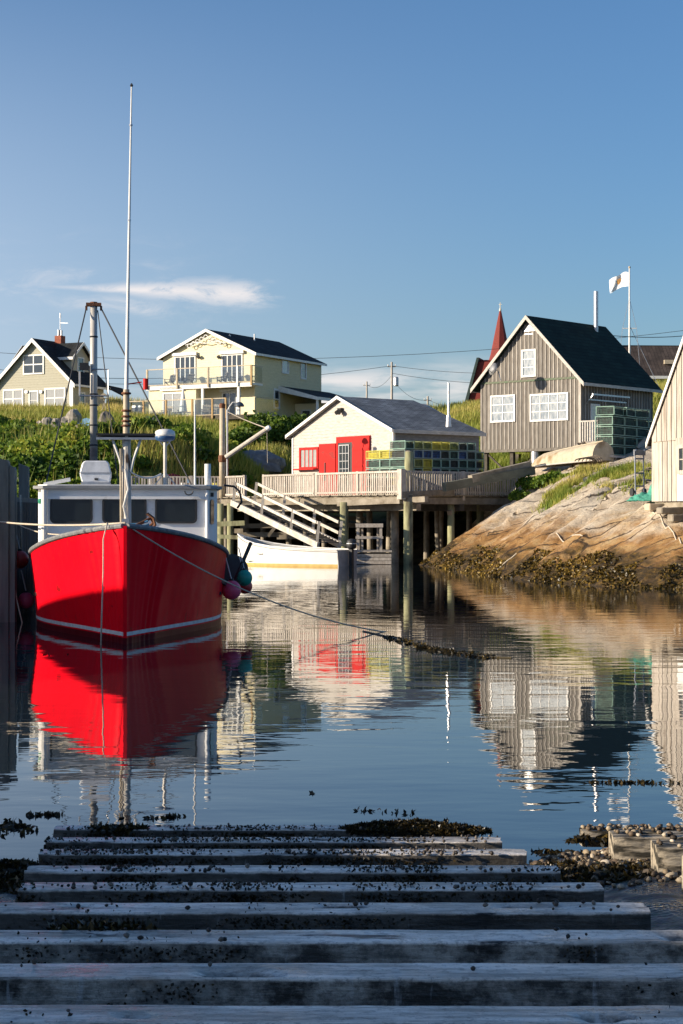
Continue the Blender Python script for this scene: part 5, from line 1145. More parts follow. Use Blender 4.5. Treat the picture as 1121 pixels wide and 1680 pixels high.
# bitt, chain and hose on the foredeck
q = MB(); q.box((.0, .55, 1.98), (.12, .12, .22)); q.build('bitt', M_METAL, bt)
q = MB(); q.path([(.12, .9, 1.95), (.30, 1.0, 2.03), (.42, 1.1, 2.10), (.47, 1.1, 2.02), (.40, 1.1, 1.95), (.25, 1.1, 1.93)], .028, 6); q.path([(.42, 1.0, 1.9), (.50, 1.0, 1.98), (.47, 1.0, 2.1), (.36, 1.0, 2.18)], .03, 6); q.build('anchor_chain', M_RUST, bt)
q = MB(); q.path([(.05, 1.0, 1.99), (.22, 1.0, 2.0), (.38, 1.0, 2.05)], .022, 6); q.path([(.05, 1.05, 1.94), (.25, 1.05, 1.955), (.40, 1.05, 1.99)], .02, 6); q.build('blue_hose', mat('blue_hose', (.06,.20,.36)), bt)
# aft mast with stays
lm = Mi @ RP(154, 800, 40.0); top = 6.9
q = MB(); q.tube((lm.x, lm.y, .6), (lm.x, lm.y, 3.7), .088, .085, 14); am = q.build('main_mast', mat('shaded_lower_mast', (.12,.08,.06), (.26,.20,.16), rough=.7, scale=5), bt, smooth=True)  # shade on the lower mast is put into its dark brown
q = MB(); q.tube((lm.x, lm.y, 3.7), (lm.x, lm.y, top), .085, .08, 14); q.build('upper_mast', M_STEELP, am, smooth=True)
for z_ in (6.2, 4.9, 4.65, 4.2, 3.75): q = MB(); q.lathe((lm.x, lm.y, z_), [(.087, -.015), (.10, 0), (.087, .02)], 14); q.build('collar', M_BLACK, am)
q = MB(); q.box((lm.x, lm.y, top+.03), (.34, .2, .07)); q.b(lm.x-.19, lm.x-.14, lm.y-.04, lm.y+.04, top-.1, top); q.b(lm.x+.14, lm.x+.19, lm.y-.04, lm.y+.04, top-.1, top); q.tube((lm.x, lm.y, top), (lm.x, lm.y, top+.09), .1, .08, 12); q.build('mast_head', M_RUST, am)
def stay(x, z, pend, r=.017):
    e = Mi @ pend; q = MB(); q.path([(lm.x+x, lm.y, z), e], r, 6); q.build('stay', M_CABLE, am)
stay(-.17, top-.06, HB(-1.80, 8.35, 2.75)); stay(.17, top-.06, HB(1.32, 8.3, 2.76)); stay(.09, top-.1, HB(-.25, 8.4, 2.76), .012)
q = MB(); z0_, z1_ = 4.86, 5.46; x0_, x1_ = lm.x-.31, lm.x+.33
q.path([(x0_, lm.y-.1, z0_), (x0_, lm.y-.1, z1_-.05)], .02, 6); q.path([(x1_-.38, lm.y-.1, z1_), (x1_, lm.y-.1, z1_), (x1_, lm.y-.1, z0_), (x0_, lm.y-.1, z0_)], .02, 6); q.build('loop_frame', M_METAL, am)
q = MB(); q.b(x0_, x0_+.2, lm.y-.16, lm.y-.05, z1_-.02, z1_+.14); q.build('flood_lamp', M_BLACK, am)
# starboard clutter: mat, roller bar, fenders
q = MB(); c_ = Vector((2.02, 6.9, 1.02)); q.prism([(c_.x+.06+.36*math.cos(a_)*(1 if math.cos(a_) > 0 else .5), c_.y, c_.z+.34*math.sin(a_)) for a_ in [k*math.pi/10 for k in range(20)]], (0, .06, 0)); q.build('side_shield', mat('dark_grey_shield', (.075,.08,.09), rough=.6), bt)
q = MB(); q.bar(HB(2.46, 6.4, 1.6), HB(2.02, 6.0, .62), .055, .055); q.build('hauler_arm', M_BLACK, bt, world=True)
q = MB(); q.bar((1.74, 5.0, .92), (2.02, 5.9, .72), .05, .09); q.build('guard_bar', M_BLACK, bt)
M_PINK = mat('pink_buoy_vinyl', (.80,.10,.20), (.70,.08,.17), rough=.4); M_GREENB = mat('green_buoy_vinyl', (.02,.42,.30), (.018,.34,.25), rough=.4); M_REDB = mat('red_buoy_vinyl', (.60,.05,.05), (.5,.04,.04), rough=.4)
def buoy(px, py, Y, r, m, label):
    t = thing('buoy_fender', label, 'fender', P(px, py, Y)); q = MB(); q.ball((0, 0, 0), r, 18, 12); q.build('ball', m, t, smooth=True)
    q = MB(); q.lathe((0, 0, r*.93), [(r*.28, 0), (r*.22, r*.25)], 10); q.build('eye', M_BLACK, t)
    q = MB(); q.path([(0, 0, r*1.1), (-.12, .1, r+.45)], .012, 5); q.build('lanyard', M_WHITE, t)
buoy(380, 968, 35.2, .195, M_PINK, 'pink ball fender hanging lowest at the right side of the red boat')
buoy(401, 948, 35.8, .165, M_GREENB, 'green ball fender hanging at the right side of the red boat')
buoy(402, 962, 36.3, .155, M_REDB, 'red ball fender half hidden behind the green one at the red boat')
buoy(33, 918, 37.2, .19, M_REDB, 'dull red ball fender between the left pier and the red boat')
buoy(43, 985, 36.4, .17, M_PINK, 'pink ball fender low in the shadow between pier and red boat')
# ================================================================== ropes
M_ROPE = mat('pale_rope', (.66,.58,.46), (.48,.40,.30), rough=.8, scale=40, bump=.5)
def rope(name, pts, r, label, m=None): return tag(MB().path(pts, r, 7).build(name, m or M_ROPE, smooth=True), label, 'rope')
bow = HB(0, .35, 2.02)
rope('mooring_rope', sag(bow, P(0, 847, 36.3)+Vector((-.8, 0, 0)), .10), .018, 'pale mooring rope from the bow across to the left pier')
rope('mooring_rope', sag(HB(-.3, .7, 2.0), P(10, 849, 36.3), .26), .013, 'slack second rope from the bow to the left pier beneath the taut one')
we = P(640, 1036, 32.7); we.z = -.02
rope('bow_line', sag(HB(.03, .1, 1.98), we, .30, 24), .013, 'long pale bow line running down to the right into the water')
rope('hanging_rope', [HB(-.30, .26, 2.02), HB(-.36, .10, 1.75), HB(-.36, .02, 1.2), HB(-.38, -.05, .6), HB(-.40, -.1, -.1)], .013, 'rope hanging down the bow of the red boat into the water')
rope('pier_rope', [P(16, 850, 36), P(17, 880, 35.9), P(20, 930, 35.8), P(28, 985, 35.7), P(40, 1036, 35.4)], .013, 'pale rope hanging down the face of the left pier in a long curve')
rope('pier_rope', [P(16, 850, 36), P(8, 862, 35.9), P(0, 871, 35.8), P(-12, 880, 35.8)], .013, 'short rope loop going left from the pier edge')
rope('pier_line', [P(27, 812, 38), P(27, 860, 38), P(28, 905, 38)], .016, 'thin vertical line on the shaded face of the left pier, left of a pair')
rope('pier_line', [P(34, 812, 38), P(34, 860, 38), P(35, 910, 38)], .016, 'thin vertical line on the shaded face of the left pier, right of a pair')
# weed-hung rope floating in the harbour
M_WEED = mat('bladder_wrack', (.035,.026,.010), (.075,.055,.018), rough=.45, scale=20)
q = MB(); pts = []
for px, py in ((596, 1036), (640, 1046), (680, 1056), (700, 1064), (740, 1070), (790, 1078), (840, 1080)): Y = 6090/(py-850); p = P(px, py, Y); p.z = .005; pts.append(p)
q.path(pts, .018, 6); tag(q.build('floating_rope', M_WEED), 'sunken rope with weed floating across the middle of the harbour', 'rope')
# ================================================================== left pier
pr_ = thing('pier', 'dark timber pier with tall fender piles at the left edge beside the red boat', 'pier', (0, 0, 0))
M_PIERD = mat('creosoted_pier_timber', (.055,.057,.055), (.03,.032,.032), rough=.85, scale=3, stretch=(1,1,.4), bump=.4, rand=.3)
M_PIERG = mat('grey_pier_plank', (.20,.20,.18), (.13,.13,.115), rough=.85, scale=3, stretch=(2,2,.3), bump=.4, rand=.15)
q = MB(); q.b(-16, -7.05, 36.1, 42.4, 2.3, 2.55); q.build('deck', M_PIERG, pr_)
for i in range(16):
    x = -7.25-i*.34; q = MB(); q.box((x, 36.0, .65), (.31, .26, 3.6)); q.build('face_pile', M_PIERD, pr_)
for i in range(19):
    y = 36.1+i*.335; q = MB(); q.box((-7.12, y, .60), (.24, .30, 3.7)); q.build('face_pile', M_PIERD, pr_)
def fpile(x0, x1, Y, ztop, rnd): 
    w_ = x1-x0; q = MB(); q.prism([(x0, Y, -1.5), (x1, Y, -1.5), (x1, Y, ztop-rnd), (x1-rnd*.25, Y, ztop-rnd*.35), (x1-rnd*.9, Y, ztop-.02), (x0, Y, ztop)], (0, .22, 0)); q.build('fender_pile', M_PIERG, pr_)
fpile(-7.30, -6.98, 35.62, 3.34, .05); fpile(-6.96, -6.70, 35.55, 3.30, .10); fpile(-6.69, -6.58, 35.6, 3.16, .08); fpile(-7.8, -7.32, 35.6, 3.28, .05)
q = MB(); q.prism([(-7.58, 41.5, -1.5), (-7.36, 41.5, -1.5), (-7.36, 41.5, 3.30), (-7.58, 41.5, 3.38)], (0, .2, 0)); q.build('fender_pile', M_PIERG, pr_)
for z_ in (.5, 1.6): q = MB(); q.b(-12, -7.0, 35.8, 35.86, z_, z_+.25); q.build('wale', M_PIERD, pr_)
# unseen shed shapes added left of the camera to shade slipway, hull and pier
def shade_shed(name, label, x0, x1, y0, y1, ze_, zp_, m):
    t = thing(name, label, 'shed', ((x0+x1)/2, (y0+y1)/2, 0)); X0, X1, Y0, Y1 = (x0-x1)/2, (x1-x0)/2, (y0-y1)/2, (y1-y0)/2
    q = MB(); q.prism([(X0, Y0, .3), (X0, Y1, .3), (X0, Y1, ze_), (X0, 0, zp_), (X0, Y0, ze_)], (X1-X0, 0, 0)); q.build('wall', m, t)
    for s_ in (-1, 1):
        q = MB(); q.prism([(X0-.2, 0, zp_+.02), (X0-.2, s_*(Y1+.3), ze_-.1), (X0-.2, s_*(Y1+.3), ze_+.02), (X0-.2, 0, zp_+.14)], (X1-X0+.4, 0, 0)); q.build('roof', M_SHINGLE_GY, t)
    q = MB(); q.b(X1, X1+.04, -.6, .6, .4, 2.4); q.build('door', M_RED, t)
    q = MB(); q.b(X0+.2, X1-.2, Y0+.2, Y1-.2, -1.5, .3); q.build('foundation', M_TIMBERD, t)
    return t
shade_shed('hull_shade_shed', 'unseen long shed added left of the camera to shade the red hull', -24, -18, 17.8, 32.0, 3.4, 4.95, M_GREYWOOD)  # unseen; roof slope shaped to set the shadow edge on the hull
shade_shed('pier_shade_shed', 'unseen tall block added left of the camera to shade the pier', -22, -14, 32.3, 46.0, 5.0, 6.4, M_GREYWOOD)  # unseen; added to put the left pier in shade
shade_shed('slip_shade_shed', 'unseen shed added left of the camera to shade the slipway', -13, -8, -9.0, 7.2, 2.75, 3.3, M_GREYWOOD)  # unseen; added to keep the near slipway in shade
q = MB(); q.b(-30, -9.2, 16, 36, .9, 1.2); jt = q.build('jetty', M_PIERG); tag(jt, 'low plank jetty carrying the added shade shed outside the picture', 'jetty')
q = MB(); q.b(-9.6, -8.0, 7.2, 12.8, -.5, 2.45); tag(q.build('slip_shade_stack', M_PIERG, bevel=.03), 'unseen block added beside the slipway to shade its lower timbers', 'shade blocker')  # unseen block added to keep the lower slipway in shade
# ================================================================== vegetation
def leaf_mat(name, stops, tr=.35, rough=.6):
    m, n, l, b = new_mat(name); n.remove(b); o = n['Material Output']
    a = n.new('ShaderNodeAttribute'); a.attribute_name = 'tone'; c = n.new('ShaderNodeValToRGB'); l.new(a.outputs['Fac'], c.inputs[0]); e = c.color_ramp.elements
    e[0].position, e[0].color = stops[0][0], stops[0][1]+(1,); e[1].position, e[1].color = stops[-1][0], stops[-1][1]+(1,)
    for p_, c_ in stops[1:-1]: q = e.new(p_); q.color = c_+(1,)
    d = n.new('ShaderNodeBsdfPrincipled'); d.inputs['Roughness'].default_value = rough; d.inputs['Specular IOR Level'].default_value = .3; l.new(c.outputs[0], d.inputs['Base Color'])
    t = n.new('ShaderNodeBsdfTranslucent'); l.new(c.outputs[0], t.inputs[0]); mx = n.new('ShaderNodeMixShader'); mx.inputs[0].default_value = tr
    l.new(d.outputs[0], mx.inputs[1]); l.new(t.outputs[0], mx.inputs[2]); l.new(mx.outputs[0], o.inputs[0]); return m
M_LEAF = leaf_mat('rose_leaves', [(0, (.035,.070,.010)), (.4, (.10,.18,.018)), (.7, (.24,.31,.03)), (.93, (.42,.40,.06)), (1., (.55,.50,.42))])
M_HEDGE = leaf_mat('hedge_leaves', [(0, (.03,.065,.010)), (.55, (.10,.17,.018)), (1., (.25,.31,.04))])
M_BLADE = leaf_mat('grass_blades', [(0, (.10,.17,.018)), (.4, (.25,.29,.04)), (.7, (.44,.39,.09)), (1., (.60,.47,.19))], .3)
M_WRACK = leaf_mat('wrack_fronds', [(0, (.008,.007,.003)), (.6, (.030,.022,.008)), (1., (.09,.06,.015))], .1, .35)
def leaves(cen, size, asp=1.6, up=.5, rs=NP):
    """one bent quad (two triangles sharing an edge) per centre, random orientation"""
    n = len(cen); d = rs.randn(n, 3); d /= np.linalg.norm(d, axis=1)[:, None]; r = rs.randn(n, 3); r[:, 2] *= .6
    s = np.cross(d, r); s /= np.maximum(np.linalg.norm(s, axis=1), 1e-6)[:, None]
    sz = np.asarray(size)*rs.uniform(.6, 1.35, n); L_ = d*(sz*asp/2)[:, None]; Wd = s*(sz/2)[:, None]
    V = np.stack([cen-L_, cen+Wd, cen+L_, cen-Wd], 1).reshape(-1, 3)
    return V, np.arange(4*n).reshape(n, 4)
def join(parts):
    V = []; Fq = []; T = []; k = 0
    for v_, f_, t_ in parts: V.append(v_); Fq.append(f_+k); T.append(t_); k += len(v_)
    return np.concatenate(V), np.concatenate(Fq), np.concatenate(T)
def blob_leaves(cx, cy, cz, rx, ry, rz, n, size, tone0, rs=NP, inner=.75):
    d = rs.randn(n, 3); d /= np.linalg.norm(d, axis=1)[:, None]; d[:, 2] = np.abs(d[:, 2])*1.0-.15
    rad = rs.uniform(inner, 1.04, n)*(1+.28*(np.array([noise.noise((q[0]*2.3+cx, q[1]*2.3+cy, q[2]*2.3)) for q in d])))
    c = np.stack([cx+d[:, 0]*rx*rad, cy+d[:, 1]*ry*rad, cz+d[:, 2]*rz*rad], 1)
    v_, f_ = leaves(c, size, rs=rs); return v_, f_, np.clip(tone0+rs.randn(n)*.16, 0, .93)
# ---- rose thicket on the left bank
parts = []
cand = []
rs = np.random.RandomState(5)
while len(cand) < 215:
    y = rs.uniform(89, 122.5); px = rs.uniform(-60, 420); x = (px-HX)/F*y
    if y > 120 and 55 < px < 260: continue
    lim = 118 if px > 230 else 123
    if px > 225 and y > 97 and rs.rand() < .80: continue
    if y > lim: continue
    z = h1(x, y)
    if z < 2.4: continue
    cand.append((x, y, z))
for x, y, z in cand:
    r = rs.uniform(.9, 1.9); t0 = np.clip(.52+.6*(vnoise(x*.3, y*.3)-.5)+rs.randn()*.17, .05, .85)
    parts.append(blob_leaves(x, y, z-.1, r, r*.9, rs.uniform(.7, 1.35), int(200*r*r)+130, .20, t0, rs))
Vv, Ff, Tt = join(parts); fl_ = rs.rand(len(Tt)) < .004; Tt[fl_] = 1.0
o = npmesh('rose_thicket', Vv, Ff, M_LEAF, tone=Tt); tag(o, 'dense green rose thicket covering the bank behind the red boat', 'bushes', kind='stuff')
# ---- hedge beside the cream house and smaller shrubs
def shrub(name, label, cx, cy, rx, ry, rz, n, size, t0, m, lumps=7, seed=1, zoff=0.):
    rs = np.random.RandomState(seed); cz = h1(cx, cy)+zoff; t = thing(name, label, 'shrub', (cx, cy, cz)); pp_ = []
    for i in range(lumps):
        a_ = rs.uniform(0, 6.28); k = rs.uniform(0, .62)
        pp_.append(blob_leaves(rx*k*math.cos(a_), ry*k*math.sin(a_), rz*rs.uniform(.05, .45), rx*.5, ry*.55, rz*rs.uniform(.42, .6), n//lumps, size, t0+rs.randn()*.1, rs))
    V_, F_, T_ = join(pp_); o = npmesh('crown', V_, F_, m, tone=T_); o.parent = t; o['kind'] = 'stuff'
    for i in range(3): a_ = i*2.1; q = MB(); q.path([(.05*i, 0, -.2), (rx*.25*math.cos(a_), ry*.25*math.sin(a_), rz*.35), (rx*.4*math.cos(a_), ry*.4*math.sin(a_), rz*.7)], [.06, .045, .02], 6); q.build('branch', M_POLEWOOD, t)
    return t
for k, (px, Y, rx, rz, n, lab) in enumerate(((455, 121, 2.7, 3.2, 5200, 'big dark green hedge between the cream house and the white shack'), (500, 123, 1.9, 2.9, 3600, 'tall dark green bush at the right end of the hedge, behind the shack roof'),
        (415, 118, 1.9, 2.4, 3200, 'lighter green bush at the left end of the hedge below the cream house'), (392, 113, 1.5, 1.7, 2000, 'low green bush in front of the derrick pole beneath the hedge'))):
    shrub('hedge_shrub', lab, (px-HX)/F*Y, Y, rx, rx*.8, rz, n, .19, [.42, .38, .6, .55][k], M_HEDGE, 9, 20+k)
for k, (px, py, Y, rx, rz, n, lab) in enumerate(((880, 790, 84, 1.1, .95, 2600, 'leafy green bush on the rock below the overturned boat bow'), (905, 782, 83, .9, .8, 1800, 'small green bush in front of the overturned boat'), (862, 806, 83, .8, .7, 1500, 'dark low bush where the wharf meets the rock'),
        (935, 776, 82, .55, .55, 700, 'sprig of leaves beside the stern of the overturned boat'))):
    p = P(px, py+14, Y); t = shrub('rock_shrub', lab, p.x, p.y, rx, rx*.8, rz, n, .11, .45, M_LEAF, 6, 40+k, 0); t.location.z = p.z-.1
# ---- grass
def blades(xs_, ys_, zs_, h, w_, rs, lean=.35):
    n = len(xs_); a_ = rs.uniform(0, 6.28, n); hh = h*rs.uniform(.5, 1.25, n); dx, dy = np.cos(a_), np.sin(a_); lx, ly = rs.randn(n)*lean*hh*.5+.08*hh, rs.randn(n)*lean*hh*.5
    B0 = np.stack([xs_-dx*w_/2, ys_-dy*w_/2, zs_-.05], 1); B1 = np.stack([xs_+dx*w_/2, ys_+dy*w_/2, zs_-.05], 1); T_ = np.stack([xs_+lx, ys_+ly, zs_+hh], 1)
    return np.stack([B0, B1, T_], 1).reshape(-1, 3), np.arange(3*n).reshape(n, 3)
rs = np.random.RandomState(77); N_ = 1700; Y = rs.uniform(90, 116, N_); px = rs.uniform(-40, 330, N_); X = (px-HX)/F*Y; k = vnoise(X*.5+7, Y*.35) > .50; X, Y = X[k], Y[k]; Z = zhill(X, Y); k = Z > 2.6; X, Y, Z = X[k], Y[k], Z[k]+.35
V_, F_ = blades(X, Y, Z, 1.25, .07, rs, .45); o = npmesh('thicket_stems', V_, F_, M_BLADE, tone=np.clip(.5+rs.randn(len(X))*.25, 0, 1)); tag(o, 'taller grass stems and dead stalks sticking out of the rose thicket', 'stalks', kind='stuff')
rs = np.random.RandomState(9)
N_ = 230000; Y = rs.uniform(98, 160, N_); px = rs.uniform(-30, 1150, N_); X = (px-HX)/F*Y; 
keep = np.ones(N_, bool)
keep &= ~((Y > 119) & (Y < 131.5) & (px > 45) & (px < 265))           # mown lawn
keep &= ~((Y < 121) & (px < 225) & (rs.rand(N_) < .8))
keep &= ~((px > 560) & (px < 740) & (Y < 118)); keep &= rs.rand(N_) < np.where((px > 470) & (px < 740), .3, 1)
keep &= ~((px > 130) & (px < 175) & (Y > 147)); keep &= ~((px < 130) & (Y > 146))
X, Y = X[keep], Y[keep]; Z = zhill(X, Y); keep = (Z > 2.3) & (rockmask(X, Y) < .3); X, Y, Z = X[keep], Y[keep], Z[keep]
gold = np.clip(.42+.9*(fbm(X*.16+4, Y*.16, 4)-.47)+.25*sstep(Y, 122, 146)+rs.randn(len(X))*.13, 0, 1)
V_, F_ = blades(X, Y, Z, .50+.35*fbm(X*.4, Y*.4, 2), .085, rs)
o = npmesh('hill_grass', V_, F_, M_BLADE, tone=gold); tag(o, 'long green and golden grass over the hillside behind the houses', 'grass', kind='stuff')
# turf growing in a band on the granite
def band(pts, width, n, seed, h=.28):
    rs = np.random.RandomState(seed); XS = []; YS = []
    for i in range(len(pts)-1):
        a_, c_ = pts[i], pts[i+1]; k = rs.rand(n); XS.append(a_[0]+(c_[0]-a_[0])*k+rs.randn(n)*width*.22); YS.append(a_[1]+(c_[1]-a_[1])*k+rs.randn(n)*width*.9)
    X = np.concatenate(XS); Y = np.concatenate(YS); k = vnoise(X*1.3+9, Y*.8) > .30; X, Y = X[k], Y[k]
    Z = zrock(X, Y); V_, F_ = blades(X, Y, Z, h, .05, rs, .6); return V_, F_, np.clip(.35+1.1*(vnoise(X*.8, Y*.5)-.4)+rs.randn(len(X))*.12, 0, 1)
def rockpt(px, py):
    best = None
    for Y in np.arange(50, 98, .25):
        X = (px-HX)/F*Y; z = float(zrock(np.array([X]), np.array([Y]))[0]); y_ = HY-(z-CZ)*F/Y
        if y_ <= py: return (X, Y)
    return ((px-HX)/F*80, 80)
bA = [rockpt(*q) for q in ((902, 832), (930, 812), (960, 796), (1000, 782), (1040, 765))]
bB = [rockpt(*q) for q in ((868, 800), (900, 785), (945, 775), (985, 768))]
V_, F_, T_ = join([band(bA, 1.2, 3300, 1), band(bB, .9, 1300, 2, .25), band([rockpt(*q) for q in ((990, 808), (1040, 792), (1068, 785))], .7, 900, 3, .2)])
o = npmesh('rock_turf', V_, F_, M_BLADE, tone=T_); tag(o, 'tufts of green and yellow turf growing along cracks in the granite slope', 'turf', kind='stuff')
# wrack on the tidal rock
rs = np.random.RandomState(13); n = 60000; Y = rs.uniform(50, 92, n); sh_ = np.interp(Y, [44, 51.6, 58, 64.8, 81, 95], [14.5, 9.98, 6.8, 5.36, 3.9, 5.5]); X = sh_+rs.uniform(-.5, 3.2, n)
Z = zrock(X, Y); k = (Z > -.05) & (Z < .80+.3*vnoise(X*2, Y*2)) & (vnoise(X*1.7, Y*1.1)+.30*(0.8-Z) > .5); X, Y, Z = X[k], Y[k], Z[k]
c = np.stack([X, Y, Z+.012], 1); v_, f_ = leaves(c, .075, 1.7, rs=rs); T_ = np.clip(rs.rand(len(X))*.7+.5*(vnoise(X*.9+3, Y*.6)-.35)+.12*(Z > .5), 0, 1)
M_SHOREW = leaf_mat('shore_wrack', [(0, (.016,.012,.004)), (.4, (.07,.048,.010)), (.75, (.24,.15,.025)), (1., (.40,.26,.05))], .1, .4)
o = npmesh('tidal_wrack', v_, f_, M_SHOREW, tone=T_); tag(o, 'brown and golden seaweed covering the foot of the granite shore', 'seaweed', kind='stuff')
# ================================================================== lawn, boulders and garden things
lawn = grid_mesh('lawn', np.arange(-24, -12.4, .4), np.arange(121.5, 131.5, .4), lambda X, Y: zhill(X, Y)+.06-(1-sstep(Y, 121.5, 123))*.5-sstep(Y, 130, 131.5)*.6, mat('mown_lawn', (.085,.16,.02), (.06,.12,.015), rough=1, scale=3)); tag(lawn, kind='structure')
def boulder(px, py, Y, sx, sz, label, seed, m=None, name='boulder', group=None):
    rs = random.Random(seed); q = MB(); N1_, N2_ = 12, 8; vs = []
    for i in range(N2_+1):
        th = math.pi*i/N2_
        for k in range(N1_):
            a_ = 2*math.pi*k/N1_; d = Vector((math.sin(th)*math.cos(a_), math.sin(th)*math.sin(a_), math.cos(th))); r = 1+.28*noise.noise(d*1.6+Vector((seed*3.1, 0, 0)))+.08*noise.noise(d*5+Vector((seed, 1, 0)))
            vs.append((d.x*sx*r, d.y*sx*.8*r, d.z*sz*r))
    q.add(vs, [(i*N1_+k, (i+1)*N1_+k, (i+1)*N1_+(k+1) % N1_, i*N1_+(k+1) % N1_) for i in range(N2_) for k in range(N1_)])
    o = q.build(name, m or M_BOULD, smooth=False); o.location = P(px, py, Y); return tag(o, label, 'boulder', group)
M_BOULD = mat('pale_boulder', (.36,.32,.27), (.24,.21,.17), rough=.9, scale=3, bump=.5, c3=(.12,.11,.09), c3lo=.6)
for k, (px, py, sx, sz, lab) in enumerate(((54, 700, .45, .28, 'small flat boulder at the left end of the row on the lawn'), (68, 698, .5, .35, 'low pale boulder second from the left on the lawn'), (78, 695, .55, .5, 'rounded boulder third from the left in the lawn row'),
        (92, 696, .55, .45, 'middle boulder of the row on the lawn'), (109, 694, .6, .5, 'broad boulder to the left of the tall leaning one'), (121, 687, .6, .72, 'tallest leaning boulder of the row by the blue chair'))):
    boulder(px, py, 131, sx, sz, lab, k+1, group='boulders along the lawn')
boulder(175, 692, 131, .62, .68, 'grey boulder right of the mast, at the far edge of the lawn', 11, mat('grey_boulder', (.20,.17,.15), (.13,.11,.10), rough=.9, bump=.5))
M_GREYR = mat('grey_granite_outcrop', (.21,.21,.21), (.13,.13,.135), rough=.9, scale=2.5, bump=.6, c3=(.32,.30,.26), c3lo=.58)
boulder(412, 764, 109, 2.1, .95, 'smooth grey granite outcrop in the grass behind the derrick', 21, M_GREYR, 'granite_outcrop')
chair(P(137, 708, 129.5), -.3, 'light blue slatted garden chair on the lawn below the cottage', mat('sky_blue_paint', (.16,.34,.52), rough=.5), 'garden_chair')
tb = thing('bird_table', 'small wooden bird table on two crossed legs at the edge of the hill', 'bird table', P(171, 676, 140))
for s_ in (-1, 1): q = MB(); q.bar((s_*.25, 0, -.4), (-s_*.05, 0, 1.05), .07, .07); q.build('leg', M_TAN, tb)
q = MB(); q.box((0, 0, 1.1), (.6, .5, .06)); q.build('tray', M_TAN, tb); q = MB(); q.prism([(-.3, -.25, 1.3), (.3, -.25, 1.3), (0, -.25, 1.5)], (0, .5, 0)); q.build('roof', M_TAN, tb)
# ================================================================== derrick, lamp, clutter on the wharf
dk = thing('derrick', 'wooden derrick with upright pole and slanting pale boom on the wharf', 'derrick', (P(365, 790, 92.2).x, 92.2, ZD))
zt_ = 2.1+(HY-662)/F*92.2-ZD
q = MB(); q.tube((0, 0, 0), (0, 0, zt_-.1), .17, .145, 12); q.build('pole', M_POLEWOOD if False else M_TAN, dk, smooth=True); q = MB(); q.lathe((0, 0, zt_-.25), [(.155, 0), (.165, .22), (.06, .27)], 12); q.build('cap', M_RUST, dk)
pb, pt = P(371, 750, 92.0), P(438, 704, 91.0); q = MB(); q.tube(pb, pt, .13, .115, 12); bo = q.build('boom', M_RAMP, dk, world=True)
q = MB(); q.tube(pt, pt+(pt-pb).normalized()*.2, .14, .12, 12); q.build('boom_cap', M_TRIM, bo, world=True)
q = MB(); q.lathe((0, 0, P(365, 752, 92.2).z-ZD-.2), [(.18, 0), (.21, .08), (.21, .3), (.18, .36)], 12); q.build('collar', M_RUST, dk)
q = MB(); q.path([pt+Vector((0, 0, .05)), P(420, 696, 91.4), P(400, 688, 91.7), P(374, 676, 92.0)], .028, 5); q.build('topping_line', M_ROPE, dk, world=True)
q = MB(); q.path([pt, P(439, 760, 91)], .012, 5); q.build('fall_line', M_ROPE, dk, world=True)
lp = thing('wharf_lamp', 'dark domed lamp on a bent white bracket beside the derrick pole', 'lamp', (P(373, 790, 93).x, 93.0, ZD))
q = MB(); q.tube((0, 0, 0), (0, 0, P(373, 672, 93).z-ZD), .05, .05, 8); q.build('post', M_METAL, lp)
q = MB(); q.path([P(373, 676, 93), P(376, 668, 93), P(382, 660, 93), P(388, 660, 93)], .03, 6); q.build('bracket', M_TRIM, lp, world=True)
pl_ = P(393, 667, 93)-lp.location; q = MB(); q.lathe(pl_, [(.26, 0), (.25, .08), (.16, .2), (.05, .25)], 14); q.build('shade', mat('slate_blue_shade', (.06,.08,.11), rough=.4), lp, smooth=True)
q = MB(); q.lathe(pl_-Vector((0, 0, .12)), [(.03, 0), (.07, .06), (.05, .14)], 8); q.build('bulb', M_TRIM, lp)
ft = chair((P(290, 800, 94).x, 94.0, ZD+.06), .4, 'maroon adirondack chair on the wharf seen above the wheelhouse roof', mat('maroon_paint', (.22,.02,.035), rough=.5), 'adirondack_chair', 1.25)
def tub(px, Y, r, h, m, name, label, cat, z=ZD+.055):
    t = thing(name, label, cat, ((px-HX)/F*Y, Y, z)); q = MB(); q.lathe((0, 0, 0), [(r*.85, 0), (r, h), (r*.92, h), (r*.8, .04)], 14); q.build('body', m, t, smooth=False)
    q = MB(); q.path([(r*math.cos(a_), 0, h+.5*r*math.sin(a_)) for a_ in [k*math.pi/8 for k in range(9)]], .012, 5); q.build('handle', M_METAL, t); return t
tub(312, 93.2, .24, .95, mat('blue_plastic', (.03,.16,.34), rough=.4), 'barrel', 'blue plastic barrel on the wharf beside the maroon chair', 'barrel')
tub(303, 93.0, .2, .75, M_TRIM, 'bucket', 'white bucket on the wharf left of the blue barrel', 'bucket')
tub(357, 93.2, .26, .75, TF['yellow'], 'bucket', 'yellow tub on the wharf below the derrick pole', 'tub')
for k, px in enumerate((247, 262, 276)):
    o = MB().tube((0, 0, 0), (0, 0, 1.15), .16, .15, 10).build('bollard', M_TRIM); o.location = ((px-HX)/F*93, 93, ZD+.0); tag(o, 'white post on the wharf, %s of the three above the wheelhouse' % ['leftmost', 'middle', 'rightmost'][k], 'post', 'white posts on the wharf')
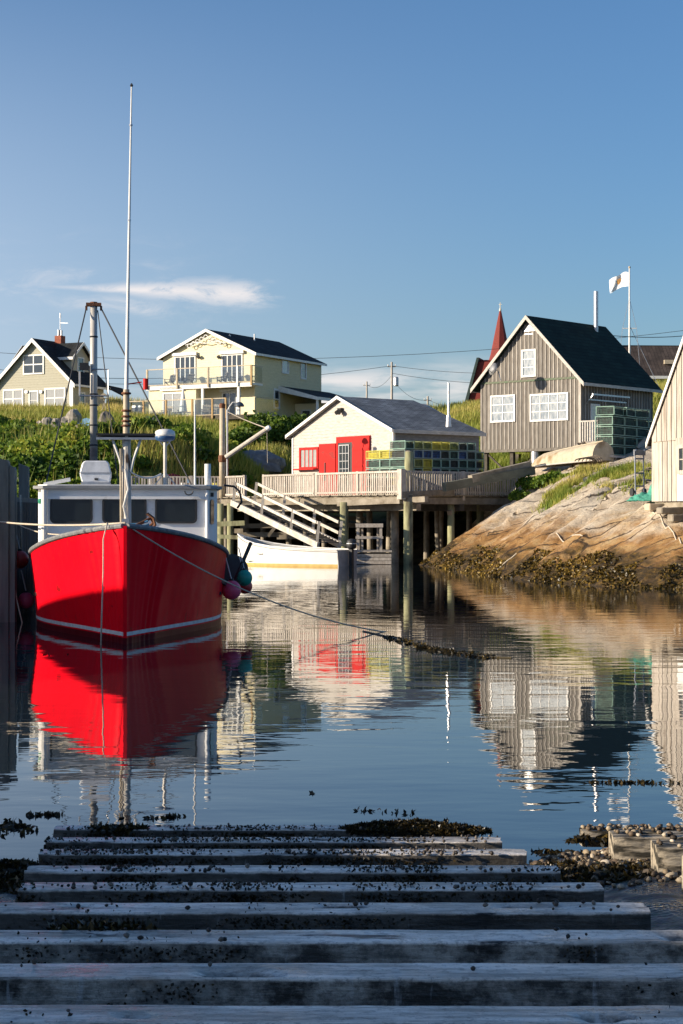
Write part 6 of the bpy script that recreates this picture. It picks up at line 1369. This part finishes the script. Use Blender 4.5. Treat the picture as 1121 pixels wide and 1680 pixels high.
# ================================================================== satellite dish, flag, poles and wires
ds = P(811, 606, 103.2); q = MB(); nd_ = Vector((-.85, -.5, .25)).normalized()
q.lathe(ds, [(.36, .10), (.30, .05), (.18, .015), (.01, 0), (.01, -.02), (.18, -.01), (.31, .03), (.375, .09)], 18, nd_); di = q.build('satellite_dish', mat('dish_grey', (.42,.42,.42), rough=.5), gh, world=True, smooth=True)
q = MB(); q.path([ds+nd_*-.02, ds-nd_*.3, ds-nd_*.35+Vector((.1, 0, -.55))], .03, 6); q.path([ds-Vector((0, 0, .33)), ds+nd_*.5-Vector((0, 0, .1))], .018, 5); q.build('dish_arm', M_METAL, di, world=True)
pf = P(1033, 600, 126); zt_ = CZ+(HY-440)/F*126
fp = thing('flagpole', 'white flagpole with guy lines rising behind the grey house', 'flagpole', (pf.x, pf.y, h1(pf.x, pf.y)-.2)); b0 = fp.location.z
q = MB(); q.tube((0, 0, 0), (0, 0, zt_-b0), .09, .05, 10); q.build('pole', M_TRIM, fp, smooth=True); q = MB(); q.ball((0, 0, zt_-b0+.06), .09, 8, 6); q.build('ball', M_TAN, fp)
q = MB(); q.bar((-.5, 0, (zt_-b0)*.60), (.5, 0, (zt_-b0)*.60), .06, .06); q.build('spreader', M_TRIM, fp)
for s_ in (-1, 1):
    q = MB(); q.path([(0, 0, (zt_-b0)*.8), (s_*.5, 0, (zt_-b0)*.60), (s_*.9, .2, (zt_-b0)*.2)], .016, 5); q.build('guy_line', M_METAL, fp)
q = MB(); q.path([(0, 0, (zt_-b0)*.62), (3.0, .4, .5)], .02, 5); q.build('guy_line', M_METAL, fp)
def fpt(u_, v_, o=0.):     # u from hoist leftwards, v from bottom up
    wv = .13*math.sin(u_*5.2+v_*1.2)+.05*math.sin(u_*11+v_*4)
    return Vector((pf.x-.07-u_*1.22, pf.y+wv*1.6*u_**.5-o+u_*.95, zt_-.28-1.0+v_*.98-.34*u_+.10*math.sin(u_*4.5)+(.06*math.sin(u_*9)*v_)))
def fsheet(mb, corners, n, o):
    a_, b__, c_, d_ = corners; vs = []
    for i in range(n+1):
        for j in range(5):
            s_, t_ = i/n, j/4; u_ = (a_[0]*(1-s_)+b__[0]*s_)*(1-t_)+(d_[0]*(1-s_)+c_[0]*s_)*t_; v_ = (a_[1]*(1-s_)+b__[1]*s_)*(1-t_)+(d_[1]*(1-s_)+c_[1]*s_)*t_; vs.append(fpt(u_, v_, o))
    mb.add(vs, [(i*5+j, (i+1)*5+j, (i+1)*5+j+1, i*5+j+1) for i in range(n) for j in range(4)])
fg = thing('flag', 'white flag with pale blue saltire and small orange shield flying to the left', 'flag', (pf.x, pf.y, zt_-1.3))
q = MB(); fsheet(q, ((0, 0), (1, 0), (1, 1), (0, 1)), 16, 0); q.build('cloth', mat('flag_white', (.82,.82,.82), (.76,.77,.79), rough=.8), fg, world=True, smooth=True, fix=False)
for sg in (0, 1):
    q = MB(); a_, c_ = (0, .0), (1, 1); 
    if sg: a_, c_ = (0, 1), (1, 0)
    wv = .09; q2 = ((a_[0], a_[1]-(0 if a_[1] == 0 else wv)), (c_[0], c_[1]-(wv if c_[1] else 0)), (c_[0], c_[1]+(0 if c_[1] else wv)), (a_[0], a_[1]+(wv if a_[1] == 0 else 0)))
    fsheet(q, q2, 16, .008); fsheet(q, q2, 16, -.008); q.build('saltire', mat('flag_blue', (.42,.56,.74), rough=.8), fg, world=True, smooth=True, fix=False)
for m_, k_, o_ in ((mat('shield_orange', (.62,.32,.10)), 1.0, .014), (mat('shield_red', (.50,.10,.05)), .5, .020)):
    q = MB(); cu, cv_ = .5, .5
    q.add([fpt(cu+x*k_*.12, cv_+y*k_*.22, o_) for x, y in ((-1, 1), (1, 1), (1, 0), (.6, -.6), (0, -1), (-.6, -.6), (-1, 0))], [tuple(range(7))]); q.build('shield', m_, fg, world=True)
M_PALEPOLE = mat('sun_bleached_pole', (.50,.45,.40), (.38,.34,.30), rough=.9)
def upole(px, ytop, Y, label, xf=False, base=None):
    p = P(px, ytop, Y); zb_ = h1(p.x, min(p.y, 300))-1; t = thing('utility_pole', label, 'utility pole', (p.x, p.y, zb_), 0, 'utility poles on the skyline')
    q = MB(); q.tube((0, 0, 0), (0, 0, p.z-zb_), .15, .11, 8); q.build('shaft', M_PALEPOLE, t)
    q = MB(); q.bar((-.45, 0, p.z-zb_-.5), (.45, 0, p.z-zb_-.5), .08, .09); q.build('crossarm', M_PALEPOLE, t)
    for x in (-.4, 0, .4): q = MB(); q.lathe((x, 0, p.z-zb_-.44), [(.05, 0), (.07, .1), (.03, .2)], 6); q.build('insulator', M_TRIM, t)
    if xf: q = MB(); q.lathe((.45, 0, p.z-zb_-2.6), [(.25, 0), (.28, .1), (.28, .9), (.2, 1.0)], 10); q.build('transformer', M_METAL, t)
    return Vector((p.x, p.y, p.z-.4))
uA = upole(643, 594, 190, 'tall pale utility pole with transformer on the skyline above the white shack', True)
uB = upole(602, 626, 230, 'smaller utility pole left of the tall one above the shack roof')
uC = upole(702, 650, 210, 'short distant utility pole just above the shack roof ridge')
uD = upole(-90, 566, 185, 'utility pole left of the picture beyond the sage cottage')
uE = upole(1240, 520, 165, 'utility pole right of the picture beyond the dark roofed building')
uF = upole(-60, 590, 160, 'lower utility pole left of the picture near the sage cottage')
def wire(a_, c_, s_, lab, r=.022): tag(MB().path(sag(a_, c_, s_, 18), r, 4).build('overhead_wire', M_CABLE), lab, 'wire', 'overhead wires')
wire(uD, uE, 2.2, 'highest overhead wire running along the skyline')
wire(uD-Vector((0, 0, 2.6)), uA, 1.5, 'overhead wire from the left to the tall utility pole')
wire(uA, uE-Vector((0, 0, 1.2)), 2.0, 'overhead wire from the tall utility pole to the right, upper')
wire(uA-Vector((0, 0, .8)), uE-Vector((0, 0, 2.3)), 2.2, 'overhead wire from the tall utility pole to the right, lower')
wire(uF, P(500, 600, 149), 1.2, 'overhead wire leading to the back corner of the cream house')
wire(uB, uA-Vector((0, 0, 1)), .8, 'overhead wire between the two poles above the shack')
wire(uC, uA-Vector((0, 0, 1.4)), .8, 'overhead wire from the tall pole down to the short pole')
wire(P(960, 545, 112), P(1240, 530, 118), .6, 'dark service wire from the grey house flue to the right')
wire(uC, P(800, 665, 170), .6, 'overhead wire between the short pole and the church')
# rope scraps on the rock
def rockrope(pts, r, lab):
    out = []
    for px, py in pts: X, Y = rockpt(px, py); out.append((X, Y, float(zrock(np.array([X]), np.array([Y]))[0])+r))
    fine = []
    for i in range(len(out)-1):
        for k in range(5):
            t = k/5; x = out[i][0]*(1-t)+out[i+1][0]*t; y = out[i][1]*(1-t)+out[i+1][1]*t; fine.append((x, y, float(zrock(np.array([x]), np.array([y]))[0])+r*1.2))
    tag(MB().path(fine, r, 5).build('rope', M_ROPE), lab, 'rope')
rockrope([(913, 880), (920, 886), (940, 885), (960, 884)], .022, 'short pale rope lying across a crack in the granite')
rockrope([(1068, 842), (1085, 858), (1105, 880), (1121, 905)], .022, 'pale rope trailing down the rock from under the sunlit shed')
rockrope([(816, 940), (830, 925), (852, 908)], .022, 'thin pale rope on the weedy rock near the water')
# ================================================================== slipway and the near shore
SL = .0862
def beamY(i): return 11.6-i*.775
def zplane(Y): return .08+SL*(11.6-Y)
def zshore(X, Y):
    z = zplane(np.maximum(Y, -6))-.20; z = np.where(Y < 0, z+(-Y)*.02, z)
    z = z+(fbm(X*1.5, Y*1.5, 4)-.47)*.10+(fbm(X*9, Y*9, 3)-.47)*.03
    z = z+sstep(X, .9, 1.7)*.09+np.where(X > 3, (X-3)*.10, 0)+np.where(X < -2.6, (-2.6-X)*.16, 0)
    z = z-sstep(Y, 11.2, 14)*1.0
    return np.minimum(z, 7)+np.where(Y < -30, np.minimum((-30-Y)*.08, 6), 0)
def shore_mat():
    m, n, l, b = new_mat('wet_gravel'); t = n.new('ShaderNodeTexCoord')
    v = n.new('ShaderNodeTexVoronoi'); v.inputs['Scale'].default_value = 38; l.new(t.outputs['Object'], v.inputs['Vector'])
    nz = n.new('ShaderNodeTexNoise'); nz.inputs['Scale'].default_value = 3; nz.inputs['Detail'].default_value = 9; l.new(t.outputs['Object'], nz.inputs['Vector'])
    c = n.new('ShaderNodeValToRGB'); l.new(nz.outputs[0], c.inputs[0]); e = c.color_ramp.elements; e[0].position = .35; e[0].color = (.018, .017, .016, 1); e[1].position = .68; e[1].color = (.10, .09, .075, 1)
    hs_ = n.new('ShaderNodeMix'); hs_.data_type = 'RGBA'; hs_.blend_type = 'MULTIPLY'; hs_.inputs[0].default_value = .6; l.new(c.outputs[0], hs_.inputs[6]); l.new(v.outputs['Color'], hs_.inputs[7]); l.new(hs_.outputs[2], b.inputs['Base Color'])
    r = n.new('ShaderNodeMapRange'); r.inputs[1].default_value = .4; r.inputs[2].default_value = .6; r.inputs[3].default_value = .12; r.inputs[4].default_value = .7; l.new(nz.outputs[0], r.inputs[0]); l.new(r.outputs[0], b.inputs['Roughness'])
    bp = n.new('ShaderNodeBump'); bp.inputs['Strength'].default_value = .8; bp.inputs['Distance'].default_value = .012; l.new(v.outputs['Distance'], bp.inputs['Height']); l.new(bp.outputs[0], b.inputs['Normal']); return m
xs = np.unique(np.r_[-400, -150, -70, -35, -18, -10, -6, np.arange(-4, 6, .09), 8, 12, 20, 40, 80, 200, 400]); ys = np.unique(np.r_[-400, -200, -100, -60, -35, -20, -10, -4, 0, 2, np.arange(3, 14.5, .09), 16, 20])
shore = grid_mesh('shingle_shore', xs, ys, zshore, shore_mat()); tag(shore, kind='structure')
def beam_mat(LO=-.03, nm='tide_worn_beam', dry=False):
    m, n, l, b = new_mat(nm); t = n.new('ShaderNodeTexCoord'); oi = n.new('ShaderNodeObjectInfo')
    ad = n.new('ShaderNodeVectorMath'); ad.operation = 'ADD'; sc = n.new('ShaderNodeMath'); sc.operation = 'MULTIPLY'; sc.inputs[1].default_value = 51; l.new(oi.outputs['Random'], sc.inputs[0]); l.new(t.outputs['Object'], ad.inputs[0]); l.new(sc.outputs[0], ad.inputs[1])
    def N(sc_, st, det, ro=.62):
        mp = n.new('ShaderNodeMapping'); mp.inputs['Scale'].default_value = st; l.new(ad.outputs[0], mp.inputs[0]); z = n.new('ShaderNodeTexNoise'); z.inputs['Scale'].default_value = sc_; z.inputs['Detail'].default_value = det; z.inputs['Roughness'].default_value = ro; l.new(mp.outputs[0], z.inputs['Vector']); return z.outputs[0]
    def MR(x, a, c, lo=0., hi=1.):
        r = n.new('ShaderNodeMapRange'); l.new(x, r.inputs[0]); r.inputs[1].default_value = a; r.inputs[2].default_value = c; r.inputs[3].default_value = lo; r.inputs[4].default_value = hi; return r.outputs[0]
    def MX(f, a, c):
        x = n.new('ShaderNodeMix'); x.data_type = 'RGBA'; l.new(f, x.inputs[0])
        for i_, q in ((6, a), (7, c)):
            if isinstance(q, tuple): x.inputs[i_].default_value = q+(1,)
            else: l.new(q, x.inputs[i_])
        return x.outputs[2]
    def MA(op, a, c):
        x = n.new('ShaderNodeMath'); x.operation = op
        for i_, q in enumerate((a, c)):
            if isinstance(q, (int, float)): x.inputs[i_].default_value = q
            else: l.new(q, x.inputs[i_])
        return x.outputs[0]
    wood = MX(MR(N(3.2, (.45, 3, 4), 9, .75), .42, .60), (.86, .79, .70), (.36, .315, .26))
    dark = MX(MR(N(6, (.8, 1, 1), 8, .72), .42, .62), (.050, .045, .038), (.50, .45, .38) if dry else (.13, .115, .095))
    sp = n.new('ShaderNodeSeparateXYZ'); l.new(t.outputs['Object'], sp.inputs[0])
    edge = MA('ADD', sp.outputs[2], MA('MULTIPLY', MA('SUBTRACT', N(2.6, (1, 1, 1), 9, .8), .5), .035))
    worn = MR(edge, LO-.006, LO+.002)
    c = MX(worn, dark, wood)
    c = MX(MR(N(1.7, (.8, 5, 2), 8, .7), .57, .63), c, (.025, .024, .022))           # dark algae patches and rotten hollows
    c = MX(MA('MULTIPLY', MR(N(5, (3.2, 1, .45), 5), .62, .70), .55), c, (.55, .55, .54))        # salt and gull streaks
    c = MX(MA('MULTIPLY', MR(N(.9, (1, 3, 1), 5), .66, .72), .5), c, (.34, .21, .11))
    c = MX(MA('MULTIPLY', MR(N(34, (.8, 1, 1), 3, .8), .52, .62), .40), c, (.05, .045, .04))      # pitting and grit
    c = MX(MA('MULTIPLY', MR(N(14, (.06, 1, 1), 5, .7), .55, .65), .5), c, (.07, .065, .055))     # drying checks along the grain
    l.new(c, b.inputs['Base Color']); l.new(MR(N(3, (1, 1, 1), 5), .35, .65, .22, .6), b.inputs['Roughness'])
    bp = n.new('ShaderNodeBump'); bp.inputs['Strength'].default_value = .8; bp.inputs['Distance'].default_value = .01; l.new(MA('ADD', N(9, (.5, 4, 4), 7), MA('MULTIPLY', N(26, (1, 1, 1), 4), .7)), bp.inputs['Height']); l.new(bp.outputs[0], b.inputs['Normal']); return m
M_BEAM = beam_mat(-.007); M_BEAMN = beam_mat(-.009, 'dry_worn_beam', True); M_BEAMF = beam_mat(-.004, 'wet_far_beam')
def beam(name, parent, x0, x1, Yb, zt_, w_=.24, h_=.24, seed=0, m=None, wear=1.):
    """rounded, tide-worn timber; back edge at Yb, reaching towards the camera by w_"""
    nx = max(12, int((x1-x0)/.035)); prof = []
    for (a_, c_) in ((1, -1), (1, -.3), (1, .93), (.97, .99), (.6, 1), (.2, 1), (-.2, 1), (-.6, 1), (-.95, .995), (-1, .95), (-1, .5), (-1, .0), (-1, -.5), (-1, -1)): prof.append((a_*w_/2, c_*h_/2-h_/2))
    vs = []; xm = (x0+x1)/2
    for i in range(nx+1):
        x = x0+(x1-x0)*i/nx-xm; e = min(1, min(i, nx-i)/1.5)
        for a_, c_ in prof:
            d = noise.noise((x*2.1+seed*7.3, a_*5, c_*5+seed)); d2_ = noise.noise((x*9+seed*3.1, a_*14, c_*14)); big = noise.noise((x*.9+seed*11, seed*2.7, 0))
            k = 1-.12*(1-e); up_ = .002*d+.002*d2_*.5+.001*big
            hol = max(0, noise.noise((x*3.2+seed*5.7, a_*13, 3.3))-.42)*.14 if (c_ > -.03 and -.09 < a_ < .05) else 0
            vs.append((x+.01*d2_*(1-e), (a_*(1+.012*d))*k+.004*d2_+.004*big, c_+(up_ if c_ > -h_*.8 else 0)*wear-hol*wear))
    n = len(prof); q = MB(); q.add(vs, [(i*n+k, i*n+k+1, (i+1)*n+k+1, (i+1)*n+k) for i in range(nx) for k in range(n-1)]+[tuple(range(n)), tuple(reversed(range(nx*n, nx*n+n)))])
    o = q.build(name, m or M_BEAM, parent, smooth=True); o.data.set_sharp_from_angle(angle=math.radians(32)); o.location = (xm, Yb-w_/2, zt_); return o
sp_ = thing('slipway', 'broad slipway of tide-worn grey timbers running down into the harbour in the foreground', 'slipway', (0, 0, 0))
XR = [(-1.87, .89), (-1.79, .97), (-1.70, 1.04), (-1.64, 1.13), (-1.53, 1.24), (-1.56, 1.32), (-1.75, 1.75), (-1.7, 1.8), (-1.8, 1.7), (-1.9, 1.8), (-1.9, 1.8), (-1.9, 1.8)]
BEAMS = []
for i, (a_, c_) in enumerate(XR):
    Y = beamY(i); z = zplane(Y)+random.uniform(-.008, .008); beam('timber', sp_, a_, c_, Y+.02, z, .175 if i < 5 else .20, .26 if i else .2, i+1, M_BEAMF if i < 3 else (M_BEAM if i < 6 else M_BEAMN)); BEAMS.append((a_, c_, Y, z))
q = MB()
for x in (-1.2, .5): q.bar((x, 12.4, zplane(12.4)-.33), (x, 2.0, zplane(2.0)-.33), .2, .2)
q.build('sleeper', M_TIMBERD, sp_)
s2 = thing('old_slipway', 'sunlit ends of an older slipway with barnacled timbers at the right edge', 'slipway', (0, 0, 0))
M_BEAM2 = mat('sunlit_old_timber', (.42,.36,.27), (.17,.14,.10), rough=.85, scale=5, stretch=(.6,3,3), c3=(.035,.03,.02), c3scale=5, c3lo=.47, c3hi=.55, bump=.9)
B2 = [(1.50, 4.2, 11.15, .15, .14, .10), (1.60, 4.2, 10.60, .23, .24, .24), (1.72, 4.2, 9.85, .31, .26, .28), (1.74, 4.2, 9.05, .38, .26, .3)]
for k, (a_, c_, Y, z, w_, h_) in enumerate(B2): beam('timber', s2, a_, c_, Y, z, w_, h_, 30+k, M_BEAM2, 1.6)
# periwinkles and barnacles on the timbers
def pebbles(cen, rad, sq, seed, nseg=6, nr=4):
    rs = np.random.RandomState(seed); n = len(cen); base = []
    for i in range(nr+1):
        th = math.pi*min(max(i/nr, .04), .96)
        for k in range(nseg): a_ = 2*math.pi*k/nseg+i*.5; base.append((math.sin(th)*math.cos(a_), math.sin(th)*math.sin(a_), math.cos(th)))
    base = np.array(base); fb = np.array([(i*nseg+k, (i+1)*nseg+k, (i+1)*nseg+(k+1) % nseg, i*nseg+(k+1) % nseg) for i in range(nr) for k in range(nseg)])
    a_ = rs.uniform(0, 6.28, n); sx = rad*rs.uniform(.8, 1.3, n); sy_ = rad*rs.uniform(.7, 1.0, n); sz_ = rad*sq*rs.uniform(.8, 1.2, n)
    B_ = base[None]*(1+rs.randn(n, len(base), 1)*.10); x = B_[:, :, 0]*sx[:, None]; y = B_[:, :, 1]*sy_[:, None]; z = B_[:, :, 2]*sz_[:, None]
    ca, sa = np.cos(a_)[:, None], np.sin(a_)[:, None]; V_ = np.stack([x*ca-y*sa+cen[:, 0:1], x*sa+y*ca+cen[:, 1:2], z+cen[:, 2:3]], 2).reshape(-1, 3)
    F_ = (fb[None]+(np.arange(n)*len(base))[:, None, None]).reshape(-1, 4); return V_, F_, np.repeat(rs.rand(n), len(fb))
rs = np.random.RandomState(21); cs = []; rd = []
for i, (a_, c_, Y, z) in enumerate(BEAMS):
    n = [40, 60, 90, 60, 44, 22, 10, 8, 6, 4, 0, 0][i]; x = rs.uniform(a_+.02, c_-.02, n)
    if i < 5: x[:n//2] = np.clip(rs.normal(rs.choice([a_+.4, a_+.9, c_-.5, (a_+c_)/2], n//2), .18), a_+.02, c_-.02)
    cc_ = rs.uniform(a_+.1, c_-.1, 3 if i > 5 else 6); k_ = rs.rand(n) < .75; x = np.where(k_, np.clip(rs.choice(cc_, n)+rs.randn(n)*(.05 if i > 5 else .09), a_+.02, c_-.02), x)
    for q_ in x: cs.append((q_, Y-rs.uniform(.0, .20), z+.012)); rd.append(rs.uniform(.006, .014))
V_, F_, T_ = pebbles(np.array(cs), np.array(rd), .8, 3, 7, 5)
M_SHELL = leaf_mat('periwinkle_shell', [(0, (.02,.017,.015)), (.7, (.07,.055,.045)), (1, (.20,.17,.14))], 0., .45)
o = npmesh('periwinkles', V_, F_, M_SHELL, smooth=True, tone=T_); tag(o, 'many small dark periwinkles scattered over the slipway timbers', 'periwinkles', kind='stuff')
cs = []; rd = []
for k, (a_, c_, Y, z, w_, h_) in enumerate(B2):
    for q_ in range(70 if k == 0 else 40): cs.append((rs.uniform(a_, a_+.9), Y-rs.uniform(0, w_), z+.012)); rd.append(rs.uniform(.012, .024))
n = 2600; x = rs.uniform(.95, 2.6, n); y = rs.uniform(9.25, 11.2, n)
k = (rs.rand(n) < np.clip((x-.7)/1.2, .15, 1)) & (y-.35*(x-1) < 10.9) & (y > 9.2-(x-1.3)*.3+rs.rand(n)*.7); x, y = x[k], y[k]; z = zshore(x, y)+.012
for a_, b__, c_ in zip(x, y, z): cs.append((a_, b__, c_)); rd.append(min(rs.gamma(3.2, .004)+.005, .04))
V_, F_, T_ = pebbles(np.array(cs), np.array(rd), .65, 5)
M_PEB = leaf_mat('shore_pebbles', [(0, (.03,.022,.015)), (.45, (.14,.10,.065)), (.8, (.33,.26,.17)), (1, (.55,.48,.38))], 0., .6)
o = npmesh('pebbles', V_, F_, M_PEB, tone=T_); tag(o, 'sunlit pebbles and shells heaped beside the old slipway timbers at the right', 'pebbles', kind='stuff')
# wrack heaps
def heap(cx, cy, rx, ry, hz, n, seed, zf=zshore, size=.035):
    rs = np.random.RandomState(seed); a_ = rs.uniform(0, 6.28, n); k = rs.rand(n)**.55; x = cx+rx*k*np.cos(a_); y = cy+ry*k*np.sin(a_)
    z = zf(x, y)+hz*(1-k**2)*rs.uniform(.3, 1, n)*(.5+fbm(x*7, y*7, 3)); v_, f_ = leaves(np.stack([x, y, z], 1), size, 2.2, rs=rs); return v_, f_, rs.rand(n)
b0 = lambda X, Y: np.full_like(X, BEAMS[0][3]-.01); b1 = lambda X, Y: np.full_like(X, BEAMS[1][3]-.01)
hp = [heap(-1.98, 10.3, .36, .62, .09, 9000, 1, zshore, .024), heap(-1.72, 9.9, .2, .3, .05, 900, 2), heap(.40, 11.5, .42, .12, .06, 6500, 3, b0, .022), heap(.72, 11.45, .25, .10, .04, 1800, 31, b0, .022), heap(-1.45, 11.5, .2, .08, .02, 260, 4, b0),
      heap(1.15, 10.1, .35, .5, .04, 1700, 5), heap(1.5, 9.9, .35, .35, .04, 1300, 6), heap(-.95, 7.02, .22, .08, .03, 260, 7, lambda X, Y: np.full_like(X, zplane(7.)-.02)),
      heap(1.9, 11.0, .5, .10, .04, 500, 8, lambda X, Y: np.full_like(X, .09)), heap(-1.4, 9.2, .3, .15, .05, 600, 9)]
V_, F_, T_ = join(hp); o = npmesh('wrack_heaps', V_, F_, M_WRACK, tone=T_); tag(o, 'dark heaps of wet seaweed on the slipway edges and shingle', 'seaweed', kind='stuff')
# black weed and mussel crust clinging to the timbers
cr_ = []
for i, (a_, c_, Y, z) in enumerate(BEAMS[:9]):
    rs2 = np.random.RandomState(300+i); nb_ = [10, 12, 12, 9, 8, 5, 5, 4, 3][i]
    for k in range(nb_):
        cx = rs2.uniform(a_, c_); w2 = rs2.uniform(.05, .30); n2 = int(w2*(900 if i < 5 else 500)); x = np.clip(cx+rs2.randn(n2)*w2*.5, a_, c_); top = rs2.rand(n2) < (.30 if i < 5 else .08)
        wd_ = .175 if i < 5 else .20
        y = np.where(top, Y-rs2.uniform(.0, wd_, n2), Y+.02-wd_-.006); zz = np.where(top, z+.004, z-.02-np.abs(rs2.randn(n2))*.05)
        v_, f_ = leaves(np.stack([x, y, zz], 1), .013 if i < 5 else .010, 1.5, rs=rs2); cr_.append((v_, f_, rs2.rand(n2)*.8))
V_, F_, T_ = join(cr_); o = npmesh('weed_crust', V_, F_, M_WRACK, tone=T_); tag(o, 'black crust of weed and mussels clinging to the slipway timbers', 'seaweed', kind='stuff')
# floating scraps of weed on the water
fs_ = []
wz = lambda X, Y: np.full_like(X, .004)
for k, (px, py, rx, ry, n) in enumerate(((68, 1338, .12, .06, 45), (86, 1337, .08, .05, 30), (20, 1362, .18, .24, 50), (5, 1350, .12, .2, 30), (30, 1358, .10, .1, 22), (255, 1343, .25, .05, 26), (285, 1340, .12, .05, 20), (600, 1330, .16, .10, 14), (655, 1334, .14, .12, 16), (732, 1348, .02, .03, 8),
        (905, 1400, .2, .1, 50), (512, 1302, .01, .02, 4), (88, 1075, .3, .3, 6), (1060, 1285, .5, .06, 70), (1010, 1284, .25, .05, 40))):
    Y = 6090/(py-850); fs_.append(heap((px-HX)/F*Y, Y, rx, ry, .004, n, 60+k, wz, .024))
for a_, c_ in (((640, 1046), (700, 1064)), ((700, 1064), (745, 1071)), ((745, 1071), (800, 1079))):
    for t in np.linspace(0, 1, 14): px, py = a_[0]+(c_[0]-a_[0])*t, a_[1]+(c_[1]-a_[1])*t; Y = 6090/(py-850); fs_.append(heap((px-HX)/F*Y, Y, .16, .35, .008, 20 if rs.rand() < .7 else 6, int(px*7), wz, .045))
V_, F_, T_ = join(fs_); o = npmesh('floating_weed', V_, F_, M_WRACK, tone=T_); tag(o, 'scraps of dark weed floating on the harbour water', 'seaweed', kind='stuff')
